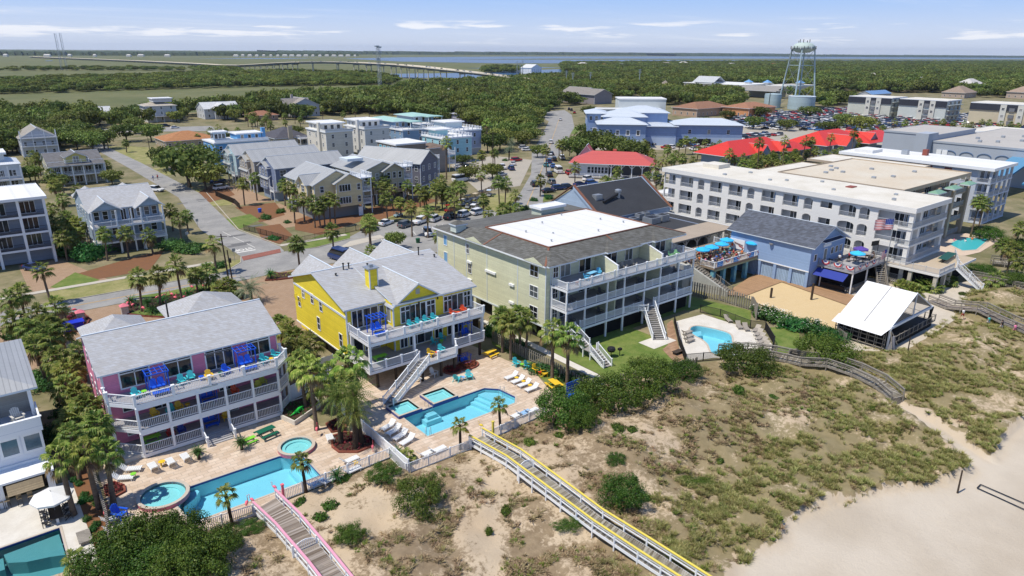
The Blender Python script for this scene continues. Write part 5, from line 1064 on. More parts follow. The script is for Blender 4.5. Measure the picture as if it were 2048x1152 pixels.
for i,z in enumerate(fl):
 MB().box(X0-.3,Y0-.3,z-.35,X1+.3,Y0+2.3,z).build('balcony',HW,t)
 rail(t,[(X0-.2,Y0+2.2),(X0-.2,Y0-.2),(X1+.2,Y0-.2),(X1+.2,Y0+2.2)],z,1,.14,2.5,m=MATS['pale_rail'],w=.08)
 wins(t,'S',X0+1.6,X1-1.6,3,Y0+2.19,z+.05,1.9,2.1,'s2',name='sliding_door')
for x in(X0+.3,X0+3.2,X1-.3):MB().box(x-.45,Y0-.15,0,x+.45,Y0+.6,13.3).build('pier',HW,t)
b=MB().box(129.9,42.2,3.2,136.8,57.9,3.6).box(136.8,42.2,3.2,147,48.5,3.6);b.build('terrace',[HW],t)
MB().box(130,42.3,3.6,136.7,57.8,3.63).box(136.71,42.3,3.6,146.9,48.4,3.63).build('terrace_floor',mat('tan_floor',(.46,.38,.28),.9,.1),t)
rail(t,[(130,57.8),(130,42.3),(136.5,42.3)],3.6,1.0,.16,2.2,m=MATS['pale_rail'],w=.08);rail(t,[(138.5,42.3),(147,46)],3.6,1.0,.16,2.2,m=MATS['pale_rail'],w=.08)
for x,y in((130.4,42.8),(130.4,47),(130.4,51),(130.4,55),(134,42.8),(136.5,42.8),(134,50)):MB().box(x-.3,y-.3,0,x+.3,y+.3,3.2).build('column',mat('cream_stucco',(.5,.46,.38),.9,.1),t)
MB().box(131.5,44,0,146,57,3.1).build('undercroft',mat('near_black',(0,0,0)),t)  # near-black block stands in for the shade under the terrace
stair(t,138.6,37.8,0,137.8,42.2,3.6,1.6,14,m=WHT,bal=.25)
MB().box(138,102,0,152,113,6).build('annex',HW,t);flat(t,138,102,152,113,6.4,.3,.2,MEMB,HW)
MB().lathe((143,106,6.4),((.5,0),(.5,.9),(.2,1.0)),10).build('extractor',STEEL,t)
for x,y,w,h in((140,96,4.5,.9),(134,90,.7,.3),(141,88,.7,.3),(136,80,.6,.3),(138.4,77.5,.6,.3),(143,72,.6,.3),(136.2,66,.6,.3),(135.5,54,.6,.4),(141,56,.6,.3)):MB().box(x,y,14.05,x+w,y+w,14.12+h).build('roof_vent',TANR if w>1 else STEEL,t)
MB().box(141.5,65,14.1,143.6,66.4,14.3).build('roof_hatch',mat('rust_red',(.25,.07,.05)),t)
TANW=mat('tan_stucco',(.44,.36,.27),.85,.12,.4)
GRA=mat('green_awning_roof',(.20,.36,.26),.5,.1,.5,'line',.3,axis='D',dark=.75)
t=thing('hotel','tan hotel with stained cream roof and small green awning roofs','hotel',(148.6,57,0))
MB().box(149,61.5,0,183,85,13.3).build('wall',TANW,t);flat(t,148.6,57.9,183.5,85.4,13.9,.5,.3,mat('stained_roof',(.62,.57,.47),.85,.12,.12,col2=(.52,.44,.33)),TANW,lip=.25);flat(t,179,70,192,95,13.3,.5,.3,TANR,TANW)
for k in range(4):
 x=150.5+k*8.6;hip(t,x+1.2,55.8,x+4.6,57.2,12.2,12.75,.5,GRA);MB().box(x+5.8,57,0,x+6.9,58.1,12.6).build('column',TANW,t)
 for z in(.4,3.6,6.8,10.0):MB().box(x-.4,57.4,z-.25,x+8,61.6,z).build('balcony',TANW,t);rail(t,[(x-.3,57.5),(x+7.9,57.5)],z,1,.18,2.6,m=MATS['pale_rail'],w=.07);win(t,'S',x+3,61.49,z+.05,3.4,2.2,'s3',name='sliding_door')
for x,y in((156,78),(160,76),(160.5,79),(164,79.6),(166,82),(170,74),(158,68),(174,66),(163,66)):MB().box(x,y,13.9,x+.8,y+.8,14.3).build('roof_vent',STEEL,t)
MB().box(150,85.6,0,176,95,12.2).build('rear_wing',TANW,t);flat(t,150,85.6,176,95,12.6,.4,.2,TANR,TANW)
t=thing('hotel','white hotel with brilliant white flat roof beyond the tan hotel','hotel',(195,56,0))
MB().box(196,60,0,210.6,94,13.3).build('wall',mat('blue_white_stucco',(.50,.55,.64),.8,.06,.4),t);flat(t,195.4,56.8,211,94.5,14.0,.7,.4,MEMB,WHT,lip=.05)
for z in(.4,3.7,7.0,10.3):
 MB().box(195.6,56.9,z-.3,211,60.1,z).build('balcony',MATS['blue_white_stucco'],t);rail(t,[(195.7,60),(195.7,57),(210.8,57)],z,1,.18,2.6,m=MATS['pale_rail'],w=.08);wins(t,'S',196.5,210.5,3,59.99,z+.05,2.6,2.2,'s3',name='sliding_door');wins(t,'W',61,64,1,195.99,z+.05,2,2.1,'s2')
for x in(196,199.8,203.5,207.2,210.6):post(t,x,57.2,0,13.3,.5,MATS['blue_white_stucco'])
for k in range(6):MB().box(195.7,66+k*4.6,12.4,195.99,67.6+k*4.6,12.9).build('window',mat('rust_red',(0,0,0)),t)
MB().box(203,80,14,204.4,81.6,15.2).build('roof_unit',STEEL,t);MB().box(205.5,76,14,206.8,77.2,15.6).build('chimney',mat('rust_red',(0,0,0)),t);MB().box(198,87,14,204,92,14.8).build('stair_head',MEMB,t)
GYW=mat('grey_blue_stucco',(.36,.40,.46),.85,.06,.3)
t=thing('arcade_hall','big grey-blue hall with blind arches and a blue canopy on the right','amusement hall',(262,70,0))
MB().box(266,96,0,300,114,13.3).build('wall',GYW,t);flat(t,266,96,300,114,13.8,.5,.2,mat('grey_roof',(.42,.40,.37),.9,.12,.1),GYW);MB().box(258,95.9,0,266,100,14.6).build('tower',GYW,t)
MB().box(262,50,0,330,95.8,11.6).build('hall',GYW,t);flat(t,262,50,330,95.8,12.1,.5,.2,MATS['grey_roof'],GYW)
AR=mat('blue_arch_trim',(.10,.17,.30),.8,.1)
for k in range(8):
 yc=90-k*5.2;b=MB()
 for i in range(10):q0,q1=PI*i/10,PI*(i+1)/10;b.bar((261.9,yc+2*math.cos(q0),8.2+1.2*math.sin(q0)),(261.9,yc+2*math.cos(q1),8.2+1.2*math.sin(q1)),.2,.22)
 b.build('blind_arch',AR,t)
MB().box(261.7,92.5,7.6,261.95,94,9.4).box(261.7,90.6,7.6,261.95,92.2,9.4).build('vent_panel',WHT,t);MB().box(261.8,92.6,5,261.95,94,6.6).build('opening',BLK,t)
for x,y in((270,84),(274,80),(272,70),(280,88),(284,76),(278,62),(292,84),(290,68),(300,80)):MB().box(x,y,12.1,x+1.2,y+1,12.8).build('roof_unit',STEEL,t)
s=MB();slab4(s,(238,66,5.5),(262,66,9.5),(262,72,9.5),(238,72,5.5),.5);slab4(s,(240,56,4.8),(262,56,8),(262,62,8),(240,62,4.8),.5);s.build('canopy',[mat('blue_canopy',(.10,.26,.42),.6,.1),mat('teal_edge',(.03,.16,.30))],t)
t=thing('beach_bar','small flat roofed dark blue building at the right edge above the hall','bar',(345,84,0));MB().box(346,85,0,372,112,8.3).build('wall',TSTUC,t,color=(.13,.18,.32));flat(t,345,84,373,113,9,.6,.6,TANR,WHT);wins(t,'W',88,110,5,345.99,4,1.6,1.6,'p')
MAN=mat('mansard_black',(.035,.04,.055),.8,.15,.4,'line',.5,axis='D',dark=.7)
for lab,y0,y1,c in(('left of the three long apartment blocks with black mansards',208.5,237,(.50,.52,.46)),('middle one of the three apartment blocks with black mansards',175,203.5,(.50,.54,.52)),('right apartment block of the three, cream under its black mansard',125,162,(.52,.46,.33))):
 t=thing('apartment_block',lab,'apartment building',(489,y0,0),group='mansard blocks behind the parking lot')
 MB().box(489,y0,0,512,y1,12).build('wall',TSTUC,t,color=c);MB().box(488.5,y0+.01,8.6,490,y1-.01,12.3).build('mansard',MAN,t);flat(t,489.8,y0,512,y1,12.6,.4,.2,TANR)
 for k in(.28,.52):yy=y0+(y1-y0)*k;MB().box(488.2,yy-1.6,0,488.8,yy+1.6,12.2).build('stair_tower',TSTUC,t,color=(.55,.55,.5));win(t,'W',yy,488.19,9,1.4,1.4,'g');win(t,'W',yy,488.19,5,1.4,1.4,'g')
 yy=y0+(y1-y0)*.4
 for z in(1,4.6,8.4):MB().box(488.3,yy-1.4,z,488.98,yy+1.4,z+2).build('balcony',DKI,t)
 for z in(.6,3.8,7.0,10.0):wins(t,'S',491,511,3,y0-.01,z,3.2,2,'s2',name='sliding_door');MB().box(490,y0-1.4,z-.3,512,y0-.02,z).build('balcony',TSTUC,t,color=c)
# ================================================================ plants
LEAF=leafmat('oak_leaves',(.065,.092,.018),(.125,.16,.034),(.215,.235,.065),.28,.85)
LEAFP=leafmat('palm_leaves',(.08,.13,.022),(.17,.22,.045),(.32,.31,.09),.3)
LEAFD=leafmat('dead_palm_leaves',(.16,.10,.05),(.24,.16,.08),(.34,.24,.12),.2)
LEAFW=leafmat('fan_palm_leaves',(.11,.19,.025),(.24,.31,.055),(.46,.48,.14),.35)
LEAFB=leafmat('blue_palm_leaves',(.07,.11,.06),(.16,.21,.13),(.30,.35,.22),.25)
LEAFS=leafmat('shrub_leaves',(.028,.06,.01),(.068,.125,.016),(.14,.19,.035),.2)
LEAFG=leafmat('hedge_leaves',(.02,.07,.015),(.045,.13,.03),(.10,.20,.05),.2)
LEAFR=leafmat('cordyline_leaves',(.06,.01,.015),(.18,.025,.035),(.36,.06,.06),.2)
LEAFY=leafmat('bromeliad_leaves',(.25,.3,.04),(.45,.45,.08),(.6,.55,.12),.25)
BLOOM=mat('white_blossom',(.7,.68,.62));BLOOMR=mat('red_blossom',(.5,.04,.05));BLOOMY=mat('yellow_blossom',(.65,.5,.03))
TRK=mat('palm_trunk',(.17,.125,.09),.95,.3,3,'line',.12,axis='Z',dark=.7,bump=.5)
TRKD=mat('dark_palm_trunk',(.05,.035,.025),.95,.3,4);BARK=mat('oak_bark',(.10,.08,.06),.95,.3,3)
def fan(mb,base,az,el,pet,Rr,droop,ns,rr,wid=.085,spread=100):
 d=Vector((math.cos(az)*math.cos(el),math.sin(az)*math.cos(el),math.sin(el)));b=Vector(base);mid=b+d*pet*.55
 c=mid+(d+Vector((0,0,-.28))).normalized()*pet*.5;s=Vector((-math.sin(az),math.cos(az),0));f=(c-mid).normalized();up=s.cross(f)
 w=s*.025;mb.add([b-w,b+w,mid+w,mid-w],((0,1,2,3),));mb.add([mid-w,mid+w,c+w,c-w],((0,1,2,3),))
 for i in range(ns):
  th=math.radians(-spread+2*spread*(i+.5)/ns)+rr.uniform(-.05,.05);u=f*math.cos(th)+s*math.sin(th);r=Rr*(.72+.28*math.cos(th))*rr.uniform(.88,1.08)
  q=u.cross(Vector((0,0,1))).normalized()if abs(u.z)<.95 else s
  fold=abs(math.sin(th))*.18
  m1=c+u*r*.55-Vector((0,0,1))*(droop*r*.16)+up*(-fold*r*.4);tip=c+u*r*(1-droop*.22)-Vector((0,0,1))*(droop*r*.62)+up*(-fold*r*.6)
  k=q*wid*Rr;mb.add([c-q*.02,m1-k,m1+k,c+q*.02],((0,1,2,3),));mb.add([m1-k,tip,m1+k],((0,1,2),))
def pinn(mb,base,az,el,L_,droop,n,ll,rr,w=.03):
 p=Vector(base);d=Vector((math.cos(az)*math.cos(el),math.sin(az)*math.cos(el),math.sin(el)));s=Vector((-math.sin(az),math.cos(az),0));st=L_/n
 for i in range(n):
  q=p+d*st;mb.add([p-s*.02,p+s*.02,q+s*.015,q-s*.015],((0,1,2,3),));t=(i+.5)/n;l=ll*math.sin(PI*min(1,.25+t*.72))
  if i:
   for k in(1,-1):
    tip=q+s*k*l+d*l*.55-Vector((0,0,l*(.25+.5*droop)));mb.add([q-d*w,q+d*w,tip+d*w*.3],((0,1,2),))
  p=q;d=(d-Vector((0,0,droop*2.2/n))).normalized()
def crownmesh(kind,seed):
 rr=random.Random(seed);b=MB();ga=2.39996
 if kind=='sabal':
  n=(44,30,38,26,40,34,22)[seed//10%7]
  for i in range(n):
   t=i/n;el=math.radians(78-128*t**1.05+rr.uniform(-9,9));fan(b.mi(0 if i<n-4 else 1),(0,0,-.15*t),i*ga+rr.uniform(-.2,.2),el,rr.uniform(.75,1.05),rr.uniform(.9,1.15),.5+.5*t+rr.uniform(-.1,.1),11,rr)
  ms=[LEAFP,LEAFD]
 elif kind=='fan':
  n=25
  for i in range(n):
   t=i/n;el=math.radians(80-120*t+rr.uniform(-8,8));fan(b.mi(0 if i<n-5 else 1),(0,0,-.3*t),i*ga,el,rr.uniform(1.0,1.3),rr.uniform(1.0,1.2),.75+.5*t,13,rr,.08)
  ms=[LEAFW,LEAFD]
 elif kind=='small':
  for i in range(16):
   t=i/16;el=math.radians(75-105*t+rr.uniform(-8,8));fan(b.mi(0 if i<14 else 1),(0,0,-.1*t),i*ga,el,.5,.62,.5+.6*t,10,rr,.09)
  ms=[LEAFP,LEAFD]
 elif kind=='date':
  for i in range(42):
   t=i/42;el=math.radians(80-95*t+rr.uniform(-7,7));pinn(b.mi(0),(0,0,0),i*ga,el,rr.uniform(1.9,2.5),.45+.35*t,13,.42,rr,.035)
  ms=[LEAFP,LEAFD]
 elif kind=='pindo':
  for i in range(34):
   t=i/34;el=math.radians(78-75*t+rr.uniform(-7,7));pinn(b.mi(0),(0,0,0),i*ga,el,rr.uniform(2.3,2.9),.65+.3*t,16,.5,rr,.035)
  ms=[LEAFB,LEAFD]
 elif kind=='sago':
  for i in range(30):
   t=i/30;el=math.radians(70-60*t+rr.uniform(-7,7));pinn(b.mi(0),(0,0,0),i*ga,el,rr.uniform(.75,.95),.45+.2*t,12,.16,rr,.022)
  ms=[LEAFG,LEAFD]
 return b.mesh('crown',ms)
CROWN={k:[crownmesh(k,10*i+3)for i in range(n)]for k,n in(('sabal',7),('fan',2),('small',2),('date',2),('pindo',1),('sago',1))}
def trunkmesh(r0,r1,m,seed,bend=.12):
 rr=random.Random(seed);a=rr.uniform(0,6.28);pts=[];rs=[]
 for i in range(7):
  t=i/6;o=bend*math.sin(t*PI*.8)*t;pts.append((o*math.cos(a),o*math.sin(a),t-.005));rs.append((r0*1.25 if i==0 else r0+(r1-r0)*t)*(1.15 if i==6 else 1))
 pts[-1]=(0,0,1.0)
 return MB().tube(pts,rs,8).mesh('trunk',m,smooth=True)
TRUNK={'sabal':[trunkmesh(.19,.16,TRK,i)for i in range(3)],'fan':[trunkmesh(.24,.19,TRK,5)],'small':[trunkmesh(.15,.14,TRKD,7,.03)],'date':[trunkmesh(.30,.27,TRKD,8)],'pindo':[trunkmesh(.26,.26,TRKD,9)],'sago':[trunkmesh(.16,.15,TRKD,9,0)]}
GAPD=[]
def palm(cx,cy,h,kind='sabal',s=None,label='palm',group=None,seed=[0],z=None,name=None,xy=None):
 seed[0]+=1;rr=random.Random(seed[0]);x,y=xy or P(cx,cy,h);z0=gz(x,y)if z is None else z
 tl=(rr.uniform(-.06,.06),rr.uniform(-.06,.06))if h>2.5 else(0,0)
 t=thing(name or{'sabal':'sabal_palm','fan':'fan_palm','small':'young_palm','date':'date_palm','pindo':'pindo_palm','sago':'sago_palm'}[kind],label,'palm tree',(x,y,z0),rr.uniform(0,6.28),group)
 c=bpy.data.objects.new('crown',CROWN[kind][seed[0]%len(CROWN[kind])]);k=bpy.data.objects.new('trunk',TRUNK[kind][seed[0]%len(TRUNK[kind])])
 s=(s or rr.uniform(1.0,1.25))
 for o in(c,k):COL.objects.link(o);o.parent=t
 t.rotation_euler=(*tl,t.rotation_euler.z)
 c.location=(0,0,h-z0);c.scale=(s,s,s*rr.uniform(.9,1.1));k.scale=(1,1,max(.1,h-z0));return t
def palms(lst,tmpl,group,kind='sabal',s=None):
 rank([palm(a[0],a[1],a[2],a[3]if len(a)>3 else kind,s)for a in lst],tmpl,group)
palms([(271,553,6.2),(309,549,6.2),(353,528,7),(390,548,4.3),(414,545,3.6)],'{o} palm from the left in the flamingo garden row beside the avenue','sabal palms in the flamingo garden')
palms([(87,540,6),(205,468,5.5),(249,467,5),(125,474,5),(357,438,6),(340,420,5),(372,430,4.4),(424,486,6),(30,480,3),(300,470,4)],'{o} palm from the left around the blue-grey gabled house','sabal palms round the blue-grey house')
palms([(40,585,5.5),(15,600,5),(60,655,5.5),(98,648,5),(75,690,5.5),(112,716,5),(138,742,5),(152,790,4.6),(92,672,6),(70,630,5),(168,812,5),(128,770,5.5),(185,850,4.5),(160,705,4),(30,640,4.5),(110,610,3.6),(150,840,4.0),(122,660,4)],'{o} palm from the left in the thick grove beside the pink house','sabal palms in the grove left of the pink house')
palms([(120,912,6.2,'fan'),(172,900,6.2,'fan'),(205,905,5.6,'fan'),(140,872,5,'sabal')],'{o} tall fan palm from the left between the white and pink houses','fan palms between the white and pink houses',s=.82)
palms([(578,660,4.6),(600,700,5.2),(588,676,4.0),(620,690,4.0),(655,752,4.6,'fan'),(640,765,3.8),(560,648,3.6)],'{o} palm from the left in the gap between the pink and yellow houses','palms between the pink and yellow houses')
palms([(622,740,7.4,'fan'),(701,724,6.6,'fan'),(601,722,6.4)],'{o} tall fan palm from the left above the white panel fence','tall palms by the white panel fence')
palms([(675,798,5.4,'date'),(716,792,5.8,'date'),(706,828,4.2,'date'),(690,770,5.0,'sabal')],'{o} palm from the left in the brick ringed bed between the pools','palms in the bed between the two pools')
palms([(456,990,3.3,'small'),(606,922,3.5,'small'),(920,852,2.9,'small'),(1001,812,3.0,'small')],'{o} young dark trunked palm from the left along the pool edge','young palms along the pools')
palms([(153,1122,2.0,'small')],'young palm at the right corner of the teal pool',None,s=1.3)
palms([(1022,646,5.4),(1005,636,5.2),(1052,644,5.0),(1041,631,5.2)],'{o} palm from the left in the clump before the condo side wall','palms beside the condo fence')
palms([(1107,662,7.0,'fan'),(1138,668,7.0,'fan')],'{o} of the two tall fan palms by the condo stairs','twin fan palms by the condo stairs')
palms([(595,487,6.4),(740,448,6.5),(664,460,4.5),(743,505,4.2),(880,468,3.4),(737,441,5.5)],'{o} palm from the left along the street behind the yellow house','street palms behind the yellow house')
palms([(586,406,5),(605,398,5.5),(626,406,6),(646,405,6),(667,400,6.4),(656,394,7),(577,375,6.4),(592,376,6.4),(566,368,6),(618,388,5.4),(638,415,5)],'{o} palm from the left before the butter yellow town house','palms before the butter yellow town house')
palms([(484,367,6),(509,355,6.5),(430,312,6),(436,330,5),(420,322,5)],'{o} palm from the left before the long metal roofs','palms before the long metal roofs')
palms([(773,396,6),(801,404,4),(746,366,6.5),(771,361,6.5),(822,413,7),(854,424,6),(809,323,5),(852,383,4.5),(884,378,5.4),(898,384,5),(870,380,5.5),(849,390,4),(910,404,4.5),(969,399,5.5),(732,320,5)],'{o} palm from the left on the green before the stilt houses','palms on the green by the car park')
palms([(891,285,12,'fan'),(975,246,12,'fan'),(965,309,6),(990,305,5),(963,349,6),(999,363,7),(1010,366,6),(1081,359,5),(1030,390,4.4),(1020,412,3),(1036,417,3),(950,330,4),(1005,420,3),(975,425,3),(1018,300,4,'pindo'),(1022,285,4,'pindo'),(870,330,4),(1060,262,6),(1068,250,6)],'{o} palm from the left between the turquoise house and the main street','palms west of the main street')
palms([(1094,298,8),(1119,288,6.4),(1126,290,6),(1151,334,6),(1233,341,6),(1209,362,4),(1231,361,4),(1218,366,4),(1294,351,4),(1314,351,5),(1312,330,6),(1344,317,5),(1246,366,3.6),(1326,360,3.6),(1290,335,3.5)],'{o} palm from the left round the cafe with the faded red roof','palms round the cafe')
palms([(1362,409,4),(1380,405,4),(1389,411,3.4),(1408,408,4),(1435,430,4),(1461,423,4),(1446,437,3),(1399,418,3),(1422,420,3)],'{o} palm from the left against the white hotel wall','palms against the hotel wall')
palms([(1358,287,6),(1373,280,6),(1388,280,6),(1410,284,5),(1336,298,5),(1439,287,5),(1307,306,6),(1425,292,4.6),(1396,300,4),(1350,310,4),(1325,320,4),(1366,316,3.5),(1459,307,6),(1470,318,4),(1445,325,3.5),(1385,320,3)],'{o} palm from the left between cafe and nearer red roof','palms between the cafe and the red roofs')
palms([(1521,284,11),(1572,280,11),(1505,320,3.5),(1519,327,3.5),(1486,327,3.5),(1548,315,4),(1556,325,4),(1570,317,4),(1610,281,8.5),(1625,281,8.5),(1536,322,3.4),(1590,310,3.5),(1600,322,3.2),(1500,332,3),(1580,330,3)],'{o} palm from the left before the nearer red roofed restaurant','palms before the nearer red roof')
palms([(1661,274,10),(1709,265,10),(1636,302,5),(1650,309,4),(1665,307,4),(1640,285,4),(1680,300,4),(1700,290,4),(1715,280,4),(1690,311,3.5),(1725,272,5),(1740,262,6),(1752,270,5),(1765,255,5)],'{o} palm from the left before the farther red roofed restaurant','palms before the farther red roof')
palms([(1790+i*19+(i*7%5),243+(i*11%9),6)for i in range(14)]+[(1860+i*25,256+(i*5%7),5)for i in range(8)],'{o} palm from the left in the belt behind the grey arcaded hall','palm belt behind the arcaded hall')
palms([(1957,402,8.5),(1968,408,6),(2038,455,5),(2026,498,5),(2040,520,4),(2010,490,4),(1990,560,1.6)],'{o} palm from the left by the tan hotel and its pool','palms by the hotel pool')
palms([(500+i*26+(i*13%17),232-(i*7%22),6)for i in range(10)]+[(212,270,6),(250,285,4),(420,262,5),(436,255,5),(452,264,5),(395,275,4),(476,262,5),(540,250,5),(570,244,5),(600,238,5)],'{o} palm from the left along the cross street behind the town houses','palms along the far cross street')
palms([(500,580,2.2,'pindo')],'broad silvery pindo palm behind the pink house roof',None)
palms([(455,572,2.2),(440,580,1.8),(470,578,1.6)],'{o} low palm from the left beside the silvery pindo palm','low palms at the garden end')
palms([(262,602,1.0,'sago'),(295,606,1.2,'sago'),(304,621,.8,'sago'),(345,612,1,'sago'),(325,600,1,'sago'),(376,588,1,'sago'),(404,583,1,'sago'),(348,624,.8,'sago'),(541,549,1,'sago'),(131,626,1,'sago')],'{o} sago palm from the left round the brick forecourts','sago palms in the forecourt beds',s=1.5)
palms([(794,905,.5,'sago'),(814,912,.7,'small'),(482,885,.9,'sago'),(396,904,.9,'sago'),(673,951,.7,'sago'),(640,770,1.2,'sago')],'{o} small sago from the left on the pool terraces','small sagos on the pool terraces',s=1.15)
def leafball(mb,c,r,n,sz,rr,flat=1.0):
 for _ in range(n):
  while True:
   v=Vector((rr.uniform(-1,1),rr.uniform(-1,1),rr.uniform(-1,1)))
   if .45<v.length<1:break
  if v.z<-.35:v.z*=.5
  p=Vector(c)+Vector((v.x*r,v.y*r,v.z*r*flat));nn=(v.normalized()+Vector((rr.uniform(-.6,.6),rr.uniform(-.6,.6),rr.uniform(-.2,.9)))).normalized()
  a=nn.orthogonal().normalized();a=(a*math.cos(q:=rr.uniform(0,6.28))+nn.cross(a)*math.sin(q));b=nn.cross(a);s=sz*rr.uniform(.6,1.25)
  mb.add([p-a*s-b*s*.5,p+a*s*.2-b*s*.6,p+a*s+b*s*.3,p-a*s*.3+b*s*.7],((0,1,2,3),))
def oakmesh(seed,nc=26,n=62,sz=.30):
 rr=random.Random(seed);b=MB()
 for i in range(nc):
  a=i*2.4+rr.uniform(-.4,.4);r=math.sqrt((i+.5)/nc)*.74;x,y=r*math.cos(a),r*math.sin(a);z=.55+.34*math.sqrt(max(0,1-r*r*1.2))+rr.uniform(-.08,.08);q=rr.uniform(.2,.34)
  leafball(b.mi(0),(x,y,z-q*.3),q,n,sz*.18,rr,.8)
 leafball(b,(0,0,.5),.62,130,sz*.3,rr,.55)
 return b.mesh('crown',[LEAF])
def oaktrunk(seed):
 rr=random.Random(seed);b=MB().tube([(0,0,-.02),(.01,0,.15),(.0,.02,.32),(0,0,.6)],[.055,.042,.035,.015],7)
 for i in range(5):a=i*1.26+rr.uniform(-.3,.3);b.tube([(0,0,.2+i*.04),(.22*math.cos(a),.22*math.sin(a),.42),(.5*math.cos(a),.5*math.sin(a),.62)],[.028,.02,.008],5)
 return b.mesh('trunk',BARK)
OAK=[oakmesh(i)for i in range(5)];OAKT=[oaktrunk(i)for i in range(2)];OAKLOW=[oakmesh(50+i,13,42,.46)for i in range(4)]
oseed=[0]
def oak(x,y,r,h,label,group=None,name='oak_tree',low=False):
 oseed[0]+=1;i=oseed[0];rr=random.Random(i*3+1);t=thing(name,label,'tree',(x,y,0),rr.uniform(0,6.28),group)
 c=bpy.data.objects.new('crown',(OAKLOW[i%3]if low else OAK[i%5]));k=bpy.data.objects.new('trunk',OAKT[i%2])
 for o in(c,k):COL.objects.link(o);o.parent=t;o.scale=(r,r,h)
 return t
ol=[]
for cx,cy,r,h,lab in((372,325,12,12.5,'dark round oak on the corner left of the bright blue house'),(300,262,7,8,'spreading oak beside the rust orange roof'),(268,248,6,8,'oak above the green triangle lot'),(408,348,7,8,'lower oak beneath the corner oak'),(1325,256,9.5,9.5,'dense round oak in front of the civic building'),(1411,246,7.5,7.5,'round oak before the civic building garage wing'),(1155,292,9,8.5,'dark oak behind the cafe gable'),(1190,282,11,10,'big oak left of the dark oaks behind the cafe'),(1230,292,10.5,9,'oak between civic building and cafe roof'),(1262,300,9,8,'oak above the right end of the cafe roof'),(1176,262,6.5,8,'oak at the left corner of the civic building'),(1178,222,6,8,'oak beside the civic building turret'),(1455,230,6,7,'oak right of the civic building'),(700,268,4,4,'small tree before the teal roofs'),(750,318,3.5,3.5,'round bushy tree beside the cream house'),(560,262,4,4,'small tree by the dark roofed house'),(1012,262,9,10,'big oak beside the parked cars at upper main street'),(1036,248,8.5,10,'big oak above the parked cars at upper main street'),(985,282,7,8,'oak left of the roadside parked row'),(958,226,9,10,'big oak behind the lavender house'),(1046,276,6,7,'oak overhanging the roadside parked row'),(330,312,6.5,8,'oak left of the big corner oak'),(112,362,4.5,4.5,'oak left below the dormer house'),(222,352,4,4.5,'oak right beside the dormer house porch'),(58,345,5,5,'oak between the left white house and dormer house'),(150,262,8,9,'oak behind the dormer house'),(205,275,7,8,'oak beside the top of the side street'),(30,285,6,7,'oak behind the white metal roofed house'),(455,300,6,7,'oak beside the bright blue town house wall'),(250,262,7,8,'oak on the far bank of the cross street'),(690,330,4,5,'small oak between the metal roofs and beige house'),(590,262,5,6,'oak behind the tall chimney house'),(1075,300,4,5,'small tree at the main street verge'),(1480,215,9,8,'dark tree before the storage tanks'),(1520,222,8,7,'tree left of the tank foot'),(1620,222,9,7,'wide tree at the foot of the round tank'),(1508,243,7,7,'round tree at the left of the packed lot'),(1575,248,7,6,'low round tree amid the packed lot'),(1725,246,9.5,9,'large tree behind the farther red roof'),(1660,252,9,6,'spreading tree at the lot edge behind red roofs'),(1685,238,6,8,'tall tree rising at the lot edge'),(985,340,5,5,'round bushy tree by the parked suv below the stilt houses'),(935,345,4.5,4.5,'bushy tree beside the white suv'),(925,318,4.5,3.6,'clipped hedge tree under the turquoise house'),(1000,275,7,9,'oak over the parked cars west of main street'),(950,268,6,7,'oak beside the lavender house'),(790,478,2.8,3.6,'pale crape myrtle among the parked cars'),(470,345,4,4,'bush before the long metal roofs')):
 x,y=P(cx,cy,h*.6);oak(x,y,r,h,lab)
FOOT=[]
for o in SC.objects:
 if o.parent is None and o.type=='EMPTY' and o.get('category')in('house','hotel','apartment building','restaurant','bar','public building','condo building','hall','amusement hall','shopping centre'):
  xs_,ys2=[],[]
  for c in o.children:
   if c.type=='MESH' and c.name.split('.')[0]in('wall','hall','wing','lower_wall'):
    cr,sr=math.cos(o.rotation_euler.z),math.sin(o.rotation_euler.z)
    for v in c.bound_box:xs_.append(o.location.x+v[0]*cr-v[1]*sr);ys2.append(o.location.y+v[0]*sr+v[1]*cr)
  if xs_:FOOT.append((min(xs_)-2,min(ys2)-3.5,max(xs_)+2,max(ys2)+2))
ROADS=[[(200,262),(262,256),(420,254),(560,280),(570,300),(420,292),(200,284)],[(130,262),(262,262),(330,330),(420,380),(560,520),(440,520),(300,400),(200,300)],[(1030,420),(1050,330),(1110,230),(1120,212),(1170,212),(1180,262),(1110,340),(1090,420)],[(1180,262),(1480,226),(1700,214),(2200,236),(2200,300),(1900,300),(1500,275),(1350,300),(1180,300)],[(1140,322),(1420,330),(1400,380),(1100,380)]]
def clear(x,y,pad=0):
 if any(a-pad<x<c+pad and b-pad<y<d+pad for a,b,c,d in FOOT):return False
 px,py=scr(x,y);return not any(inpoly(px,py,r)for r in ROADS)
ZA=[(-80,232),(90,240),(240,238),(350,230),(560,206),(700,188),(860,176),(1000,166),(1140,160),(1160,212),(1090,228),(1060,285),(1000,292),(965,262),(850,226),(700,226),(600,232),(430,236),(340,248),(215,262),(60,290),(-60,330)]
ZB=[(1140,158),(1200,148),(1500,141),(1800,138),(2200,138),(2200,196),(1960,196),(1900,186),(1660,186),(1640,200),(1480,190),(1450,215),(1400,205),(1270,196),(1170,205)]
ZC=[(-80,168),(200,158),(400,150),(560,145),(745,149),(800,163),(770,170),(500,174),(300,180),(-80,192)]
ZH=[(-80,262),(28,262),(60,240),(110,246),(120,262),(205,262),(212,292),(204,312),(130,300),(60,320),(-80,300)]
ZI=[(1275,196),(1480,188),(1480,222),(1445,225),(1380,214),(1300,208)]
ZJ=[(430,222),(560,214),(700,212),(860,214),(960,232),(962,262),(850,236),(720,228),(600,240),(440,246)]
ZK=[(1625,200),(1700,194),(1700,215),(1650,218)]
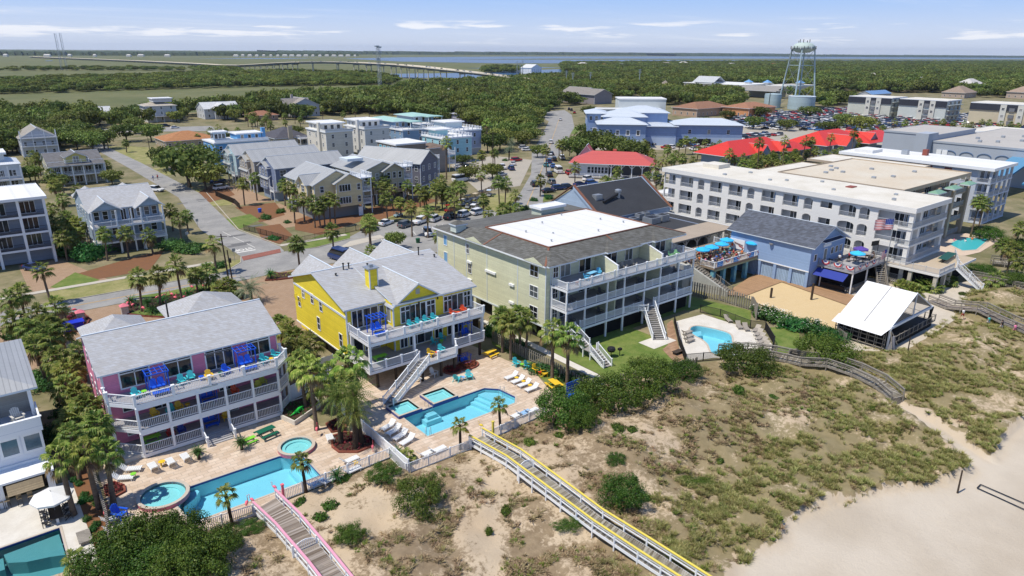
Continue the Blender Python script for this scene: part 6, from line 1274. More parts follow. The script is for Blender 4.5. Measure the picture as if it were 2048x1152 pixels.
ZD=[(960,146),(980,138),(1060,141),(1050,146)]
ZE=[(1120,134),(1130,129),(1500,126.5),(2200,124.5),(2200,139),(1500,142),(1200,149),(1130,146)]
ZF=[(380,138),(420,136),(480,140),(480,147),(400,146)]
ZG=[(-60,142),(100,138),(300,137),(390,140),(390,142),(100,142)]
def inzone(z,spacing,seed,jit=.45):
 w=PP(z);x0,x1=min(p[0]for p in w),max(p[0]for p in w);y0,y1=min(p[1]for p in w),max(p[1]for p in w);rr=random.Random(seed);out=[]
 nx=int((x1-x0)/spacing);ny=int((y1-y0)/spacing)
 if nx*ny>400000:return out
 for i in range(nx):
  for j in range(ny):
   x=x0+(i+.5+rr.uniform(-jit,jit))*spacing;y=y0+(j+.5+rr.uniform(-jit,jit))*spacing
   if inpoly(x,y,w):out.append((x,y))
 return out
near=[p for p in inzone(ZA,10.2,1)+inzone(ZB,11,2)+inzone(ZH,8,8)+inzone(ZI,10,9)+inzone(ZJ,9,10)+inzone(ZK,10,11)if clear(*p,pad=-1.5 if math.hypot(*p)<420 else 0)]
near.sort(key=lambda p:math.hypot(*p));one=near[:235];rest=near[235:]
side={'a':[],'b':[],'c':[]}
for x,y in one:
 r=R.uniform(5.2,8.6);h=R.uniform(6,10.5);px=scr(x,y)[0]
 side['a' if px<420 else 'b' if px<1150 else 'c'].append(oak(x,y,r,h,'x',low=math.hypot(x,y)>420))
LMK=[('the white hip roofed house',310,225),('the white gabled house',430,225),('the dormer house',150,300),('the far left balcony house',60,265),('the left frame edge',0,300),('the grey cross gabled house',560,212),('the cream pair',660,240),('the marsh house',655,200),('the seafoam roofs',780,225),('the lavender house',930,250),('the purple-grey house',840,218),('the upper main street',1060,270),('the bridge end',1030,190),('the grey inn',1180,195),('the white box hall',1260,200),('the brown roofed house',1380,210),('the shopping centre',1470,185),('the tank foot',1640,210),('the orange roof',360,260),('the middle of the wood',800,190),('the timber poles',480,235)]
byl={}
for o in side['a']+side['b']+side['c']:px,py=scr(*o.location);byl.setdefault(min(LMK,key=lambda q:math.hypot(q[1]-px,(q[2]-py)*3))[0],[]).append(o)
for k9,v9 in byl.items():rank(v9,'{o} oak from the left in the wood nearest '+k9,'oaks near '+k9)
for k,lab,g in()and(('a','evergreen oak merging into the dense wood behind the upper left houses','oaks of the upper left wood'),('b','evergreen oak merging into the wood between the town houses and the bridge','oaks of the central wood'),('c','evergreen oak merging into the wood behind the civic building and the tanks','oaks of the right wood')):
 for o in side[k]:o['label']=lab;o['group']=g
def scatter(name,pts,meshes,label,cat,rx=None):
 """pts: (x, y, z, scale, height scale); meshes spread over them"""
 me=bpy.data.meshes.new(name);me.from_pydata([p[:3]for p in pts],[],[])
 a=me.attributes.new('sc','FLOAT_VECTOR','POINT');a.data.foreach_set('vector',[v for p in pts for v in(p[3],p[3],p[4])])
 ix=me.attributes.new('ix','INT','POINT');ix.data.foreach_set('value',[i*7%len(meshes)for i in range(len(pts))])
 rz=me.attributes.new('rz','FLOAT_VECTOR','POINT');rr=random.Random(5);rz.data.foreach_set('vector',[v for p in pts for v in(0,0,rr.uniform(0,6.28))])
 o=bpy.data.objects.new(name,me);COL.objects.link(o);o['kind']='stuff';tag(o,label,cat)
 ng=bpy.data.node_groups.new(name,'GeometryNodeTree');ng.interface.new_socket('Geometry',in_out='INPUT',socket_type='NodeSocketGeometry');ng.interface.new_socket('Geometry',in_out='OUTPUT',socket_type='NodeSocketGeometry')
 N=ng.nodes;L=ng.links;gi=N.new('NodeGroupInput');go=N.new('NodeGroupOutput');ip=N.new('GeometryNodeInstanceOnPoints');gti=N.new('GeometryNodeGeometryToInstance')
 ip.inputs['Pick Instance'].default_value=True
 for m_ in meshes[::-1]:
  src=bpy.data.objects.new(name+'_source',m_);oi=N.new('GeometryNodeObjectInfo');oi.inputs['Object'].default_value=src;oi.inputs['As Instance'].default_value=False;L.new(oi.outputs['Geometry'],gti.inputs[0])
 def att(n,ty):
  q=N.new('GeometryNodeInputNamedAttribute');q.data_type=ty;q.inputs['Name'].default_value=n;return q.outputs['Attribute']
 L.new(gi.outputs[0],ip.inputs['Points']);L.new(gti.outputs[0],ip.inputs['Instance']);L.new(att('ix','INT'),ip.inputs['Instance Index']);L.new(att('sc','FLOAT_VECTOR'),ip.inputs['Scale']);L.new(att('rz','FLOAT_VECTOR'),ip.inputs['Rotation'])
 L.new(ip.outputs[0],go.inputs[0]);md=o.modifiers.new('spread','NODES');md.node_group=ng;return o
far=rest+inzone(ZE,15,3)+inzone(ZC,11,4)+inzone(ZD,13,5)+inzone(ZF,17,6)+inzone(ZG,22,7)
pts=[]
for x,y in far:
 d=math.hypot(x,y);r=R.uniform(5.5,10)*(1 if d<900 else 1.3);pts.append((x,y,0,r,R.uniform(6,12)*(1 if d<900 else 1.1)*(.66 if scr(x,y)[0]<800 and d>650 else 1)))
scatter('distant_wood',pts,OAKLOW,'continuous evergreen wood reaching the marsh and the bay','wood')
def shrubmesh(seed,nc=16,n=150,sz=.075,m=None,bloom=None,spiky=False):
 """a mounded shrub, radius 1, height 1"""
 rr=random.Random(seed);b=MB()
 for i in range(nc):
  a=i*2.4+rr.uniform(-.5,.5);r=math.sqrt((i+.5)/nc)*.8;r*=rr.uniform(.9,1.15);z=.62*math.sqrt(max(0.05,1-min(1,r*r)))+rr.uniform(-.12,.26);q=rr.uniform(.14,.34)
  leafball(b.mi(0),(r*math.cos(a),r*math.sin(a),z*.85),q,n,sz*.55,rr,.9)
 leafball(b,(0,0,.28),.75,260,sz*1.5,rr,.6)
 if bloom:
  for _ in range(70):
   a=rr.uniform(0,6.28);r=rr.uniform(0,.95);p=Vector((r*math.cos(a),r*math.sin(a),.95*math.sqrt(max(.03,1-r*r*.9))+rr.uniform(-.1,.08)));s=.018
   b.mi(1).add([p+Vector((-s,-s,0)),p+Vector((s,-s,0)),p+Vector((s,s,.01)),p+Vector((-s,s,.01))],((0,1,2,3),))
 return b.mesh('shrub',[m or LEAFS]+([bloom]if bloom else[]))
SHR=[shrubmesh(i,34,300,.036)for i in range(3)];SHRS=[shrubmesh(20+i,10,60,.09)for i in range(2)];HED=[shrubmesh(30+i,14,110,.07,LEAFG,BLOOM)for i in range(2)];HEDP=[shrubmesh(36,12,90,.08,LEAFG)]
def shrub(px,py,w,d,h,label,group=None,ms=None,name='shrub',rz=None,cat='shrub'):
 oseed[0]+=1;ms=ms or(SHR if w>1.3 else SHRS);x,y=P(px,py);o=bpy.data.objects.new(name,ms[oseed[0]%len(ms)]);COL.objects.link(o)
 o.location=(x,y,gz(x,y)-.1);o.scale=(w,d,h);o.rotation_euler=(0,0,R.uniform(0,6.28)if rz is None else rz);return tag(o,label,cat,group)
for a in((292,1135,3.9,3.4,5.2,'big olive shrub in the bottom left thicket, middle part'),(425,1160,3.2,2.8,3.6,'right part of the bottom left thicket beside the sand'),(225,1185,3.4,3,3.4,'left part of the bottom left thicket by the straw bed'),(330,1190,4,3,3.0,'lowest part of the bottom left thicket at the frame edge'),(368,1128,3.0,2.6,4.2,'pointed top of the bottom left thicket against the pool'),(330,1092,1.5,1.4,3.8,'narrow tip of the bottom left thicket beside the round spa'),(455,1128,1.6,1.4,2.4,'small right hand lobe of the bottom left thicket'),(262,1105,1.8,1.6,3.2,'small left hand lobe of the bottom left thicket'),(400,1200,3.4,3.2,4.2,'lowest right lobe of the bottom left thicket'),(838,1028,3.4,2.6,3.0,'wide dark shrub on the sand below the pool fence'),(770,975,2.1,1.8,1.6,'round shrub touching the corner of the pool fence'),(703,1102,1.6,1.5,1.7,'round dense shrub beside the pink boardwalk'),(1245,1020,2.7,2.4,3.4,'cone shaped shrub leaning over the yellow boardwalk'),(1125,862,4.0,3.2,5.0,'left shrub of the thicket at the end of the pool fence'),(1165,880,2.4,2.0,3.0,'brighter green shrub at the near edge of the thicket'),(1215,832,5.2,3.8,5.0,'broad shrub in the middle of the thicket below the lawn'),(1295,800,5.0,3.6,4.6,'broad shrub nearest the lawn fence'),(1360,768,3.4,2.4,3.0,'low shrub where the picket fence starts'),(1180,790,2.2,2,1.8,'shrub behind the thicket by the condo walk'),(1490,752,5.0,3.6,4.4,'rounded shrub mass under the pool side boardwalk'),(1648,735,5.0,4.0,4.8,'rounded shrub left of the white tent'),(1475,802,1.3,1.0,1.2,'small shrub alone on the dune under the walkway'),(662,1026,1.0,.9,1.1,'small shrub right of the pink rail start'),(642,1052,.9,.8,.9,'smaller shrub just below the one by the pink rail'),(505,1078,1.5,1.3,1.1,'low shrub on the sand left of the pink boardwalk'),(1395,972,2.6,.9,.8,'long low creeping shrub on the dune crest'),(978,1070,.5,.45,1.0,'narrow upright bush alone on the open sand'),(1440,928,.55,.5,.7,'tiny dark bush in the middle of the dune'),(1235,885,1.3,.9,.8,'low shrub on the dune above the yellow boardwalk'),(1262,888,.9,.8,.7,'low shrub right beside the one above the boardwalk'),(1060,895,1.1,.9,.8,'small shrub by the start of the yellow boardwalk'),(1118,885,.8,.7,.6,'small tuft between boardwalk and thicket'),(1135,1065,1.6,1.0,.8,'low dry shrub under the yellow boardwalk'),(1012,1030,1.1,.7,.6,'brownish low bush on the open sand'),(1230,945,1.4,1.2,1.0,'shrub behind the cone shaped one'),(1545,805,1.0,.6,.5,'flat patch of shrub below the walkway bend'),(2035,572,4,3.4,3.0,'dark round shrub cut by the right edge'),(1962,548,3.4,3,2.4,'bright green shrub under the hotel stairs'),(1900,560,1.6,1.4,1.2,'small bush at the foot of the hotel stairs'),(1925,590,1.2,1,.8,'little bush on the sandy path by the hotel'),(1975,475,7,4,3,'long shrub bank beyond the hotel pool'),(2035,500,5,4,3.4,'shrub bank at the right edge below the blue pool deck'),(1760,790,.5,.5,.6,'tiny bush near the walkway end'),(1740,835,.6,.5,.6,'tiny bush left of the walkway end'),(690,960,1.2,.6,.6,'weedy clump at the foot of the pink pool fence'),(600,1010,1.3,.7,.6,'weedy clump right of the pink boardwalk gate')):shrub(*a)
for i,(x,y)in enumerate(((1530,636),(1562,648),(1594,658),(1628,668),(1660,680))):o=shrub(x,y,3.1,2.4,2.5,'x',None,HED,'oleander_hedge',cat='hedge');o['label']=('{} clump from the left of the flowering oleander hedge by the sand court').format(ordw(i));o['group']='oleander hedge'
for i in range(8):xx=1862-i*5;a=shrub(1800+i*13,585-i*3+(i%3)*7,1.5,1.5,1.5,'saw palmetto bush clump between tent and hotel terrace','saw palmettos by the hotel',[CROWN['sabal'][i%7]],'palmetto');a.scale=(1.25,1.25,1.3);a.location.z=.5
for a in((375,506,4.2,2.2,2.6,'clipped hedge left before the blue-grey house'),(345,498,3.6,2.4,2.6,'loose hedge before the blue-grey house door'),(300,490,3.6,2.4,2.4,'loose dark hedge below the blue-grey house'),(235,500,3,2.2,2.6,'dark shrub at the left corner of the blue-grey house'),(396,500,3.0,1.6,2.2,'rounded clipped hedge beside the side street'),(182,520,4,3,4.2,'large dark bush between white block and blue-grey house'),(140,512,3.4,3,4,'large bush right of the white block'),(160,470,3,3,4,'green bush up the gap beside the white block'),(440,535,2,1.4,1.6,'bush behind the leaning utility poles'),(532,438,2.0,1.6,1.7,'round green bush on the straw beside the drive'),(562,425,2.4,1.3,1.4,'low clipped hedge under the slate blue house'),(575,446,1.2,1.1,1.0,'little round bush near the blue bin'),(548,478,2.4,1.8,1.0,'low spreading agave bed on the straw corner'),(1010,322,1.6,1.4,1.3,'round bush at the end of the driveway by main street'),(850,315,5,2.4,2.2,'olive hedge under the turquoise house'),(1010,432,2.4,1.8,1.6,'bush left of the brick forecourt planting'),(1050,420,2,1.6,1.6,'pink tinged crape bush near the turning circle'),(1068,402,1.6,1.4,1.4,'bush at the edge of the turning circle'),(1098,398,1.8,1.6,1.6,'bush by the pale blue gable'),(1090,745,3.4,1.6,1.6,'dark green hedge below the fan palms by the condo fence'),(1150,765,3.4,1.8,1.7,'dark green hedge by the foot of the condo stairs'),(985,668,2.8,2,2.0,'bush right of the yellow house deck'),(1030,690,2.4,1.6,1.2,'low bush under the palm clump by the condo')):shrub(*a,None,HEDP)
for i in range(26):
 a=R.uniform(0,1);x,y=R.uniform(3.0,4.4),52+a*30;o=shrub(0,600,.5,.5,.6,'little green shrub in the straw strip beside the timber fence','little shrubs in the straw strip',HEDP);o.location=(x,y,0)
for i in range(34):
 px,py=R.uniform(0,175),R.uniform(560,900)
 x,y=P(px,py)
 if not(1.5<x<7 and 72<y<100 or(-30<x<7 and 84<y<122)):continue
 shrub(px,py,R.uniform(1.6,2.6),R.uniform(1.4,2.2),R.uniform(1.8,3.2),'undergrowth bush below the palm grove beside the pink house','undergrowth of the palm grove',HEDP)
def tuft(seed,n,hh,w,spread,m):
 rr=random.Random(seed);b=MB()
 for i in range(n):
  a=rr.uniform(0,6.28);r0=rr.uniform(0,spread*.35);l=hh*rr.uniform(.6,1.1);x,y=r0*math.cos(a),r0*math.sin(a);lean=rr.uniform(.25,.9)*spread;a2=a+rr.uniform(-.6,.6)+.4
  p0=Vector((x,y,0));p1=p0+Vector((lean*.4*math.cos(a2),lean*.4*math.sin(a2),l*.65));p2=p0+Vector((lean*math.cos(a2),lean*math.sin(a2),l));s=Vector((-math.sin(a2),math.cos(a2),0))*w
  b.add([p0-s,p0+s,p1+s*.8,p1-s*.8],((0,1,2,3),));b.add([p1-s*.8,p1+s*.8,p2],((0,1,2),))
 return b.mesh('tuft',[m])
GR1=leafmat('sea_oat_blades',(.17,.18,.04),(.32,.31,.10),(.54,.48,.23),.4);GR2=leafmat('dry_dune_plants',(.16,.11,.06),(.30,.22,.12),(.46,.36,.22),.25);GR3=leafmat('green_dune_weeds',(.08,.14,.02),(.17,.22,.04),(.28,.31,.08),.3)
TG=[tuft(i,24,.42,.02,.5,GR1)for i in range(3)];TD=[tuft(10+i,22,.22,.035,.45,GR2)for i in range(3)];TW=[tuft(20+i,26,.26,.04,.4,GR3)for i in range(3)]
for zn,n0,h0,tm,gr_ in(([(95,375),(160,372),(185,400),(200,490),(150,520),(105,500)],16,5,'{o} palm from the left in the grove beyond the white block','palms beyond the white block'),([(60,345),(200,345),(240,358),(150,368),(110,372),(60,365)],12,5,'{o} palm from the left under the dormer house','palms under the dormer house'),([(1290,290),(1360,282),(1480,266),(1500,272),(1400,300),(1300,312)],16,5,'{o} palm from the left along the lot edge behind the cafe roof','palms along the lot edge'),([(1470,335),(1640,302),(1672,312),(1560,340),(1500,345)],22,3.6,'{o} low palm from the left in the belt under the red roofs','low palms under the red roofs'),([(1790,262),(2090,250),(2090,278),(1900,272)],26,5.5,'{o} palm from the left in the belt at the far side of the arcaded hall','palms at the far side of the hall'),([(1670,300),(1790,262),(1800,275),(1700,315)],12,4,'{o} palm from the left between red roof and grey hall','palms between red roof and hall'),([(1320,395),(1470,425),(1500,450),(1420,440),(1330,412)],12,3,'{o} low palm from the left at the foot of the white hotel','low palms at the hotel foot'),([(430,262),(600,240),(620,248),(470,275)],12,6,'{o} palm from the left behind the bright blue town house','palms behind the blue town house'),([(1180,300),(1290,300),(1300,322),(1220,330)],12,4.5,'{o} palm from the left right behind the cafe roof','palms right behind the cafe'),([(700,395),(760,380),(900,395),(960,415),(840,425),(740,425)],9,5,'{o} extra palm from the left on the mulch before the beige stilt house','palms before the beige stilt house')):
 L9=[];x0,x1=min(p[0]for p in zn),max(p[0]for p in zn);y0,y1=min(p[1]for p in zn),max(p[1]for p in zn);g9=0
 while len(L9)<n0 and g9<4000:
  g9+=1;u,v=R.uniform(x0,x1),R.uniform(y0,y1)
  if inpoly(u,v,zn)and clear(*P(u,v),pad=-1.6)and all(math.hypot(P(u,v)[0]-P(a,b)[0],P(u,v)[1]-P(a,b)[1])>2.6 for a,b in L9):L9.append((u,v))
 if L9:rank([palm(0,0,h0*R.uniform(.75,1.25),xy=P(u,v))for u,v in L9],tm,gr_)
gp,dp,wp=[],[],[]
for _ in range(230000):
 px=R.uniform(380,2090);py=R.uniform(560,1200);x,y=P(px,py)
 if R.random()>min(1,(math.hypot(x,y)/95)**2)or y>bnd(x)-.15:continue
 if inpoly(px+40*nz2(x,y,.45,2)+R.gauss(0,10),py+30*nz2(x,y,.6,6)+R.gauss(0,7),BEACH)and not math.hypot(px-1800,(py-1040)*2)<34*R.random():continue
 if 36.2<x<39 and y<54 or 14.6<x<17.6 and y<56 or inpoly(px,py,[(1440,700),(1560,708),(1700,745),(1790,790),(1780,815),(1640,765),(1540,738),(1440,726)]):continue
 c,g_=cover(x,y);loc=.5+.5*nz2(x,y,.5,31);k=c*.7+loc*.8-.74
 if inpoly(px,py,[(1060,740),(1420,740),(1640,760),(1620,860),(1480,930),(1330,960),(1180,1000),(1040,920)]):k=k*.8-.02;g_*=.35
 if inpoly(px,py,[(1400,960),(1560,900),(1700,850),(1900,890),(1935,950),(1760,985),(1600,1060),(1470,1145),(1340,1160),(1290,1010)]):k=loc*1.25-.42;g_=.97
 if R.random()>k*1.85:continue
 u=R.random()
 if u<g_*.72:gp.append((x,y,gz(x,y)-.02,R.uniform(.7,1.3),R.uniform(.6,1.25)))
 elif u<g_*.72+.14:wp.append((x,y,gz(x,y)-.02,R.uniform(.6,1.2),R.uniform(.6,1.3)))
 else:dp.append((x,y,gz(x,y)-.02,R.uniform(.7,1.6),R.uniform(.5,1.2)))
scatter('sea_oats',gp,TG,'yellow-green sea oats and dune grass covering the right dunes','dune grass');scatter('dry_dune_plants',dp,TD,'dry brown plants scattered over the sand','dune plants');scatter('dune_weeds',wp,TW,'low green weeds scattered over the dunes','dune plants')
print('tufts',len(gp),len(dp),len(wp),'near',len(near),'far',len(far))
# ================================================================ vehicles
PAINT=mat('car_paint',(.5,.5,.5),.25,.02,1,tint=True,spec=.6);TYRE=mat('tyre',(.015,.015,.015),.8,.1);CGL=mat('car_glass',(.012,.015,.018),.06,.05,spec=.8)
LTW=mat('headlight',(.7,.7,.7),.2,.02);LTR=mat('tail_light',(.4,.02,.02),.3,.02)
def loft(mb,secs):
 """closed loft of rounded sections: (x, half width at base, at belt, z0, z1)"""
 vs=[];n=6
 for x,w0,w1,z0,z1 in secs:vs+=[(x,-w0,z0),(x,-w1*1.0,z0+(z1-z0)*.55),(x,-w1*.86,z1),(x,w1*.86,z1),(x,w1,z0+(z1-z0)*.55),(x,w0,z0)]
 k=len(secs);fs=[(i*n+j,(i+1)*n+j,(i+1)*n+(j+1)%n,i*n+(j+1)%n)for i in range(k-1)for j in range(n)]+[tuple(range(n)),tuple((k-1)*n+j for j in range(n))[::-1]]
 return mb.add(vs,fs)
BODY={'suv':([(-2.35,.8,.84,.42,.95),(-2.2,.9,.92,.32,1.05),(.9,.92,.94,.30,1.06),(1.9,.9,.9,.32,.98),(2.3,.78,.8,.42,.78)],[(-2.2,.86,.78,1.04,1.2),(-1.95,.86,.74,1.04,1.68),(.3,.88,.76,1.04,1.72),(1.2,.84,.74,1.02,1.1)],[(-1.95,.72,.7,1.62,1.72),(.25,.74,.72,1.66,1.76)]),'sedan':([(-2.3,.76,.8,.42,.9),(-2.1,.86,.9,.28,.98),(.9,.9,.92,.26,.92),(1.9,.86,.88,.28,.82),(2.3,.72,.74,.40,.66)],[(-1.7,.8,.7,.94,1.0),(-1.0,.84,.66,.92,1.40),(.2,.84,.68,.9,1.43),(1.15,.8,.68,.86,.94)],[(-1.0,.64,.62,1.36,1.43),(.15,.66,.64,1.38,1.46)]),'pickup':([(-2.8,.86,.9,.5,1.0),(-2.6,.92,.94,.42,1.1),(.9,.94,.96,.40,1.12),(2.3,.92,.92,.42,1.06),(2.7,.82,.84,.5,.86)],[(-1.0,.86,.74,1.08,1.66),(-.9,.86,.76,1.08,1.78),(.9,.88,.78,1.08,1.80),(1.6,.84,.76,1.08,1.16)],[(-.95,.72,.72,1.72,1.84),(.9,.74,.74,1.74,1.86)]),'van':([(-2.9,.95,.98,.45,1.3),(-2.8,1.0,1.02,.35,1.5),(2.0,1.0,1.02,.33,1.4),(2.75,.95,.96,.4,1.1)],[(-2.8,.98,.94,1.45,2.3),(-2.6,.98,.9,1.45,2.5),(1.2,.98,.9,1.42,2.5),(2.3,.92,.86,1.35,1.45)],[(-2.7,.9,.86,2.35,2.62),(1.2,.9,.86,2.35,2.62)])}
def carmeshes(k):
 a,g,r=BODY[k];b=loft(MB(),a);loft(b,r);body=b.mesh('body',[PAINT]);gl=loft(MB(),g).mesh('windows',[CGL])
 wh=[]
 for x in(-1.4,1.4)if k!='pickup' else(-1.75,1.75):
  for s in(1,-1):
   w=MB();R0=.36 if k!='sedan' else .33
   w.tube([(x,s*.72,R0),(x,s*.95,R0)],R0,12);w.mi(1).tube([(x,s*.951,R0),(x,s*.965,R0)],R0*.55,8);wh.append(w.mesh('wheel',[TYRE,STEEL]))
 L_=a[-1][0];M_=a[0][0];lt=[MB().box(L_-.12,s*.62-.14,.62,L_+.02,s*.62+.14,.78).mesh('headlight',LTW)for s in(1,-1)]+[MB().box(M_-.03,s*.68-.1,.72,M_+.12,s*.68+.1,.95).mesh('tail_light',LTR)for s in(1,-1)]
 one=MB();loft(one.mi(0),a);loft(one,r);loft(one.mi(1),g)
 for x in(-1.4,1.4):
  for s in(1,-1):one.mi(2).tube([(x,s*.7,.34),(x,s*.95,.34)],.34,8)
 return dict(body=body,win=gl,wh=wh,lt=lt,one=one)
CM={k:carmeshes(k)for k in BODY}
for k in CM:CM[k]['far']=CM[k]['one'].mesh('parked_car',[PAINT,CGL,TYRE])
CCOL={'white':(.72,.72,.72),'black':(.018,.018,.022),'silver':(.38,.40,.42),'grey':(.12,.125,.13),'dark blue':(.025,.045,.14),'red':(.38,.02,.02),'blue':(.04,.13,.36),'teal':(.03,.25,.28)}
KW={'suv':'suv','sedan':'sedan','pickup':'pickup truck','van':'van'}
def car(px,py,kind,colr,a,label,group=None,z=.06):
 x,y=P(px,py);t=thing('parked_'+{'suv':'suv','sedan':'car','pickup':'pickup','van':'van'}[kind],label,KW[kind],(x,y,z),math.radians(a),group);m_=CM[kind]
 def part(n,me,c=None,par=t):o=bpy.data.objects.new(n,me);COL.objects.link(o);o.parent=par;o.color=(*(c or(1,1,1)),1);return o
 part('body',m_['body'],CCOL[colr]);part('windows',m_['win'])
 for w in m_['wh']:part('wheel',w)
 for i,l in enumerate(m_['lt']):part('headlight' if i<2 else 'tail_light',l)
 return t
for a in((740,463,'sedan','black',10,'black car left of the crape myrtle behind the yellow house'),(772,450,'sedan','white',25,'white car half hidden behind the crape myrtle'),(812,454,'suv','grey',20,'grey hatchback suv in the row behind the yellow house'),(842,447,'pickup','white',25,'white pickup truck third from the left in the front row'),(870,442,'suv','white',30,'white suv between the pickup and the black suv'),(901,438,'suv','black',25,'black suv in the middle of the front row of cars'),(929,433,'suv','white',20,'white suv just right of the black suv'),(957,429,'suv','white',10,'white suv at the right end of the front row'),(856,471,'suv','white',-115,'white car facing the viewer beside the green bin'),(679,520,'van','dark blue',100,'tall dark blue van behind the roofs of the yellow house'),(314,383,'suv','white',-60,'white suv alone on the side street'),(70,541,'sedan','dark blue',-60,'blue car at the foot of the white block'),(443,379,'suv','white',12,'white suv on the brick drive of the long roofs'),(435,366,'pickup','dark blue',12,'dark pickup behind the white suv on the brick drive'),(350,257,'sedan','white',10,'white car on the cross street by the palms'),(332,254,'suv','black',10,'black car beside the white one on the cross street'),(915,336,'sedan','white',70,'white car on the upper pad under the turquoise house'),(932,337,'suv','black',70,'black car on the upper pad under the turquoise house'),(920,364,'van','white',8,'white minivan under the grey stilt house'),(930,352,'sedan','black',0,'black car in the shade above the white minivan'),(1005,338,'pickup','white',65,'white truck facing out beside main street'),(1022,340,'suv','dark blue',65,'dark blue car beside the white truck'),(1026,330,'sedan','white',60,'white car behind the dark blue one'),(988,340,'sedan','black',60,'black car left of the white truck'),(1033,323,'suv','red',-5,'red car across the driveway by main street'),(1048,298,'suv','white',-20,'white suv uppermost in the roadside row'),(1053,302,'sedan','white',-20,'lower white car in the roadside row'),(1003,352,'sedan','silver',10,'silver car below the white truck'),(1102,287,'suv','white',45,'white suv driving down main street'),(1121,241,'sedan','white',47,'white car far up main street'),(1149,227,'suv','red',45,'red car at the top bend of main street'),(1143,222,'pickup','black',45,'dark truck leading the red car'),(1138,220,'suv','black',45,'black suv at the top of main street'),(1098,353,'suv','black',60,'dark car at the kerb left of the white van'),(1116,346,'van','white',62,'white van parked nose out in the cafe lot'),(1103,368,'suv','grey',65,'grey suv beside the round palm'),(1068,372,'suv','black',60,'black jeep beside the turning circle'),(1097,385,'sedan','black',-10,'black car along the green turning circle'),(1117,380,'suv','dark blue',-12,'dark blue suv in the lower cafe lot row'),(1135,378,'suv','black',-10,'black suv left of the white car in the lot'),(1137,349,'suv','red',60,'bright red suv by the cafe'),(1176,361,'suv','white',8,'white suv across the middle of the cafe lot'),(1184,370,'suv','blue',-10,'blue suv below the white suv'),(1160,372,'sedan','dark blue',-8,'navy car between palms in the cafe lot'),(1172,348,'sedan','white',62,'white car by the cafe wall'),(1192,352,'van','dark blue',62,'dark van by the cafe wall'),(1252,362,'sedan','black',0,'black car under the cafe palms'),(1092,333,'sedan','teal',55,'teal car in the kerb row'),(1106,335,'sedan','blue',55,'light blue car in the kerb row'),(1098,326,'suv','dark blue',55,'navy suv in the kerb row'),(1108,322,'suv','black',55,'black suv in the kerb row'),(1100,316,'suv','white',55,'white suv in the kerb row'),(1103,310,'sedan','black',55,'black car at the top of the kerb row'),(1124,318,'suv','white',55,'white suv right of the kerb row')):car(*a)
def cart(px,py,a,roof,label,group=None,body=(.5,.52,.55)):
 x,y=P(px,py);t=thing('golf_cart',label,'golf cart',(x,y,.05),math.radians(a),group)
 b=loft(MB(),[(-1.2,.5,.55,.35,.75),(-.3,.55,.58,.3,.7),(.3,.55,.58,.3,.45),(.9,.5,.55,.3,.8),(1.2,.4,.45,.4,.7)]);b.build('body',PAINT,t,local=True,color=body)
 MB().box(-.5,-.5,.7,.0,.5,.85).box(-.6,-.5,.85,-.45,.5,1.3).build('seat',TINT,t,local=True,color=(.35,.3,.25));r=MB().box(-1.1,-.62,1.85,.9,.62,1.92)
 r.build('canopy',TINT,t,local=True,color=roof)
 for sx in(-1.0,.75):
  for s in(-.52,.52):MB().bar((sx,s,.6),(sx,s,1.86),.05).build('canopy_post',BLK,t,local=True)
 for sx in(-.85,.85):
  for s in(-.5,.5):MB().tube([(sx,s-.08,.25),(sx,s+.08,.25)],.25,10).build('wheel',TYRE,t,local=True)
for i,(px,py,c,n)in enumerate(((925,412,(.6,.56,.45),'tan roofed'),(936,404,(.02,.02,.03),'long black roofed'),(944,410,(.02,.02,.03),'black roofed'),(951,400,(.55,.45,.3),'sand roofed'),(958,408,(.03,.03,.04),'dark roofed'),(955,418,(.03,.03,.04),'lowest dark roofed'),(947,423,(.7,.7,.7),'white bodied'),(962,395,(.02,.02,.03),'farthest black roofed'),(978,393,(.5,.6,.7),'pale blue roofed'),(935,417,(.02,.02,.02),'nearest black roofed'))):cart(px,py,20+i*3,c,n+' golf cart in the rental group on the green','golf carts on the green')
cart(797,434,15,(.02,.02,.02),'pale blue open buggy on the grass by the car park',body=(.35,.50,.60));cart(979,443,80,(.25,.35,.5),'blue and white utility cart at the path end',body=(.4,.5,.6));cart(898,424,10,(.3,.02,.02),'small red cart under the palm',body=(.35,.03,.03))
CARR=bpy.data.materials.new('mixed_car_paint');CARR.use_nodes=True;N_=CARR.node_tree.nodes;oi=N_.new('ShaderNodeObjectInfo');rp=N_.new('ShaderNodeValToRGB');rp.color_ramp.interpolation='CONSTANT'
for i,c in enumerate([(.7,.7,.7),(.02,.02,.025),(.36,.38,.4),(.1,.11,.12),(.72,.72,.72),(.03,.05,.15),(.4,.02,.02),(.5,.5,.5)]):
 e=rp.color_ramp.elements[i]if i<2 else rp.color_ramp.elements.new(i/8);e.position=i/8;e.color=(*c,1)
CARR.node_tree.links.new(oi.outputs['Random'],rp.inputs[0]);CARR.node_tree.links.new(rp.outputs[0],N_['Principled BSDF'].inputs['Base Color']);N_['Principled BSDF'].inputs['Roughness'].default_value=.3
CFM=[CM[k]['one'].mesh('car',[CARR,CGL,TYRE])for k in('suv','sedan','pickup')]
LOTP=[(1498,226),(1620,222),(1700,217),(1850,224),(2000,232),(2120,236),(2120,262),(1900,252),(1800,262),(1600,262),(1500,258),(1440,248)]
LOT2=[(1325,296),(1400,286),(1440,277),(1520,268),(1600,272),(1500,278),(1440,300),(1350,305)];LOT3=[(1230,282),(1330,276),(1370,283),(1340,290),(1240,300)]
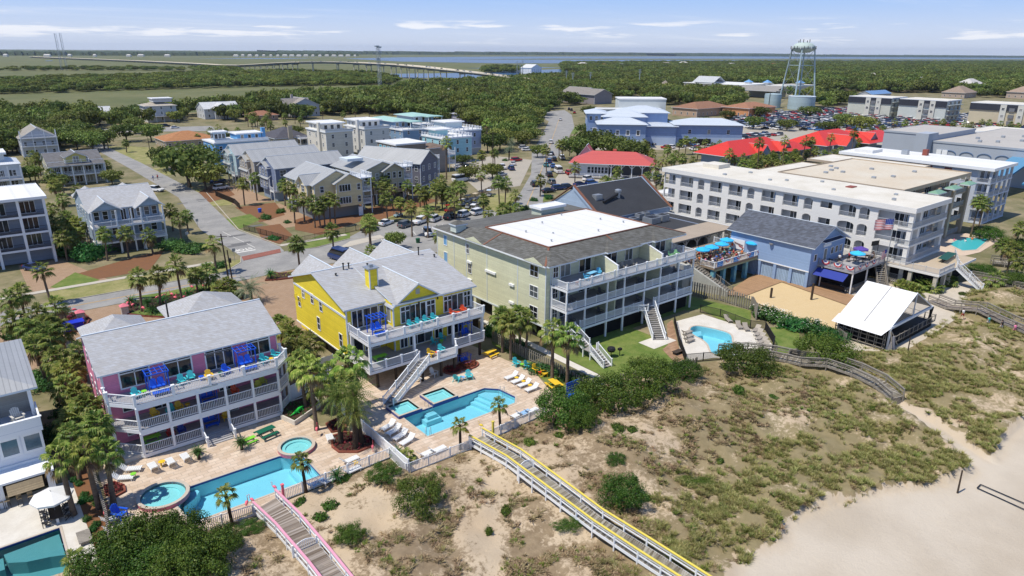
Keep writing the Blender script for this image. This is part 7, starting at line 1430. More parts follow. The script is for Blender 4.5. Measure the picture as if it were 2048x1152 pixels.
def rows(z,sx,sy,seed,fill):
 w=PP(z);x0,x1=min(p[0]for p in w),max(p[0]for p in w);y0,y1=min(p[1]for p in w),max(p[1]for p in w);rr=random.Random(seed);out=[];j=0;y=y0
 while y<y1:
  x=x0
  while x<x1:
   if inpoly(x,y,w)and rr.random()<fill:out.append((x+rr.uniform(-.2,.2),y+rr.uniform(-.3,.3),rr.choice((90,-90))+rr.uniform(-3,3)))
   x+=sx
  y+=5.3 if j%2==0 else sy;j+=1
 return out
cs=sorted(rows(LOTP,2.9,11,1,.93)+rows(LOT2,2.9,11,2,.8)+rows(LOT3,3,10,3,.7),key=lambda c:math.hypot(c[0],c[1]));nm=300-56
cols=['white','white','black','silver','grey','dark blue','white','red','black','silver','blue']
for i,(x,y,a)in enumerate(cs[:nm]):
 k=R.choice(('suv','suv','sedan','pickup'));c=R.choice(cols);o=bpy.data.objects.new({'suv':'parked_suv','sedan':'parked_car','pickup':'parked_pickup'}[k],CM[k]['far']);COL.objects.link(o);o.location=(x,y,.06);o.rotation_euler=(0,0,math.radians(a));o.color=(*CCOL[c],1)
 px=scr(x,y)[0];wh='between the civic building and the red roofs' if px<1480 and y>150 else('in the packed lot left of its centre trees' if px<1700 else 'in the packed lot below the mansard blocks');tag(o,f'{c} {KW[k]} {wh}',KW[k],f'{c} {KW[k]}s {wh}')
scatter('parked_cars_far',[(x,y,.06,1,1)for x,y,a in cs[nm:]],CFM,'hundreds of small cars filling the far rows of the packed lot','parked cars')
o=SC.objects['parked_cars_far'];o.data.attributes['rz'].data.foreach_set('vector',[v for c in cs[nm:]for v in(0,0,math.radians(c[2]))]);print('cars',len(cs))
# ================================================================ fences, boardwalks, tent, furniture
def fence(pts,h,label,style='pale',m=None,cat='fence',bal=.16,group=None,every=2.4,px=False,z=0):
 if px:pts=PP(pts)
 t=thing({'pale':'railing_fence','board':'board_fence','panel':'panel_fence','metal':'metal_fence'}[style],label,cat,(*pts[0],0),group=group);m=m or WHT
 for a,b in zip(pts,pts[1:]):
  L_=math.hypot(b[0]-a[0],b[1]-a[1]);n=max(1,round(L_/every));r=MB();za,zb=gz(*a)+z,gz(*b)+z;g=lambda t_,dz:(a[0]+(b[0]-a[0])*t_,a[1]+(b[1]-a[1])*t_,za+(zb-za)*t_+dz)
  if style=='panel':r.bar(g(0,h/2+.05),g(1,h/2+.05),.05,h-.1);r.bar(g(0,h),g(1,h),.1,.08)
  else:
   for k in((.1,h)if style!='board' else(.3,h*.8)):r.bar(g(0,k),g(1,k),.05,.06)
   w=.02 if style=='metal' else .024 if style=='pale' else .055
   for i in range(int(L_/bal)):p=g((i+.5)/int(L_/bal),.04);d_=.0 if style!='board' else(.05 if i%2 else-.05);r.box(p[0]-w+d_,p[1]-w-d_,p[2],p[0]+w+d_,p[1]+w-d_,p[2]+h*(1 if style!='board' else 1.04)-.04)
  r.build('panel',m,t)
  for i in range(n+1):
   if i==0 and a is not pts[0]:continue
   p=g(i/n,0);w=.07 if style!='metal' else .03;MB().box(p[0]-w,p[1]-w,p[2],p[0]+w,p[1]+w,p[2]+h+.12).build('post',m,t)
 return t
fence([(9.6,56.0),(14.9,55.3)],1.15,'white railing fence left of the pink boardwalk');fence([(17.4,55.9),(29.3,56.1),(29.1,52.6)],1.15,'white railing fence from pink boardwalk to the pool corner');fence([(29.1,52.5),(36.8,52.2)],1.15,'white railing fence left of the yellow boardwalk');fence([(39.0,52.5),(47.6,52.9),(48.3,53.2)],1.15,'white railing fence right of the yellow boardwalk')
fence([(29.5,52.7),(29.5,60.2),(29.5,66.5)],1.4,'tall white fence dividing the two pool terraces','panel');fence([(29.5,66.6),(29.5,71.5)],1.3,'white railing fence behind the palm bed');fence([(26.0,74.2),(29.5,75.5),(33.5,75.5)],2.0,'white panel fence between the pink and yellow houses','panel');fence([(29.6,79.5),(34,79.5)],2.0,'rear white panel fence beside the yellow house','panel')
fence([(3.7,55.5),(4.4,62),(4.7,71)],1.7,'weathered board fence between straw strip and pink terrace','board',GREYW)
fence([(985,683),(1040,712),(1100,742),(1170,782)],1.6,'weathered board fence between yellow terrace and condo walk','board',GREYW,px=True,bal=.2);fence([(1378,588),(1440,602),(1503,621),(1512,640)],2.3,'tall weathered board fence beside the sand court','board',GREYW,px=True,bal=.22);fence([(1240,768),(1330,747),(1392,733)],1.2,'weathered picket fence below the condo lawn','board',GREYW,px=True,bal=.2);fence([(1575,728),(1598,716)],1.5,'short board fence left of the round shrub','board',GREYW,px=True);fence([(1672,676),(1690,690)],1.7,'short board fence beside the tent','board',GREYW,px=True)
fence([(1348,646),(1358,690),(1371,726),(1440,720),(1462,716)],1.3,'black metal fence along the left of the condo pool','metal',BLK,px=True,bal=.14);fence([(1400,625),(1440,634),(1500,657),(1530,660),(1548,690),(1542,708)],1.3,'black metal fence round the right of the condo pool','metal',BLK,px=True,bal=.14)
fence([(1620,557),(1640,563),(1668,574)],1.1,'weathered fence before the blue awning','board',GREYW,px=True,bal=.2);fence([(1556,545),(1600,556),(1618,556)],1.3,'weathered fence under the blue building','board',GREYW,px=True,bal=.2);fence([(1752,560),(1800,575),(1816,586)],1.2,'weathered fence behind the tent by the flagpole','board',GREYW,px=True,bal=.2);fence([(1680,583),(1700,590),(1725,578)],1.1,'weathered fence at the corner of the timber court deck','board',GREYW,px=True,bal=.2)
fence([(488,460),(545,475),(590,488),(650,475),(712,462),(810,440),(880,425)],1.3,'dark metal fence round the butter yellow house garden','metal',DARKW,px=True,bal=.2);fence([(432,392),(470,408),(480,418)],1.4,'dark timber fence on the straw bed','board',DARKW,px=True);fence([(905,408),(965,388),(1000,372)],1.2,'dark metal fence at the back of the cart green','metal',DARKW,px=True,bal=.2)
WPL=leafmat('walk_planks',(.14,.11,.085),(.25,.215,.18),(.40,.36,.32),0,.05)
def boardwalk(label,L,R_,zs,rail_c,post_m,name='boardwalk',hand=.95,cap=.2,gate=None):
 """L, R_ : left and right edge points; zs: deck levels"""
 zs=[max(z,gz(*a)+.5,gz(*b)+.5)for z,a,b in zip(zs,L,R_)]
 t=thing(name,label,'boardwalk',(*L[0],0));d=MB();n=len(L);tot=[]
 for i in range(n-1):
  L_=math.hypot(L[i+1][0]-L[i][0],L[i+1][1]-L[i][1]);k=max(1,int(L_/.2))
  for j in range(k):
   f0,f1=j/k,(j+.88)/k;q=lambda S,f:(S[i][0]+(S[i+1][0]-S[i][0])*f,S[i][1]+(S[i+1][1]-S[i][1])*f);z=zs[i]+(zs[i+1]-zs[i])*(f0+f1)/2
   a,b,c,e=q(L,f0),q(R_,f0),q(R_,f1),q(L,f1);d.add([(*a,z),(*b,z),(*c,z),(*e,z)],((0,1,2,3),(3,2,1,0))if False else((0,1,2,3),))
 d.build('deck',WPL,t)
 for S in(L,R_):
  b=MB();c=MB()
  for i in range(n-1):
   p,q=(*S[i],zs[i]),(*S[i+1],zs[i+1]);up=lambda v,h:(v[0],v[1],v[2]+h);b.bar(up(p,-.15),up(q,-.15),.06,.28);b.bar(up(p,.45),up(q,.45),.05,.12);b.bar(up(p,.75),up(q,.75),.05,.12);c.bar(up(p,hand),up(q,hand),cap,.07)
   L_=math.hypot(q[0]-p[0],q[1]-p[1]);k=max(1,round(L_/2.3))
   for j in range(k+1):
    f=j/k;x,y,z=p[0]+(q[0]-p[0])*f,p[1]+(q[1]-p[1])*f,p[2]+(q[2]-p[2])*f
    if j==0 and i:continue
    MB().box(x-.06,y-.06,-.1,x+.06,y+.06,z+hand-.04).build('post',post_m,t)
  b.build('side_rail',post_m,t);c.build('hand_rail',rail_c,t)
 return t
PKR=mat('pink_rail',(.72,.33,.43),.5,.08,2);YLR=mat('yellow_rail',(.72,.58,.10),.5,.08,2)
b1=boardwalk('plank boardwalk with bright pink handrails running onto the dunes',[(14.95,55.2),(15.1,50),(15.35,44),(15.5,36)],[(17.2,55.8),(17.2,50),(17.25,44),(17.3,36)],[.7,.9,1.0,.9],PKR,WHT)
b2=boardwalk('long plank boardwalk with yellow handrails crossing the dunes',[(36.9,52.6),(36.7,46),(36.6,40),(36.6,34),(36.7,29),(36.95,24.5),(37.2,18)],[(38.85,52.9),(38.55,46),(38.4,40),(38.3,34.4),(38.5,29.6),(38.7,24.8),(38.9,18)],[.6,1.0,1.2,1.2,1.0,.7,.4],YLR,WHT)
def off2(p,w):
 o=[]
 for i,q in enumerate(p):a=Vector(p[max(0,i-1)]);c=Vector(p[min(len(p)-1,i+1)]);d=(c-a).normalized();o.append((q[0]-d.y*w,q[1]+d.x*w))
 return o
GW=PP([(1448,716),(1500,714),(1545,722),(1600,736),(1650,748),(1700,768),(1745,788),(1780,806)],.6);GW.reverse();boardwalk('weathered grey walkway bending from the condo pool to the dune path',GW,off2(GW,-2.1),[.25,.5,.8,.9,1,1,.9,.8],GREYW,GREYW)
GW2=PP([(1856,602),(1890,616),(1950,636),(2000,655),(2060,682)],.4);BW2=boardwalk('weathered public boardwalk with people beyond the tent',GW2,off2(GW2,2.2),[.5,.5,.5,.5,.5],GREYW,GREYW)
GW3=PP([(1935,556),(1990,566),(2060,580)],.4);boardwalk('weathered walkway below the hotel stairs at the right edge',GW3,off2(GW3,1.8),[.4,.5,.5],GREYW,GREYW);GW4=PP([(1985,527),(2060,535)],.6);boardwalk('short raised walkway behind the bright green shrub',GW4,off2(GW4,2),[.9,.9],GREYW,GREYW)
for(x0,x1,y,c)in((15.15,17.2,46.6,'pink'),(36.7,38.55,44.2,'yellow')):
 t=thing('gate',f'white arched gate standing across the {c} railed boardwalk','gate',(x0,y,1));b=MB();n=12
 for i in range(n+1):x=x0+.1+(x1-x0-.2)*i/n;b.box(x-.02,y-.02,1.0,x+.02,y+.02,2.0+.35*math.sin(PI*i/n))
 b.bar((x0,y,1.15),(x1,y,1.15),.05);b.build('bars',WHT,t);a=MB()
 for i in range(n):q=lambda k:(x0+.1+(x1-x0-.2)*k/n,y,2.02+.35*math.sin(PI*k/n));a.bar(q(i),q(i+1),.06)
 a.build('arch',WHT,t)
 for x in(x0,x1):MB().box(x-.08,y-.08,.5,x+.08,y+.08,2.3).build('post',WHT,t)
sheet('court_deck',[(1446,592),(1512,549),(1560,552),(1640,572),(1700,592),(1735,604),(1728,626),(1563,567),(1488,596)],.3,mat('court_planks',(.36,.22,.12),.85,.22,1,'line',.18,axis='X',dark=.7))
sheet('sand_court',[(1488,596),(1563,567),(1728,622),(1700,664),(1680,668),(1600,645),(1530,615)],.2,SANDY);sheet('sandy_yard',[(1600,540),(1760,560),(1840,590),(1900,570),(1960,560),(1990,590),(1880,660),(1800,720),(1660,720),(1690,670),(1728,610),(1660,580)],.12,SANDB);sheet('hotel_pool_deck',[(1845,505),(1880,470),(1990,464),(2010,475),(1960,505),(1930,512)],.05,mat('buff_paving',(.58,.46,.36),.9,.08))
for a,b_,h,l in((1622,602,3.2,'tall timber net post at the far side of the sand court'),(1541,598,2.0,'timber net post near the oleander hedge')):x,y=P(a,b_);solo('net_post',MB().box(-.14,-.14,0,.14,.14,h),DARKW,l,'post',(x,y,0))
for a,b_,h,l in((1815,706,2.4,'thin timber post on the sand before the tent'),(1914,990,2.6,'lone leaning timber post on the beach'),(1811,590,1.8,'white post behind the tent ridge'),(1934,704,1.2,'small stake in the dunes right of the tent')):x,y=P(a,b_);b=MB().tube([(0,0,0),(.22,.12,h)],[.09,.07],6);solo('post',b,DARKW,l,'post',(x,y,0))
q=PP([(1960,974),(1953,981),(2060,1030),(2075,1024)]);b=MB()
for i in range(4):b.bar((*q[i],.3),(*q[(i+1)%4],.3),.1,.05)
b.mesh;solo('court_line',b,BLK,'dark webbing marking a court corner on the beach','court marking',(0,0,0))
def tent():
 t=thing('event_tent','white gable tent with clear end over a black timber stage','tent',(99,36,0));xw,xe,xr,y0,y1,ze,zr=98.4,112.6,105.6,36.6,43.9,3.4,7.1
 TW_=mat('tent_fabric',(.74,.74,.74),.7,.04,.4);b=MB();slab4(b,(xw,y1,ze),(xw,y0,ze),(xr,y0,zr),(xr,y1,zr),.05);slab4(b,(xr,y1,zr),(xr,y0,zr),(xe,y0,ze),(xe,y1,ze),.05);b.mi(1).bar((xw,(y0+y1)/2,ze+.03),(xr,(y0+y1)/2,zr+.03),.12,.03);b.build('roof',[TW_,mat('seam_grey',(.3,.3,.3))],t)
 MB().add([(xw+.1,y1+.2,ze),(xw+.1,y0-.1,ze),(xw-1.9,y0+.3,ze-.75),(xw-1.9,y1+.2,ze-.75)],((0,3,2,1),)).build('awning',TW_,t)
 cl=bpy.data.materials.new('clear_vinyl');cl.use_nodes=True;cl.node_tree.nodes['Principled BSDF'].inputs['Alpha'].default_value=.28;cl.node_tree.nodes['Principled BSDF'].inputs['Base Color'].default_value=(.5,.5,.48,1);cl.node_tree.nodes['Principled BSDF'].inputs['Roughness'].default_value=.15
 MB().add([(xw+.3,y0+.02,ze),(xe-.3,y0+.02,ze),(xr,y0+.02,zr-.1)],((0,1,2),)).build('clear_end',cl,t)
 f=MB().bar((xw,y0,ze),(xe,y0,ze),.3,.35).bar((xr,y0,ze),(xr,y0,zr),.14).bar((xw,y0,ze),(xr,y0,zr),.14).bar((xe,y0,ze),(xr,y0,zr),.14);f.build('end_frame',WHT,t)
 for x,y in((xw+.1,y0),(xw+.1,y1),(xe-.1,y0),(xe-.1,y1)):MB().box(x-.12,y-.12,0,x+.12,y+.12,ze).build('leg',WHT,t)
 for s in(1,-1):MB().bar((xw+.2,y0,3.2),(xw+.2+s*.9,y0-.9,.9),.1).build('brace',GREYW,t)
 MB().box(xw+.6,y0-.4,.85,xe+.8,y1+.3,1.0).build('stage',mat('stage_black',(.012,.012,.016),.6,.3,.6),t);MB().box(104.5,38.6,1.01,107.5,40.6,1.5).build('riser',mat('stage_grey',(.06,.06,.07),.7,.1),t)
 MB().box(xw+1,y0-.2,.02,xe+.5,y1,.84).build('understage',mat('near_black',(0,0,0)),t);rail(t,[(xw+1.0,y0-.45),(xe+.9,y0-.45),(xe+.9,y1)],.95,1.0,.9,1.6,m=GREYW,w=.1)  # understage block carries the shade below the stage as near-black colour
 g=MB()
 for k in range(7):y=y0+.3+k*1.15;g.bar((xw-.9,y,0),(xw-.9,y,2.5),.1).bar((xw-.2,y,0),(xw-.2,y,2.6),.1)
 for z in(.5,1.1,1.8):g.bar((xw-.9,y0,z),(xw-.9,y1,z),.1,.12)
 g.build('shelving',GREYW,t);MB().box(xw+.05,y0+.2,.05,xw+.2,y1,3.2).build('side_curtain',mat('near_black',(0,0,0)),t);MB().lathe((xe-.1,y0,1),((.3,0),(.18,1.2),(.3,2.4)),8).build('curtain',BLK,t);MB().lathe((xw+.4,y0-.5,0),((.6,0),(.35,1.2),(.15,2.2)),8).build('curtain',mat('grey_tarp',(.2,.2,.23)),t)
tent()
def flag(label,x,y,z0,z1,w,h,pole=True,a=2.4):
 t=thing('flagpole' if pole else 'flag_staff',label,'flag',(x,y,z0));MB().tube([(x,y,z0),(x,y,z1)],.07 if pole else .03,8).build('pole',STEEL,t);N_=14;ca,sa=math.cos(a),math.sin(a)
 b=MB();pt=lambda i,j:(x+ca*(w*i/N_)-sa*.12*math.sin(i*.9),y+sa*(w*i/N_)+ca*.12*math.sin(i*.9),z1-.1-h*j/13-.35*(i/N_)**1.2*w*.25)
 for i in range(N_):
  for j in range(13):k=2 if(i<N_*.4 and j<7)else(0 if j%2==0 else 1);b.mi(k).add([pt(i,j),pt(i+1,j),pt(i+1,j+1),pt(i,j+1)],((0,1,2,3),))
 c=MB()
 b.build('cloth',RW,t);s=MB()
 for i in range(5):
  for j in range(4):p=Vector(pt(i*1.1+.5,j*1.7+.8));d=Vector((ca*.05,sa*.05,0))*w*.25;n=Vector((sa,-ca,0))*.02;s.add([p-d+n,p+Vector((0,0,-.05*w*.3))+n,p+d+n,p+Vector((0,0,.05*w*.3))+n],((0,1,2,3),));s.add([p-d-n,p+Vector((0,0,-.05*w*.3))-n,p+d-n,p+Vector((0,0,.05*w*.3))-n],((0,1,2,3),))
 s.build('stars',RW[1],t);return t
flag('tall flagpole flying the stars and stripes before the white hotel',129.4,51.0,0,12.2,3.4,1.9,a=2.45);flag('stars and stripes on a short staff at the bar deck corner',129.3,51.3,4.2,6.6,2.6,1.4,False,3.3)
b=MB().tube([(0,0,0),(0,0,7.4)],.05,6).add([(0,0,7.3),(-1.1,.8,7.1),(-1.1,.8,6.2),(0,0,6.4)],((0,1,2,3),));solo('flag_staff',b,[BLK],'black flag hanging on a thin staff before the hotel balconies','flag',(131,53.6,0))
sm=text3(None,'STOP',(44.2,144.9,.075),(0,0,PI),1.9,LINE,'stop_lettering',bold=.03);sm.scale=(.8,1.15,1);sm['kind']='structure'
def sign(px,py,h,label,col=(.5,.02,.02)):
 x,y=P(px,py);t=thing('road_sign',label,'sign',(x,y,0));MB().tube([(x,y,0),(x,y,h)],.04,6).build('post',STEEL,t);MB().box(x-.3,y-.02,h-.65,x+.3,y+.02,h).build('board',TINT,t,color=col)
sign(470,524,2.8,'stop sign seen from behind at the red crosswalk',(.3,.32,.33));sign(396,456,2.2,'little sign post on the verge of the side street',(.4,.42,.42));sign(375,474,1.2,'mailbox sized sign near the straw beds',(.6,.6,.62));sign(271,612,1.3,'small house sign in the flamingo garden',(.25,.45,.6))
def adirondack():
 t=thing('adirondack_chair','x','chair',(0,0,0));b=MB()
 for k in range(5):x=-.24+k*.12;h=.62+.1*math.cos((k-2)*.8);b.add([(x-.05,.18,.32),(x+.05,.18,.32),(x+.05,.18+h*.38,.32+h),(x-.05,.18+h*.38,.32+h),(x-.05,.22,.32),(x+.05,.22,.32),(x+.05,.22+h*.38,.32+h),(x-.05,.22+h*.38,.32+h)],((0,1,2,3),(7,6,5,4),(0,4,5,1),(1,5,6,2),(2,6,7,3),(3,7,4,0)))
 b.build('backrest',TINT,t,local=True);MB().add([(-.28,.22,.3),(.28,.22,.3),(.28,-.36,.42),(-.28,-.36,.42),(-.28,.22,.26),(.28,.22,.26),(.28,-.36,.38),(-.28,-.36,.38)],((3,2,1,0),(4,5,6,7),(2,3,7,6),(0,4,7,3),(1,2,6,5))).build('seat',TINT,t,local=True)
 for s in(-1,1):MB().box(s*.36-.07,-.4,.55,s*.36+.07,.36,.59).build('armrest',TINT,t,local=True);MB().box(s*.33-.03,-.36,0,s*.33+.03,-.28,.55).build('leg',TINT,t,local=True);MB().bar((s*.33,.5,.03),(s*.33,-.1,.36),.05,.09).build('leg',TINT,t,local=True)
 return t
def lounger():
 t=thing('sun_lounger','x','sun lounger',(0,0,0));b=MB()
 for i in range(7):y=-.95+i*.2;b.box(-.33,y,.33,.33,y+.17,.37)
 b.build('seat',TINT,t,local=True);c=MB()
 for i in range(4):a=.7;y=.47+i*.17*math.cos(a);z=.36+i*.17*math.sin(a);c.add([(-.33,y,z),(.33,y,z),(.33,y+.15*math.cos(a),z+.15*math.sin(a)),(-.33,y+.15*math.cos(a),z+.15*math.sin(a))],((0,1,2,3),))
 c.build('backrest',TINT,t,local=True)
 for s in(-.35,.35):MB().bar((s,-1,.3),(s,.5,.3),.05,.07).bar((s,.5,.3),(s,1.0,.82),.05,.06).build('side_rail',TINT,t,local=True)
 for x,y in((-.33,-.8),(.33,-.8),(-.33,.4),(.33,.4)):MB().box(x-.03,y-.04,0,x+.03,y+.04,.3).build('leg',TINT,t,local=True)
 return t
def side_table():
 t=thing('side_table','x','table',(0,0,0));MB().lathe((0,0,.42),((.26,0),(.28,.02),(.28,.04),(.05,.05)),14).build('table_top',TINT,t,local=True)
 for k in range(3):a=k*2.1;MB().bar((.2*math.cos(a),.2*math.sin(a),0),(.08*math.cos(a),.08*math.sin(a),.42),.05).build('leg',TINT,t,local=True)
 return t
def picnic():
 t=thing('picnic_table','x','picnic table',(0,0,0));MB().box(-.9,-.38,.72,.9,.38,.77).build('table_top',TINT,t,local=True)
 for s in(-1,1):MB().box(-.9,s*.78-.14,.42,.9,s*.78+.14,.46).build('bench',TINT,t,local=True);MB().bar((s*.6,-.75,.05),(s*.6,.2,.7),.07).bar((s*.6,.75,.05),(s*.6,-.2,.7),.07).box(s*.6-.03,-.8,.36,s*.6+.03,.8,.42).build('trestle',TINT,t,local=True)
 return t
def swing():
 t=thing('pergola_swing','x','swing',(0,0,0))
 for x in(-.95,.95):
  for y in(-.7,.7):MB().box(x-.05,y-.05,0,x+.05,y+.05,2.15).build('post',TINT,t,local=True)
 r=MB()
 for y in(-.8,0,.8):r.box(-1.1,y-.04,2.15,1.1,y+.04,2.27)
 for i in range(5):x=-1.05+i*.525;r.box(x-.03,-.95,2.28,x+.03,.95,2.34)
 r.build('pergola',TINT,t,local=True);MB().box(-.7,-.28,.45,.7,.28,.5).build('seat',TINT,t,local=True)
 for s in(-.36,.36):MB().lathe((0,0,0),((.01,0),(.01,.01)),3)and MB().add([(s-.32,.26,.48),(s+.32,.26,.48),(s+.3,.5,1.15),(s-.3,.5,1.15),(s,.53,1.28)],((0,1,2,4,3),)).add([(s-.32,.3,.48),(s+.32,.3,.48),(s+.3,.54,1.15),(s-.3,.54,1.15),(s,.57,1.28)],((3,4,2,1,0),)).build('backrest',TINT,t,local=True)
 MB().bar((-.75,0,.7),(-.75,0,2.15),.03).bar((.75,0,.7),(.75,0,2.15),.03).build('chain',STEEL,t,local=True)
 for x in(-.75,.75):MB().box(x-.05,-.35,.66,x+.05,.35,.7).build('armrest',TINT,t,local=True)
 MB().box(-.8,-1.5,.3,.8,-.8,.36).box(-.7,-1.4,0,-.62,-.9,.3).box(.62,-1.4,0,.7,-.9,.3).build('footstool',TINT,t,local=True);return t
def umbrella():
 t=thing('parasol','x','parasol',(0,0,0));b=MB();n=8
 for k in range(n):
  a,c=2*PI*k/n,2*PI*(k+1)/n;b.add([(0,0,2.55),(1.35*math.cos(a),1.35*math.sin(a),2.05),(1.35*math.cos(c),1.35*math.sin(c),2.05)],((0,1,2),(2,1,0))if False else((0,1,2),));b.add([(1.35*math.cos(a),1.35*math.sin(a),2.05),(1.35*math.cos(a),1.35*math.sin(a),1.88),(1.35*math.cos(c),1.35*math.sin(c),1.88),(1.35*math.cos(c),1.35*math.sin(c),2.05)],((0,1,2,3),))
 b.build('canopy',TINT,t,local=True);p=MB().tube([(0,0,0),(0,0,2.65)],.03,6).build('pole',STEEL,t,local=True);p['tintable']=0;return t
PRO={'a':adirondack(),'l':lounger(),'t':side_table(),'p':picnic(),'s':swing(),'u':umbrella()}
TQC,WH_,BLC,YLC,RDC,GRC,LGR,TAN_=(.06,.50,.55),(.74,.75,.75),(.015,.10,.62),(.78,.50,.03),(.75,.10,.03),(.01,.12,.07),(.22,.62,.05),(.36,.32,.27)
USED={k:0 for k in PRO}
def put(k,x,y,z,a,c,label,group=None,sc=1):return dup(PRO[k],(x,y,z),math.radians(a),label,group,sc,c)
def putp(k,px,py,z,a,c,label,group=None,sc=1):x,y=P(px,py,z);return put(k,x,y,z,a,c,label,group,sc)
D=6.22;n_=' on the pink house top deck'
for k,x,y,a,c,l in(('a',9.9,73.2,10,TQC,'leftmost turquoise adirondack chair'),('s',12.1,73.6,0,BLC,'left blue pergola swing'),('a',14.4,73.6,5,TQC,'turquoise chair just right of the left swing'),('a',15.4,73.9,-5,TQC,'second turquoise chair right of the left swing'),('t',16.3,73.3,0,BLC,'small blue table'),('a',17.0,72.9,0,YLC,'yellow chair in the middle'),('t',18.2,72.9,0,GRC,'small green table'),('a',18.9,73.3,10,BLC,'small blue chair by the glass doors'),('s',21.2,73.7,0,BLC,'right blue pergola swing'),('a',23.2,73.5,15,TQC,'turquoise chair right of the right swing'),('t',23.9,73.2,0,YLC,'small yellow table at the right end'),('a',24.7,73.9,30,TQC,'rightmost turquoise chair'),('t',10.7,73.4,0,LGR,'pale green table beside the left swing')):put(k,x,y,D,a,c,l+n_)
for k,x,y,z,a,c,l in(('a',11.3,73.5,3.37,10,YLC,'left yellow chair on the pink house middle porch'),('a',13.7,73.5,3.37,0,YLC,'second yellow chair on the pink house middle porch'),('a',12.8,73.4,3.37,-20,TQC,'turquoise chair between the yellow porch chairs'),('t',14.6,73.6,3.37,0,YLC,'yellow stool on the pink house middle porch'),('a',19.6,73.6,3.37,0,RDC,'orange chair on the pink house middle porch'),('a',22.0,73.2,3.37,-30,(.6,.6,.08),'olive yellow chair on the pink house middle porch'),('a',22.9,73.9,3.37,0,(.5,.55,.08),'rear olive yellow chair on the pink house middle porch'),('s',16.8,74.0,3.37,0,BLC,'blue swing bench in the middle porch shade'),('s',16.6,73.8,.57,0,BLC,'blue swing bench on the pink house lowest porch'),('a',13.6,73.6,.57,0,(.02,.06,.4),'dark blue chair on the pink house lowest porch'),('a',12.5,73.6,.57,0,(.5,.02,.02),'red chair on the pink house lowest porch'),('p',10.6,73.6,.57,0,LGR,'lime green table on the pink house lowest porch'),('a',18.3,73.6,.57,0,YLC,'yellow chair on the pink house lowest porch')):put(k,x,y,z,a,c,l,sc=(1,1,.9)if k!='s' else(.9,.7,.88))
for k,x,y,z,a,c,l in(('s',37.6,73.6,6.22,0,BLC,'blue pergola swing on the yellow house upper deck'),('a',41.8,72.3,6.22,5,TQC,'first turquoise chair from the left on the yellow house upper deck'),('a',43.0,72.3,6.22,5,TQC,'second turquoise chair from the left on the yellow house upper deck'),('a',44.2,72.4,6.22,5,TQC,'third turquoise chair from the left on the yellow house upper deck'),('a',45.5,72.5,6.22,5,TQC,'fourth turquoise chair from the left on the yellow house upper deck'),('a',48.4,72.4,6.22,20,RDC,'left orange-red chair on the yellow house upper deck'),('t',49.2,72.3,6.22,0,RDC,'orange table between the two red chairs'),('a',50.3,72.7,6.22,-10,RDC,'right orange-red chair on the yellow house upper deck'),('a',43.0,69.6,2.82,20,YLC,'yellow chair on the lower deck bay of the yellow house'),('t',43.8,69.4,2.82,0,RDC,'orange table on the lower deck bay'),('a',44.8,69.9,2.82,0,TQC,'turquoise chair on the lower deck bay'),('a',45.5,72.6,2.82,30,TQC,'turquoise chair in the shade of the yellow house lower deck'),('a',47.0,73.0,2.82,0,TQC,'second shaded turquoise chair on the lower deck'),('t',46.4,72.3,2.82,0,LGR,'green table on the shaded lower deck'),('s',50.4,72.4,2.82,0,BLC,'blue swing seat on the yellow house lower deck'),('p',37.2,72.3,2.82,0,LGR,'green table on the left of the lower deck')):put(k,x,y,z,a,c,l,sc=(1,1,1)if not(k=='s' and z<3)else(.8,.6,.88))
Z=.06
for i,(px,py,a)in enumerate(((308,939,-8),(343,930,-8),(373,920,-8))):putp('l',px,py,Z,170+a+22,WH_,('left','middle','right')[i]+' white lounger of the three before the pink house porch')
for i,(px,py,a)in enumerate(((264,942,60),(248,960,60))):putp('l',px,py,Z,a,WH_,('upper','lower')[i]+' white lounger left of the round spa')
putp('t',325,932,Z,0,YLC,'yellow side table among the three white loungers',sc=1.2);putp('t',268,955,Z,0,LGR,'green side table by the left pair of loungers');putp('l',661,882,Z,165,WH_,'white lounger alone beside the brick ringed bed')
for i,(px,py)in enumerate(((776,857),(787,866),(800,876),(814,886))):putp('l',px,py,Z,-75,WH_,('first','second','third','fourth')[i]+' white lounger of the four left of the yellow house pool')
for i,(px,py)in enumerate(((1022,757),(1035,765),(1048,772),(1063,781))):putp('l',px,py,Z,-90,WH_,('first','second','third','fourth')[i]+' white lounger of the four right of the yellow house pool')
for i,(px,py)in enumerate(((1033,761),(1047,768),(1060,776))):putp('t',px,py,Z,0,YLC,('left','middle','right')[i]+' yellow table between the four right loungers')
for px,py,c,l in((1030,836,WH_,'leftmost white lounger by the fence right of the yellow boardwalk'),(1048,830,(.3,.5,.75),'blue towelled lounger by the fence'),(1063,826,WH_,'rightmost white lounger by the pool end fence'),(852,912,WH_,'left white lounger by the fence corner'),(876,904,WH_,'right white lounger by the fence corner'),(655,966,WH_,'white lounger by the pink pool fence'),(632,972,(.3,.5,.75),'blue lounger by the pink pool fence'),(700,925,WH_,'white lounger with blue towel near the dividing fence'),(704,945,WH_,'white lounger beside a yellow table near the dividing fence'),(228,1042,WH_,'white lounger at the bottom left of the pink terrace'),(235,1062,WH_,'lowest white lounger on the pink terrace')):putp('l',px,py,Z,95,c,l)
putp('t',712,932,Z,0,YLC,'yellow table near the dividing fence');putp('a',241,1036,Z,40,BLC,'blue chair at the left end of the pink terrace',sc=1.3)
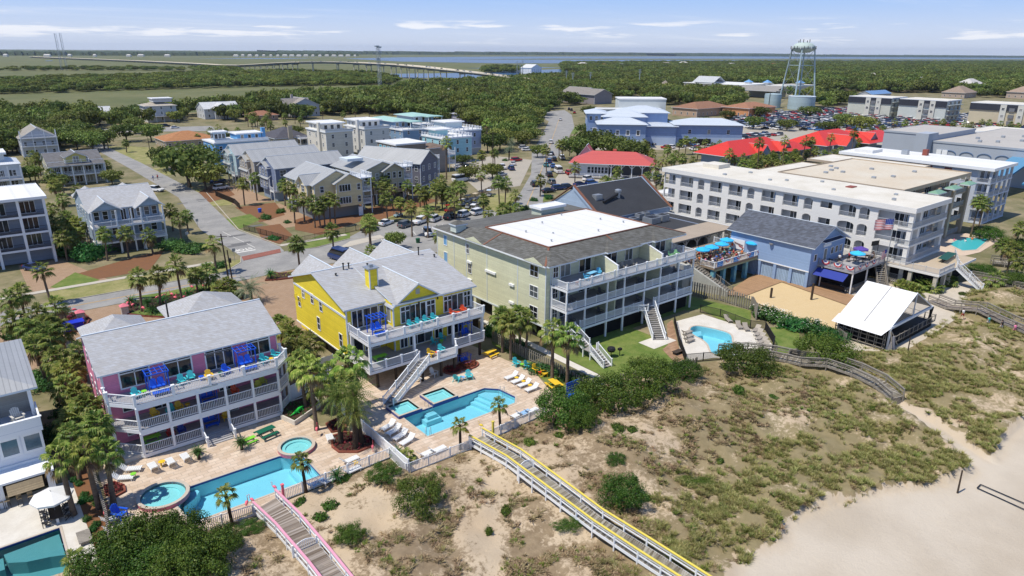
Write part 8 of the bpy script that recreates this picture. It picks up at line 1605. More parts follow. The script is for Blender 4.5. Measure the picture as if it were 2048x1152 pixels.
for px,py,c,a,l in((914,762,TQC,120,'left turquoise chair of the pair by the planter ring'),(938,758,TQC,-20,'right turquoise chair of the pair by the planter ring'),(1033,732,TQC,0,'left turquoise chair by the palm lawn'),(1056,738,TQC,20,'right turquoise chair by the palm lawn'),(1072,745,YLC,0,'left yellow chair by the lawn edge'),(1088,752,YLC,60,'right yellow chair by the lawn edge'),(840,762,WH_,20,'left white chair under the yellow house deck'),(868,752,WH_,20,'right white chair under the yellow house deck')):putp('a',px,py,Z,a,c,l,sc=1.1)
putp('t',926,760,Z,0,(.2,.45,.75),'blue table between the turquoise pair');putp('t',1044,734,Z,0,LGR,'pale green table by the palm lawn');putp('t',1080,749,Z,0,RDC,'red table between the yellow chairs');putp('s',929,723,Z,0,BLC,'blue double chair in the shade under the yellow house',sc=(.8,.6,.45))
for px,py,c,a,l,s in((981,712,YLC,10,'yellow picnic table at the far right of the yellow terrace',1),(1108,774,YLC,80,'yellow picnic table before the blue bench',1),(533,872,GRC,10,'dark green picnic table under the pink house porch end',1.1),(500,885,LGR,10,'small lime green picnic table by the porch steps',.7)):putp('p',px,py,Z,a,c,l,sc=s)
x,y=P(1145,790);t=thing('slatted_bench','bright blue slatted high back bench at the terrace end','bench',(x,y,0));b=MB()
for k in range(5):b.box(x-1.1,y-.03,.5+k*.3,x+1.1,y+.03,.72+k*.3)
b.build('backrest',TINT,t,color=BLC);MB().box(x-1.1,y-.6,.42,x+1.1,y-.05,.48).build('seat',TINT,t,color=BLC)
for k in(-1,1):MB().box(x+k*1.05-.05,y-.6,0,x+k*1.05+.05,y+.05,.45).build('leg',TINT,t,color=BLC)
for i,(px,py,a)in enumerate(((1478,655,140),(1492,659,140),(1512,662,100),(1516,670,100),(1520,678,95),(1524,686,90),(1527,693,85),(1528,700,80),(1456,642,150),(1374,668,-90),(1376,676,-90),(1378,684,-90))):putp('l',px,py,Z,a-180,TAN_,ordw(i)+' taupe lounger round the condo pool, counted clockwise from the top right','taupe loungers round the condo pool')
for k,x,y,z,a,c,l in(('a',67.6,66.5,8.97,40,(.1,.45,.7),'left blue chair on the condo top balcony'),('p',69.2,67,8.97,10,(.2,.5,.72),'pale blue dining table on the condo top balcony'),('a',70.8,67.2,8.97,-40,(.1,.45,.7),'right blue chair on the condo top balcony'),('t',65.0,65.8,8.97,0,(.6,.3,.2),'salmon table at the left of the condo top balcony'),('a',76,67,8.97,0,(.3,.28,.24),'grey chair on the middle condo top balcony'),('a',78.2,67,8.97,0,(.3,.28,.24),'second grey chair on the middle condo top balcony'),('p',84,67.6,8.97,0,(.6,.62,.65),'white table on the right condo top balcony'),('a',86.6,66.6,8.97,20,(.25,.5,.25),'mint green chair on the right condo top balcony'),('a',87.8,66.4,8.97,-20,(.25,.5,.25),'second mint chair on the right condo top balcony')):put(k,x,y,z,a,c,l)
for i in range(9):
 if i%3==1:continue
 for z,w in((2.77,'lower'),(5.87,'middle')):put('a',65.5+i*2.9,67,z,0,(.10,.10,.11),f'dark chair on the {w} balconies of the condo',f'dark chairs on the {w} condo balconies')
x,y=P(1239,712);solo('barbecue_grill',MB().lathe((0,0,0),((.05,0),(.06,.7),(.5,.9),(.6,1.2),(.5,1.45),(.05,1.6)),14),BLK,'round black grill on the condo lawn','grill',(x-1.2,y+.5,0));solo('barbecue_grill',MB().box(-.04,-.04,0,.04,.04,.9).box(-.25,-.2,.9,.25,.2,1.2),BLK,'black pedestal grill on the condo lawn','grill',(x,y,0));x,y=P(1355,708);solo('bench',MB().box(-.8,-.4,.4,.8,.4,.48).box(-.7,-.3,0,-.6,.3,.4).box(.6,-.3,0,.7,.3,.4),DARKW,'dark bench on the stone path by the pool fence','bench',(x,y,0))
for i in range(6):
 y=92-i*2.3;solo('air_conditioner',MB().box(-.45,-.45,0,.45,.45,.95).mi(1).lathe((0,0,.95),((.36,0),(.36,.03),(.05,.03)),12),[mat('unit_grey',(.16,.16,.16)),BLK],ordw(i)+' dark air conditioner from the back beside the condo wall','air conditioner',(58.2,y,1.0),0,'air conditioners by the condo')
t=thing('unit_platform','timber platform for air conditioners between the yellow house and condo','platform',(58,80,0));MB().box(57.5,79.5,.85,59,93,.98).build('deck',GREYW,t);fence([(57.3,79),(57.3,93)],1.5,'low timber fence beside the air conditioners','board',DARKW)
for i,(px,py,z)in enumerate(((1406,505,3.97),(1424,500,3.97),(1444,494,3.97),(1454,486,3.97),(1506,492,3.97))):x,y=P(px,py-8,z+2.2);put('u',x,y,z,0,(.04,.45,.80),ordw(i)+' bright blue parasol from the left on the crowded party deck')
x,y=P(1716,505,6.4);put('u',x,y,4.22,0,(.05,.5,.85),'bright blue parasol on the bunting hung deck');x,y=P(1728,499,6.4);put('u',x+.6,y+.8,4.22,0,(.10,.06,.32),'purple parasol on the bunting hung deck')
x,y=P(101,985,2.6);u=put('u',x,y,.06,0,(.74,.74,.72),'large white parasol over the dining table by the teal pool',sc=(1.25,1.25,1.05))
t=thing('dining_table','long dark outdoor dining table under the white parasol','table',(x,y,0));MB().box(x-.5,y-1.5,.72,x+.5,y+1.5,.78).build('table_top',DARKW,t);MB().box(x-.1,y-1.2,.05,x+.1,y-1.0,.72).box(x-.1,y+1.0,.05,x+.1,y+1.2,.72).build('leg',WHT,t)
for i in range(6):put('a',x+(-.9 if i%2 else .9),y-1+(i//2)*1.0,.06,90 if i%2==0 else-90,(.04,.04,.045),ordw(i)+' black chair round the table under the white parasol','chairs at the dining table',(.7,.7,1))
for i,px in enumerate((5,18,42,64)):x,y=P(px,1019-px*.2);t=thing('bar_stool',ordw(i)+' bar stool from the left at the shaded outdoor bar','stool',(x,y,.05),group='bar stools');MB().box(-.2,-.2,.72,.2,.2,.78).build('seat',TINT,t,local=True,color=(.35,.26,.15));[MB().box(a-.02,b-.02,0,a+.02,b+.02,.72).build('leg',BLK,t,local=True)for a in(-.17,.17)for b in(-.17,.17)];MB().box(-.2,.16,.78,.2,.2,1.1).build('backrest',TINT,t,local=True,color=(.35,.26,.15))
for px,py,l in((84,830,'right pale chair on the white house balcony'),(60,836,'left pale chair on the white house balcony')):pass
put('a',.0,75.3,6.02,15,(.55,.53,.48),'right pale chair on the white house balcony',sc=1.3);put('a',-2.3,75.2,6.02,0,(.55,.53,.48),'left pale chair on the white house balcony',sc=1.3)
x,y=P(170,1080);solo('bench',MB().box(-.9,-.5,.3,.9,.5,.38).box(-.8,-.4,0,-.7,.4,.3).box(.7,-.4,0,.8,.4,.3),GREYW,'low grey timber bench on the white terrace','bench',(x,y,.05),PI/2)
for px,py,c,l in((520,425,BLC,'blue wheeled bin beside the butter yellow house drive'),(836,486,(.02,.1,.05),'dark green litter bin on the street island')):x,y=P(px,py);solo('litter_bin',MB().lathe((0,0,0),((.35,0),(.42,.9),(.44,1.05),(.3,1.12)),10),TINT,l,'bin',(x,y,0),color=c,sc=1)if False else solo('litter_bin',MB().lathe((0,0,0),((.4,0),(.5,.9),(.5,1.05),(.3,1.12)),10),TINT,l,'bin',(x,y,0),color=c)
x,y=P(145,662);t=thing('skip_bin','bright blue lidded skip bin by the garden entrance','skip',(x,y,0));MB().prism([(x-1.6,y-.8),(x+1.5,y-.8),(x+1.7,y+.9),(x-1.5,y+.9)],0,1.35).build('body',TINT,t,color=(.01,.02,.45));MB().box(x-1.65,y-.85,1.35,x+1.7,y+.95,1.45).build('lid',TINT,t,color=(.01,.03,.5))
BRR=mat('red_brick',(.28,.09,.06),.9,.2,2,'brick',.12,axis='S');WB=mat('white_brick',(.55,.5,.48),.9,.2,2,'brick',.14,axis='S',dark=.8)
for px,py,l in((251,629,'right white brick gate pier with a pink cap'),(163,642,'left white brick gate pier with a pink cap')):
 x,y=P(px,py);t=thing('gate_pier',l,'gate pier',(x,y,0));MB().box(x-.5,y-.5,0,x+.5,y+.5,1.5).build('pier',WB,t);MB().add([(x-.65,y-.65,1.5),(x+.65,y-.65,1.5),(x+.65,y+.65,1.5),(x-.65,y+.65,1.5),(x,y,1.95)],((0,1,4),(1,2,4),(2,3,4),(3,0,4),(3,2,1,0))).build('cap',TINT,t,color=(.72,.2,.25))
def bed(pts,label,plants,z=.25,px=True,m=None,soil=MULCHD,ph=.4,n=60,name='planted_bed'):
 if px:pts=PP(pts)
 t=thing(name,label,'flower bed',(*pts[0],0));coping(MB(),pts,.22,0,z).build('edging',m or BRR,t);MB().sheet([pts],z-.06).build('soil',soil,t);rr=random.Random(len(pts)*7+n);b=MB();xs2=[p[0]for p in pts];ys2=[p[1]for p in pts];k=0
 while k<n:
  x,y=rr.uniform(min(xs2),max(xs2)),rr.uniform(min(ys2),max(ys2))
  if not inpoly(x,y,pts):continue
  k+=1;pinn(b,(x,y,z-.08),rr.uniform(0,6.28),rr.uniform(.9,1.5),ph*rr.uniform(.6,1.3),.4,3,ph*.55,rr,.05);pinn(b,(x,y,z-.08),rr.uniform(0,6.28),rr.uniform(.7,1.2),ph*rr.uniform(.6,1),.5,3,ph*.5,rr,.05)
 b.build('plants',plants,t);return t
bed(circ(*P(904,742),1.05,16),'small round brick ringed bed of red leaves by the yellow house',LEAFR,px=False,n=55);bed([(x*1.5+P(935,733)[0],y*.95+P(935,733)[1])for x,y in circ(0,0,1,18)],'oval brick ringed bed of red leaves by the yellow house',LEAFR,px=False,n=80)
bed([(665,875),(690,868),(715,872),(745,880),(745,893),(715,905),(680,905),(667,895)],'kidney shaped dark bed under the date palms',LEAFR,n=90,ph=.3);bed([(655,850),(672,842),(690,850),(690,862),(665,865)],'small red leaved bed behind the date palms',LEAFR,n=40,ph=.35)
bed([(215,990),(212,975),(228,968),(246,975),(248,985),(232,994)],'curved red flower bed round the fan palms left of the spa',LEAFR,n=50,ph=.3);bed([(565,838),(572,815),(625,797),(640,815),(590,850)],'cream walled raised bed with the green alligator',LEAFG,z=.6,m=CONC,n=70,ph=.3)
bed([(246,628),(256,606),(330,598),(420,580),(445,580),(440,592),(380,606),(350,618),(365,628),(340,636),(285,633)],'flamingo garden bed of dark shrubs edged in brick',LEAFG,z=.3,n=260,ph=.55);sheet('lawn',[(262,630),(300,618),(345,625),(330,636),(290,634)],.33,GRASS);sheet('lawn',[(250,600),(330,588),(430,566),(445,570),(420,580),(330,596)],.34,GRASS)
bed([(532,562),(540,545),(560,549),(590,546),(592,556),(560,560)],'small bed with orange ornaments at the far brick forecourt',LEAFY,z=.3,n=50,ph=.35);bed([(100,650),(120,632),(165,628),(178,640),(168,660),(140,668)],'left flamingo bed edged in pink brick',LEAFR,z=.3,n=80,ph=.4)
FLM=mat('flamingo_pink',(.80,.16,.20),.4,.05)
def flamingo(label,x,y,z,a,s=1.0,color=(.80,.16,.20)):
 t=thing('flamingo_statue',label,'statue',(x,y,z),a);t.scale=(s,s,s);b=MB();b.tube([(-.45,0,.62),(-.25,0,.75),(0,0,.8),(.22,0,.74),(.3,0,.7)],[.02,.13,.19,.12,.05],8).tube([(.26,0,.72),(.4,0,.85),(.36,0,1.1),(.3,0,1.25),(.4,0,1.36),(.5,0,1.28)],[.06,.04,.035,.035,.05,.03],6);b.build('body',TINT,t,local=True,color=color,smooth=True)
 MB().tube([(.49,0,1.29),(.6,0,1.16)],[.03,.01],5).build('beak',BLK,t,local=True)
 for k in(-.05,.05):MB().tube([(0,k,0),(.05,k,.35),(0,k,.68)],.018,5).build('leg',TINT,t,local=True,color=color)
 return t
rank([flamingo('x',*P(a,b),.25,c,1.1)for a,b,c in((258,618,1),(268,622,4),(330,602,0),(345,600,2),(352,607,5),(370,606,.5),(381,596,3),(396,588,1),(409,583,4),(288,628,2),(350,628,5),(318,606,0),(385,585,2))],'{o} pink flamingo from the left in the garden behind the pink house','flamingos in the garden')
rank([flamingo('x',*P(a,b),.25,c,1.1)for a,b,c in((115,648,1),(128,655,4),(142,646,0),(160,652,2),(150,632,3),(168,658,1))],'{o} pink flamingo from the left in the bed by the blue skip','flamingos by the blue skip')
for a,b,z,l in((214,1035,.06,'pink flamingo on a green base beside the blue chair'),(496,1022,.3,'pink flamingo by the fence left of the pink boardwalk'),(635,872,.3,'pink flamingo between the twin date palm trunks'),(746,905,.1,'pink flamingo beside the dividing fence')):x,y=P(a,b);flamingo(l,x,y,z,1,.85)
for x,y,l,c in((14.95,55.5,'pink flamingo perched on the left end of the pink handrail',(.8,.16,.25)),(17.25,56.1,'pink flamingo perched on the right end of the pink handrail',(.8,.16,.25)),(36.9,53.0,'yellow bird ornament on the left end of the yellow handrail',(.75,.55,.04)),(38.9,53.2,'yellow bird ornament on the right end of the yellow handrail',(.75,.55,.04))):flamingo(l,x,y,1.2,2,.7,c)
for x,y,c,l in((17.6,54.9,FLM,'tall pink shower post beside the pink boardwalk'),(39.6,52.0,YLR,'tall yellow post beside the yellow boardwalk')):solo('shower_post',MB().box(-.1,-.1,0,.1,.1,2.4).box(-.14,-.14,2.4,.14,.14,2.5),c,l,'post',(x,y,0))
x,y=P(598,832);t=thing('alligator_statue','bright green alligator statue lying in the raised bed','statue',(x,y,.6),.6);b=MB().tube([(-1.3,.25,.06),(-.9,.1,.12),(-.4,0,.2),(.2,0,.24),(.6,0,.2),(.8,0,.16),(1.25,.05,.1)],[.02,.09,.18,.22,.17,.12,.05],8)
for i in range(9):b.box(-.8+i*.15,-.02,.3,-.72+i*.15,.02,.44)
b.build('body',TINT,t,local=True,color=(.02,.5,.06));[MB().tube([(a,s*.15,.15),(a+.05,s*.36,.04)],[.06,.04],5).build('leg',TINT,t,local=True,color=(.02,.5,.06))for a in(-.35,.45)for s in(-1,1)]
for px,py,l in((482,890,'dark pot with a sago right of the porch steps'),(396,910,'dark pot with a sago left of the porch steps')):x,y=P(px,py);solo('plant_pot',MB().lathe((0,0,0),((.22,0),(.38,.25),(.4,.5),(.34,.52)),12),DARKW,l,'plant pot',(x,y,.05))
for o in PRO.values():drop(o)
# ================================================================ people
def figure(pose):
 """a body grown over a jointed skeleton; returns body mesh and clothes meshes"""
 J={'stand':dict(hip=(0,0,.95),ch=(0,0,1.35),nk=(0,0,1.5),hd=(0,-.02,1.66),kl=(.1,0,.5),kr=(-.1,0,.5),fl=(.11,0,.06),fr=(-.11,0,.06),el=(.27,.02,1.12),er=(-.27,.02,1.12),wl=(.28,-.08,.86),wr=(-.28,-.08,.86)),'walk':dict(hip=(0,0,.93),ch=(0,-.03,1.34),nk=(0,-.05,1.49),hd=(0,-.08,1.65),kl=(.1,-.2,.52),kr=(-.1,.08,.5),fl=(.1,-.32,.07),fr=(-.1,.36,.12),el=(.26,.14,1.12),er=(-.26,-.1,1.12),wl=(.26,.1,.88),wr=(-.25,-.28,.95)),'sit':dict(hip=(0,.1,.5),ch=(0,.14,.9),nk=(0,.13,1.06),hd=(0,.1,1.22),kl=(.13,-.32,.52),kr=(-.13,-.32,.52),fl=(.13,-.36,.06),fr=(-.13,-.36,.06),el=(.27,.0,.72),er=(-.27,.0,.72),wl=(.18,-.24,.74),wr=(-.18,-.24,.74))}[pose]
 b=MB();R8=7
 def tb(pts,rs):b.tube(pts,rs,R8)
 h=Vector(J['hip']);c=Vector(J['ch']);n=Vector(J['nk'])
 me=bpy.data.meshes.new('sk');names=['hip','ch','nk','hd','kl','kr','fl','fr','el','er','wl','wr'];vs=[J[k]for k in names]
 vs+=[(.1,h.y,h.z-.03),(-.1,h.y,h.z-.03),(.18,c.y,c.z+.08),(-.18,c.y,c.z+.08),tuple(Vector(J['hd'])+Vector((0,0,.08))),tuple(Vector(J['fl'])+Vector((0,-.16,-.03))),tuple(Vector(J['fr'])+Vector((0,-.16,-.03)))]
 for s,k in((1,'wl'),(-1,'wr')):
  w=Vector(J[k]);vs.append(tuple(w+Vector((0,-.05,-.07))))
  for f in range(5):vs.append(tuple(w+Vector((s*(.03-.015*f)if f<4 else-s*.05,-.07-.015*(f%2),-.15 if f<4 else-.08))))
 ed=[(0,1),(1,2),(2,3),(3,16),(0,12),(0,13),(12,4),(13,5),(4,6),(5,7),(6,17),(7,18),(1,14),(1,15),(14,8),(15,9),(8,10),(9,11),(10,19),(11,25)]+[(19,20+i)for i in range(5)]+[(25,26+i)for i in range(5)]
 me.from_pydata(vs,ed,[]);o=bpy.data.objects.new('sk',me);COL.objects.link(o);md=o.modifiers.new('s','SKIN');sk=me.skin_vertices[0].data
 rad=[.14,.15,.055,.1,.065,.065,.045,.045,.042,.042,.03,.03,.1,.1,.07,.07,.085,.035,.035,.035]+[.011]*5+[.035]+[.011]*5
 for i,r in enumerate(rad):sk[i].radius=(r,r*.85)
 sk[0].use_root=True;s2=o.modifiers.new('u','SUBSURF');s2.levels=s2.render_levels=1
 bpy.context.view_layer.update();dg=bpy.context.evaluated_depsgraph_get();body=bpy.data.meshes.new_from_object(o.evaluated_get(dg));body.materials.clear();body.materials.append(SKIN);bpy.data.objects.remove(o)
 sh=MB().tube([h+Vector((0,0,.02)),h.lerp(c,.5),c,c+Vector((0,0,.12)),n],[.17,.165,.19,.15,.07],10)
 for s,k in((1,'el'),(-1,'er')):sh.tube([(s*.15,c.y,c.z+.08),Vector((s*.19,c.y,c.z+.06)).lerp(Vector(J[k]),.6)],[.085,.07],7)
 pt=MB().tube([h+Vector((0,0,.06)),h-Vector((0,0,.06))],[.165,.165],10)
 for s,k in((1,'kl'),(-1,'kr')):pt.tube([(s*.09,h.y,h.z-.02),Vector((s*.1,h.y,h.z)).lerp(Vector(J[k]),.85)],[.105,.09],8)
 hd=Vector(J['hd']);hr=MB().lathe(hd+Vector((0,.015,.0)),((.09,-.03),(.115,.03),(.11,.1),(.06,.155),(.01,.17)),10)
 fc=MB()
 for s in(-1,1):fc.box(hd.x+s*.035-.012,hd.y-.105,hd.z+.045,hd.x+s*.035+.012,hd.y-.09,hd.z+.06)
 fc.box(hd.x-.012,hd.y-.12,hd.z+.0,hd.x+.012,hd.y-.085,hd.z+.04).box(hd.x-.03,hd.y-.1,hd.z-.035,hd.x+.03,hd.y-.088,hd.z-.025)
 return dict(body=body,shirt=sh.mesh('shirt',TINT,smooth=True),shorts=pt.mesh('shorts',TINT,smooth=True),hair=hr.mesh('hair',TINT,smooth=True),face=fc.mesh('face',mat('face_features',(.22,.1,.07))))
FIG={k:figure(k)for k in('stand','walk','sit')}
SHC={'white':(.7,.7,.7),'red':(.55,.04,.04),'black':(.02,.02,.02),'blue':(.05,.15,.45),'orange':(.7,.2,.05),'teal':(.04,.4,.4),'pink':(.7,.2,.35),'grey':(.25,.25,.27),'tan':(.45,.33,.2)}
def person(x,y,z,a,pose,sc,pc,label,group=None,hair=(.05,.03,.02)):
 t=thing('person',label,'person',(x,y,z),math.radians(a),group);f=FIG[pose]
 for n,c in(('body',None),('shirt',SHC[sc]),('shorts',SHC[pc]),('hair',hair),('face',None)):
  o=bpy.data.objects.new(n,f[n]);COL.objects.link(o);o.parent=t;o.color=(*(c or(1,1,1)),1)
 return t
W2=lambda px,py,z=0:P(px,py,z)
for px,py,a,po,s,p,l in((1924,637,60,'walk','white','red','person in white walking along the public boardwalk by the tent'),(1975,652,60,'walk','teal','white','person in teal walking on the public boardwalk'),(2001,661,60,'walk','black','white','person in black carrying a pale bag on the boardwalk'),(2027,668,60,'walk','pink','pink','person in bright pink walking down the boardwalk')):person(*W2(px,py+1,.5),.5,a+90,po,s,p,l)
for px,py,po,s,p,l in((995,428,'stand','white','tan','person in white on the path behind the condo'),(994,460,'stand','black','grey','person in black beside the utility cart'),(307,362,'stand','blue','white','person in blue on the verge of the side street'),(316,360,'stand','red','grey','person in red on the verge of the side street'),(458,372,'stand','tan','grey','person by the white suv on the brick drive')):person(*W2(px,py),.05,200,po,s,p,l)
for i,(px,py)in enumerate(((1908,482),(1930,484),(1944,480),(1965,482))):person(*W2(px,py),-1.0,i*70,'stand',('pink','white','orange','blue')[i],'black',ordw(i)+' bather from the left in the hotel pool')
rr=random.Random(11);kk=0;TB=[]
for i in range(7):
 for j in range(3):
  x,y=98.2+i*2.15,70.0+j*2.5
  if x<100.6 and y<71.3:continue
  if x>113:continue
  TB.append((x,y));t=thing('bar_table','round dark table among the crowd on the party deck','table',(x,y,3.96),group='party deck tables');MB().lathe((0,0,.7),((.38,0),(.4,.02),(.4,.04),(.05,.05)),12).build('table_top',DARKW,t,local=True);MB().box(-.04,-.04,0,.04,.04,.7).build('pedestal',BLK,t,local=True)
  for k in range(3 if rr.random()<.75 else 2):
   a=k*2.09+rr.uniform(-.3,.3)+i;px_,py_=x+.72*math.cos(a),y+.72*math.sin(a);s=rr.choice(list(SHC));c=thing('bar_chair','dark chair at a crowded party deck table','chair',(px_,py_,3.96),a-PI/2,'party deck chairs');MB().box(-.2,-.2,.42,.2,.2,.46).build('seat',DARKW,c,local=True);MB().box(-.2,.2,.42,.2,.24,.9).build('backrest',DARKW,c,local=True)
   for u in(-.18,.18):MB().box(u-.02,-.2,0,u+.02,-.16,.42).build('leg',DARKW,c,local=True)
   person(px_,py_,3.96,math.degrees(a)-90,'sit',s,rr.choice(('black','tan','blue')),f'person in a {s} shirt sitting in the party deck crowd',f'guests in {s} on the party deck',rr.choice(((.05,.03,.02),(.2,.12,.05),(.4,.3,.15))));kk+=1
for i in range(14):
 x,y=rr.uniform(117.9,128.6),rr.uniform(52.4,57.2);t=thing('bar_table',ordw(i)+' black table set on the bunting hung deck','table',(x,y,4.21),group='tables on the bunting deck');MB().box(-.4,-.4,.7,.4,.4,.74).build('table_top',BLK,t,local=True);MB().box(-.04,-.04,0,.04,.04,.7).build('pedestal',BLK,t,local=True)
 if i<5:person(x+.7,y,4.21,90,'stand',('black','grey','blue','white','red')[i],'black','person in {} standing on the bunting hung deck'.format(('black','grey','blue','white','red')[i]))
for i in range(7):put_=None;x=138.6+i*.95;t=thing('folded_table',ordw(i)+' green table in the row on the hotel terrace','table',(x,45.0+i*.1,3.64),group='green tables on the hotel terrace');MB().box(-.4,-.8,.7,.4,.8,.74).build('table_top',TINT,t,local=True,color=(.02,.09,.07));MB().box(-.3,-.05,0,.3,.05,.7).build('pedestal',BLK,t,local=True)
# ================================================================ far things: bridge, masts, tanks, tower, far shore
BRC=mat('bridge_concrete',(.66,.60,.50),.9,.12,.05);BRS=mat('bridge_girder',(.16,.19,.24),.8,.1,.05)
BP=[(1085,163,4),(1050,158.5,7.5),(1000,151.5,10.5),(950,145.5,13.5),(900,140,16),(850,134.5,18),(800,130,19),(750,127.2,20),(700,125,20.5),(650,124,21),(600,124.4,20.5),(560,126,18),(520,128.5,14),(480,130.6,9),(440,130,6),(400,127.6,5),(340,124.6,5),(280,121.8,5),(200,118.6,5),(120,115.6,5),(62,113.2,5)]
BW=[(*P(a,b,c),c)for a,b,c in BP]
t=thing('road_bridge','long curving concrete road bridge on paired piers over the creek','bridge',(BW[1][0],BW[1][1],0))
d=MB();g=MB();pr=MB()
for p,q in zip(BW,BW[1:]):
 v=Vector((q[0]-p[0],q[1]-p[1],0)).normalized();s=Vector((v.y,-v.x,0));W_=8.5
 P4=[Vector(p)+s*W_,Vector(q)+s*W_,Vector(q)-s*W_,Vector(p)-s*W_]
 d.add(P4,((0,1,2,3),));
 for k in(1,-1):pr.bar(Vector(p)+s*W_*k+Vector((0,0,.5)),Vector(q)+s*W_*k+Vector((0,0,.5)),.5,1.1);g.bar(Vector(p)+s*5*k+Vector((0,0,-1.4)),Vector(q)+s*5*k+Vector((0,0,-1.4)),1.2,2.2)
d.build('deck',BRC,t);pr.build('parapet',BRC,t);g.build('girder',BRS,t)
acc=0;seg=0;npier=0;stub=MB()
for p,q in zip(BW,BW[1:]):
 L_=math.hypot(q[0]-p[0],q[1]-p[1]);v=Vector((q[0]-p[0],q[1]-p[1],0))/L_;s=Vector((v.y,-v.x,0));n=max(1,int(L_/34))
 for i in range(n):
  c=Vector(p)+(Vector(q)-Vector(p))*((i+.5)/n);h=c.z-2.6
  if h<1.2:continue
  b=MB()if npier<90 else stub
  for k in(1,-1):b.tube([(c.x+s.x*4.6*k,c.y+s.y*4.6*k,0),(c.x+s.x*4.6*k,c.y+s.y*4.6*k,h-1)],.75,8)
  b.bar((c.x+s.x*6.2,c.y+s.y*6.2,h-.6),(c.x-s.x*6.2,c.y-s.y*6.2,h-.6),1.4,1.4)
  if npier<90:b.build('pier',BRC,t)
  npier+=1
if stub.v:o=stub.build('piers',BRC,t);o['kind']='stuff'
bc=0
for k in range(2,12):
 for j in range(3 if k<8 else 2):
  f_=(j*.37+k*.13)%1;a,b=BW[k],BW[k+1];c=[a[i]+(b[i]-a[i])*f_ for i in range(3)];an=math.atan2(b[1]-a[1],b[0]-a[0]);s=Vector((math.sin(an),-math.cos(an),0))*(3 if j%2 else-3);kd=('suv','sedan','pickup')[(k+j)%3];co=('white','black','silver')[(k*2+j)%3]
  o=bpy.data.objects.new('car',CM[kd]['far']);COL.objects.link(o);o.location=(c[0]+s.x,c[1]+s.y,c[2]+.02);o.rotation_euler=(0,0,an);o.color=(*CCOL[co],1);tag(o,f'{co} {KW[kd]} crossing the high part of the long bridge',KW[kd],f'{co} {KW[kd]}s on the bridge');bc+=1
def mast(x,y,h,w,label,arms=()):
 t=thing('lattice_mast',label,'mast',(x,y,0));b=MB();cs_=[(x+w*math.cos(a),y+w*math.sin(a))for a in(0,2.1,4.2)]
 for c in cs_:b.bar((*c,0),(*c,h),w*.18)
 n=int(h/(w*3))
 for i in range(n):
  z0,z1=h*i/n,h*(i+1)/n
  for j in range(3):b.bar((*cs_[j],z0),(*cs_[(j+1)%3],z1),w*.09)
 b.build('lattice',STEEL,t)
 for z in arms:MB().box(x-w*1.6,y-w*1.6,z,x+w*1.6,y+w*1.6,z+1.6).build('antenna',STEEL,t)
x,y=P(124,141);H1_=40+math.hypot(x,y)*.0;
def topz(px,py,x,y):
 dd=CF+CR*((px-1024)/FOC)+CU*((576-py)/FOC);t_=(x*CF.x+y*CF.y)/(dd.x*CF.x+dd.y*CF.y);return CAMZ+dd.z*t_
mast(x,y,topz(113,66,x,y),2.0,'left thin mast of the pair on the far marsh');x2,y2=P(134,141);mast(x2,y2,topz(122,66,x2,y2),2.0,'right thin mast of the pair on the far marsh')
x,y=P(758,172);mast(x,y,topz(753,95,x,y),1.3,'lattice mast standing before the bridge',(30,44));x,y=P(762,172);mast(x,y,topz(758,96,x,y),1.3,'second lattice mast just right of the one before the bridge',(38,43))
def pole(px,py,ty,label,group=None,r=.35,arms=2,m=None,wires=()):
 x,y=P(px,py);h=topz(px-.12*(px-1000)*(py-ty)/500,ty,x,y);t=thing('power_pole',label,'utility pole',(x,y,0),group=group);MB().tube([(x,y,0),(x,y,h)],[r,r*.6],6).build('pole',m or STEEL,t)
 for k in range(arms):MB().bar((x-1.6,y+1.2,h-.8-k*1.6),(x+1.6,y-1.2,h-.8-k*1.6),r*.6).build('crossarm',m or STEEL,t)
 return(x,y,h)
pw=[pole(a,b,c,l,r=.6,arms=3)for a,b,c,l in((1132,174,141,'leftmost grey steel pole of the three above the inn roof'),(1145,176,145,'middle grey steel pole above the inn roof'),(1180,178,144,'rightmost grey steel pole above the inn roof'),(1278,175,138,'grey steel pole alone in the woods behind the white box'),(1034,162,123,'leftmost thin pole at the end of the bridge'),(1040,162,125,'middle thin pole at the end of the bridge'),(1045,162,121,'rightmost thin pole at the end of the bridge'))]
wd=[pole(a,b,c,l,r=.16,arms=1,m=DARKW)for a,b,c,l in((98,268,206,'timber pole in the wood at the far left'),(376,236,195,'timber pole between the two far white houses'),(303,322,275,'timber pole on the green triangle by the side street'),(739,236,205,'timber pole in the wood behind the cream pair'),(670,232,200,'timber pole left of the cream pair'),(1082,240,210,'timber pole beside the top of main street'),(986,340,262,'timber pole above the truck by main street'),(1139,312,274,'timber pole behind the cafe gable'))]
x0_,y0_=P(457,558);t=thing('power_pole','tall dark leaning utility pole at the avenue corner','utility pole',(x0_,y0_,0));MB().tube([(x0_,y0_,0),(x0_-.3,y0_,8.6)],[.16,.11],6).build('pole',DARKW,t);MB().bar((x0_-1,y0_+.4,8.1),(x0_+.6,y0_-.4,8.1),.1).build('crossarm',DARKW,t)
x0_,y0_=P(465,563);t=thing('power_pole','shorter dark utility pole with a transformer beside the leaning one','utility pole',(x0_,y0_,0));MB().tube([(x0_,y0_,0),(x0_-.2,y0_+.1,6)],[.14,.1],6).build('pole',DARKW,t);MB().tube([(x0_,y0_,3.6),(x0_,y0_,4.4)],.28,8).build('transformer',BLK,t)
def wire(p,q,sag,label,group):
 b=MB();n=10;pt=[Vector(p).lerp(Vector(q),i/n)-Vector((0,0,sag*4*(i/n)*(1-i/n)))for i in range(n+1)]
 b.tube(pt,.035,3,False);solo('power_line',b,BLK,label,'power line',group=group)
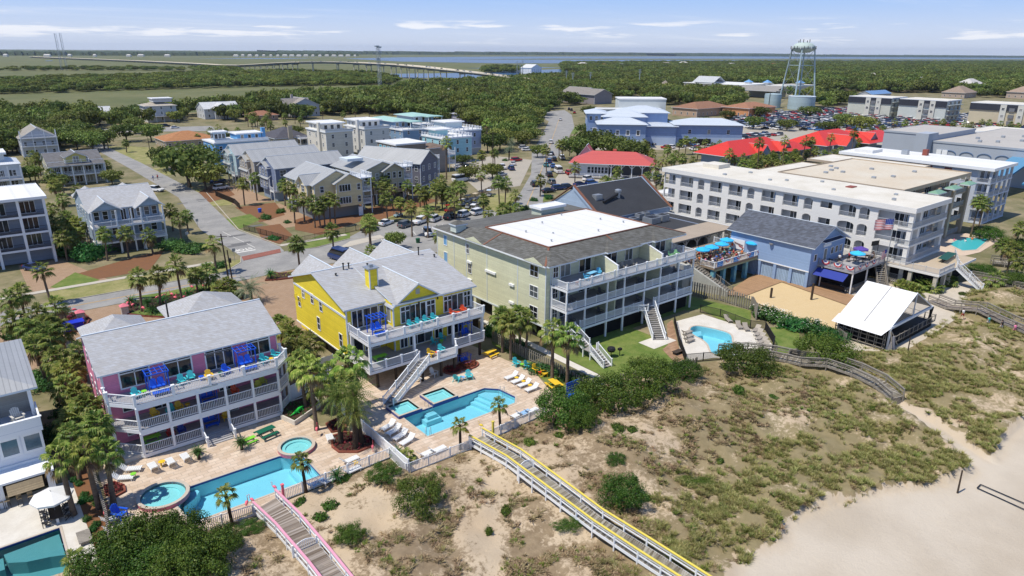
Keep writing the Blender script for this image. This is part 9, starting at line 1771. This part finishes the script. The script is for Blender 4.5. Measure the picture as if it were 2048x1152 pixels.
for a,b_,l in((wd[0],wd[1],'power line over the upper left wood'),(wd[1],wd[4],'power line over the white gabled house'),(wd[4],wd[3],'power line behind the cream pair'),(wd[3],wd[5],'power line over the central wood')):wire(a,b_,3,l,'power lines over the wood');
WTB=mat('tank_blue',(.36,.46,.50),.6,.12,.08,'line',2.4,axis='Z',dark=.93);WTG=mat('tower_green',(.42,.50,.47),.6,.22,.12)
tx,ty=P(1601,218.5);t=thing('storage_tank','round pale blue water tank standing at the foot of the water tower','water tank',(tx,ty,0));b=MB().lathe((tx,ty,0),((9.6,0),(9.6,9.4),(9.2,9.5),(.1,10.2)),40);b.build('shell',WTB,t);MB().lathe((tx,ty,9.4),((9.75,0),(9.75,.25),(9.5,.25)),40).build('rim',TRIM,t)
lx,ly=P(1543.5,215.5);t=thing('storage_tank','taller narrow blue water tank left of the tower','water tank',(lx,ly,0));MB().lathe((lx,ly,0),((6.2,0),(6.2,10.2),(5.9,10.4),(.1,11)),32).build('shell',WTB,t);MB().box(lx-6.5,ly-1.2,0,lx-6.1,ly-.9,11.4).build('ladder',BLK,t)
wx,wy=tx+14,ty+12;zb=topz(1611,106,wx,wy);zt=topz(1611,84,wx,wy);t=thing('water_tower','pale green water tower on slanting legs with antennas round its bowl','water tower',(wx,wy,0));r0=8.3;mz=(zb+zt)/2
MB().lathe((wx,wy,zb),((.3,0),(r0*.55,.3),(r0*.88,(zt-zb)*.22),(r0,(zt-zb)*.45),(r0*.97,(zt-zb)*.62),(r0*.75,(zt-zb)*.85),(r0*.4,(zt-zb)*.97),(.2,zt-zb)),36).build('bowl',WTG,t,smooth=True)
bz=zb+(zt-zb)*.42;MB().lathe((wx,wy,bz),((r0+.1,0),(r0+.9,0),(r0+.9,.25),(r0+.1,.25)),36).build('walkway',STEEL,t)
legs=[]
for k in range(4):
 a=k*PI/2+.4;p0=(wx+13.5*math.cos(a),wy+13.5*math.sin(a),0);p1=(wx+8*math.cos(a),wy+8*math.sin(a),bz);legs.append((p0,p1));MB().tube([p0,p1],[.62,.55],8).build('leg',WTB,t)
for f_ in(.38,.72):
 for k in range(4):q0=Vector(legs[k][0]).lerp(Vector(legs[k][1]),f_);q1=Vector(legs[(k+1)%4][0]).lerp(Vector(legs[(k+1)%4][1]),f_);MB().bar(q0,q1,.4).build('strut',WTB,t)
for fa,fb in((.0,.38),(.38,.72),(.72,.98)):
 for k in range(4):
  for u_,v_ in((fa,fb),(fb,fa)):q0=Vector(legs[k][0]).lerp(Vector(legs[k][1]),u_);q1=Vector(legs[(k+1)%4][0]).lerp(Vector(legs[(k+1)%4][1]),v_);MB().bar(q0,q1,.12).build('brace',STEEL,t)
for k in range(22):a=k*PI/11;x,y=wx+(r0+.8)*math.cos(a),wy+(r0+.8)*math.sin(a);MB().box(x-.16,y-.16,bz-.6,x+.16,y+.16,bz+1.6).build('antenna',BLK if k%3 else WHT,t)
for k in range(9):a=k*.7;x,y=wx+4*math.cos(a),wy+4*math.sin(a);MB().box(x-.14,y-.14,zt-.8,x+.14,y+.14,zt+1.0+(k%3)*.5).build('antenna',BLK,t)
MB().bar((legs[1][1][0],legs[1][1][1],bz),(legs[1][0][0]*.5+legs[1][1][0]*.5,legs[1][0][1]*.5+legs[1][1][1]*.5,bz*.5),.9).build('cable_bundle',BLK,t)
FW=mat('far_forest_floor',(.045,.065,.03),.95,.3,.01)
def shore(name,a,b,zmin,hgt,n,seed,m,label):
 """a long irregular wooded bank from pixel point a to b"""
 rr=random.Random(seed);p=Vector((*P(*a),0));q=Vector((*P(*b),0));nn=Vector((-(q-p).y,(q-p).x,0)).normalized();mb=MB();dep=900
 if nn.dot(Vector((CF.x,CF.y,0)))<0:nn=-nn
 pr_=[]
 for i in range(n+1):
  c=p.lerp(q,i/n)+nn*rr.uniform(-60,60);h=hgt*rr.uniform(.75,1.2);pr_.append([c,c+nn*25+Vector((0,0,h*.85)),c+nn*dep+Vector((0,0,h)),c+nn*(dep+40)])
 vs=[v for s in pr_ for v in s];fs=[(i*4+j,(i+1)*4+j,(i+1)*4+j+1,i*4+j+1)for i in range(n)for j in range(3)]
 mb.add(vs,fs);o=mb.build(name,m);o['kind']='stuff';tag(o,label,'far wood')
shore('far_shore_wood',(-500,110.5),(720,112),0,24,260,1,FW,'dark blue-green band of woods along the far left horizon');shore('far_shore_wood',(560,108.5),(1600,112.2),0,32,260,2,FW,'thin dark band of woods along the far central horizon');shore('far_shore_wood',(1350,112.0),(2500,118),0,26,220,3,FW,'thin dark band of woods along the far right horizon')
rr=random.Random(4)
for i in range(26):
 px=[12,92,97,140,190,258,282,335][i]if i<8 else 360+i*14;x,y=P(px,113.2+(i%3)*.25);w_=rr.uniform(14,34);solo('far_house',MB().box(-w_/2,-8,0,w_/2,8,9).add([(-w_/2,-8,9),(w_/2,-8,9),(w_/2,8,9),(-w_/2,8,9),(-w_/3,0,13),(w_/3,0,13)],((0,1,5,4),(2,3,4,5),(1,2,5),(3,0,4))),[TSTUC],'tiny pale house on the far shore under the dark wood','house',(x,y,0),-.6,'tiny houses on the far shore',(.6,.58,.54))
for i,(px,py,h)in enumerate(((1165,136,14),(1208,137,12),(1243,137,12),(1332,134,13),(1366,133,14),(1168,152,10),(1222,160,9),(1302,156,10),(1462,135,12),(1546,135,12),(1840,172,11),(1762,176,10),(1741,161,11),(1905,152,11),(1100,178,9),(1395,168,9),(900,196,8),(1062,196,8),(980,205,8),(1330,178,9))):
 x,y=P(px,py);w_=12 if py>150 else 20;solo('roof_in_wood',MB().box(-w_/2,-w_/3,0,w_/2,w_/3,h-3).mi(1).add([(-w_/2-1,-w_/3-1,h-3),(w_/2+1,-w_/3-1,h-3),(w_/2+1,w_/3+1,h-3),(-w_/2-1,w_/3+1,h-3),(-w_/3,0,h+.5),(w_/3,0,h+.5)],((0,1,5,4),(2,3,4,5),(1,2,5),(3,0,4))),[TSTUC,TRIMT],'house roof showing above the far tree tops','house',(x,y,0),i*.7,'roofs above the trees',((.6,.58,.55),(.42,.16,.08),(.5,.5,.52),(.3,.26,.22))[i%4])
for i in range(12):
 x,y=P(1058+i*5.2,152.5-(i%3)*1.6);b=loft(MB(),[(-5,1.2,1.5,0,1.2),(0,1.5,1.8,0,1.2),(4,.8,1.2,.2,1.5),(5.6,.1,.2,.8,1.6)]);b.box(-3,-1,1.2,1,1,2.6);solo('motor_boat',b,[TSTUC],'small white boat in the marina by the bridge end','boat',(x,y,.28),rr.uniform(0,3),'boats in the marina',(.7,.7,.7))
hz=MB().box(-14000,-600,-6,16000,15500,140);ho=hz.build('haze',None or mat('haze_surface_unused',(1,1,1)));ho.data.materials.clear()
HM=bpy.data.materials.new('haze');HM.use_nodes=True;hn=HM.node_tree;hn.nodes.clear();o_=hn.nodes.new('ShaderNodeOutputMaterial');pv=hn.nodes.new('ShaderNodeVolumePrincipled');pv.inputs['Color'].default_value=(.70,.82,1,1);pv.inputs['Density'].default_value=.000035;pv.inputs['Anisotropy'].default_value=.2;hn.links.new(pv.outputs[0],o_.inputs['Volume']);ho.data.materials.append(HM);ho['kind']='stuff'
byl={}
for o in SC.objects:
 if o.parent is None and o.get('label')and o.get('kind')is None:byl.setdefault(o['label'],[]).append(o)
for l9,v9 in byl.items():
 if len(v9)>1 and len(v9)<100:rank(v9,'{o} from the left: '+l9)if len(l9.split())<12 else rank(v9,'{o} one: '+l9)
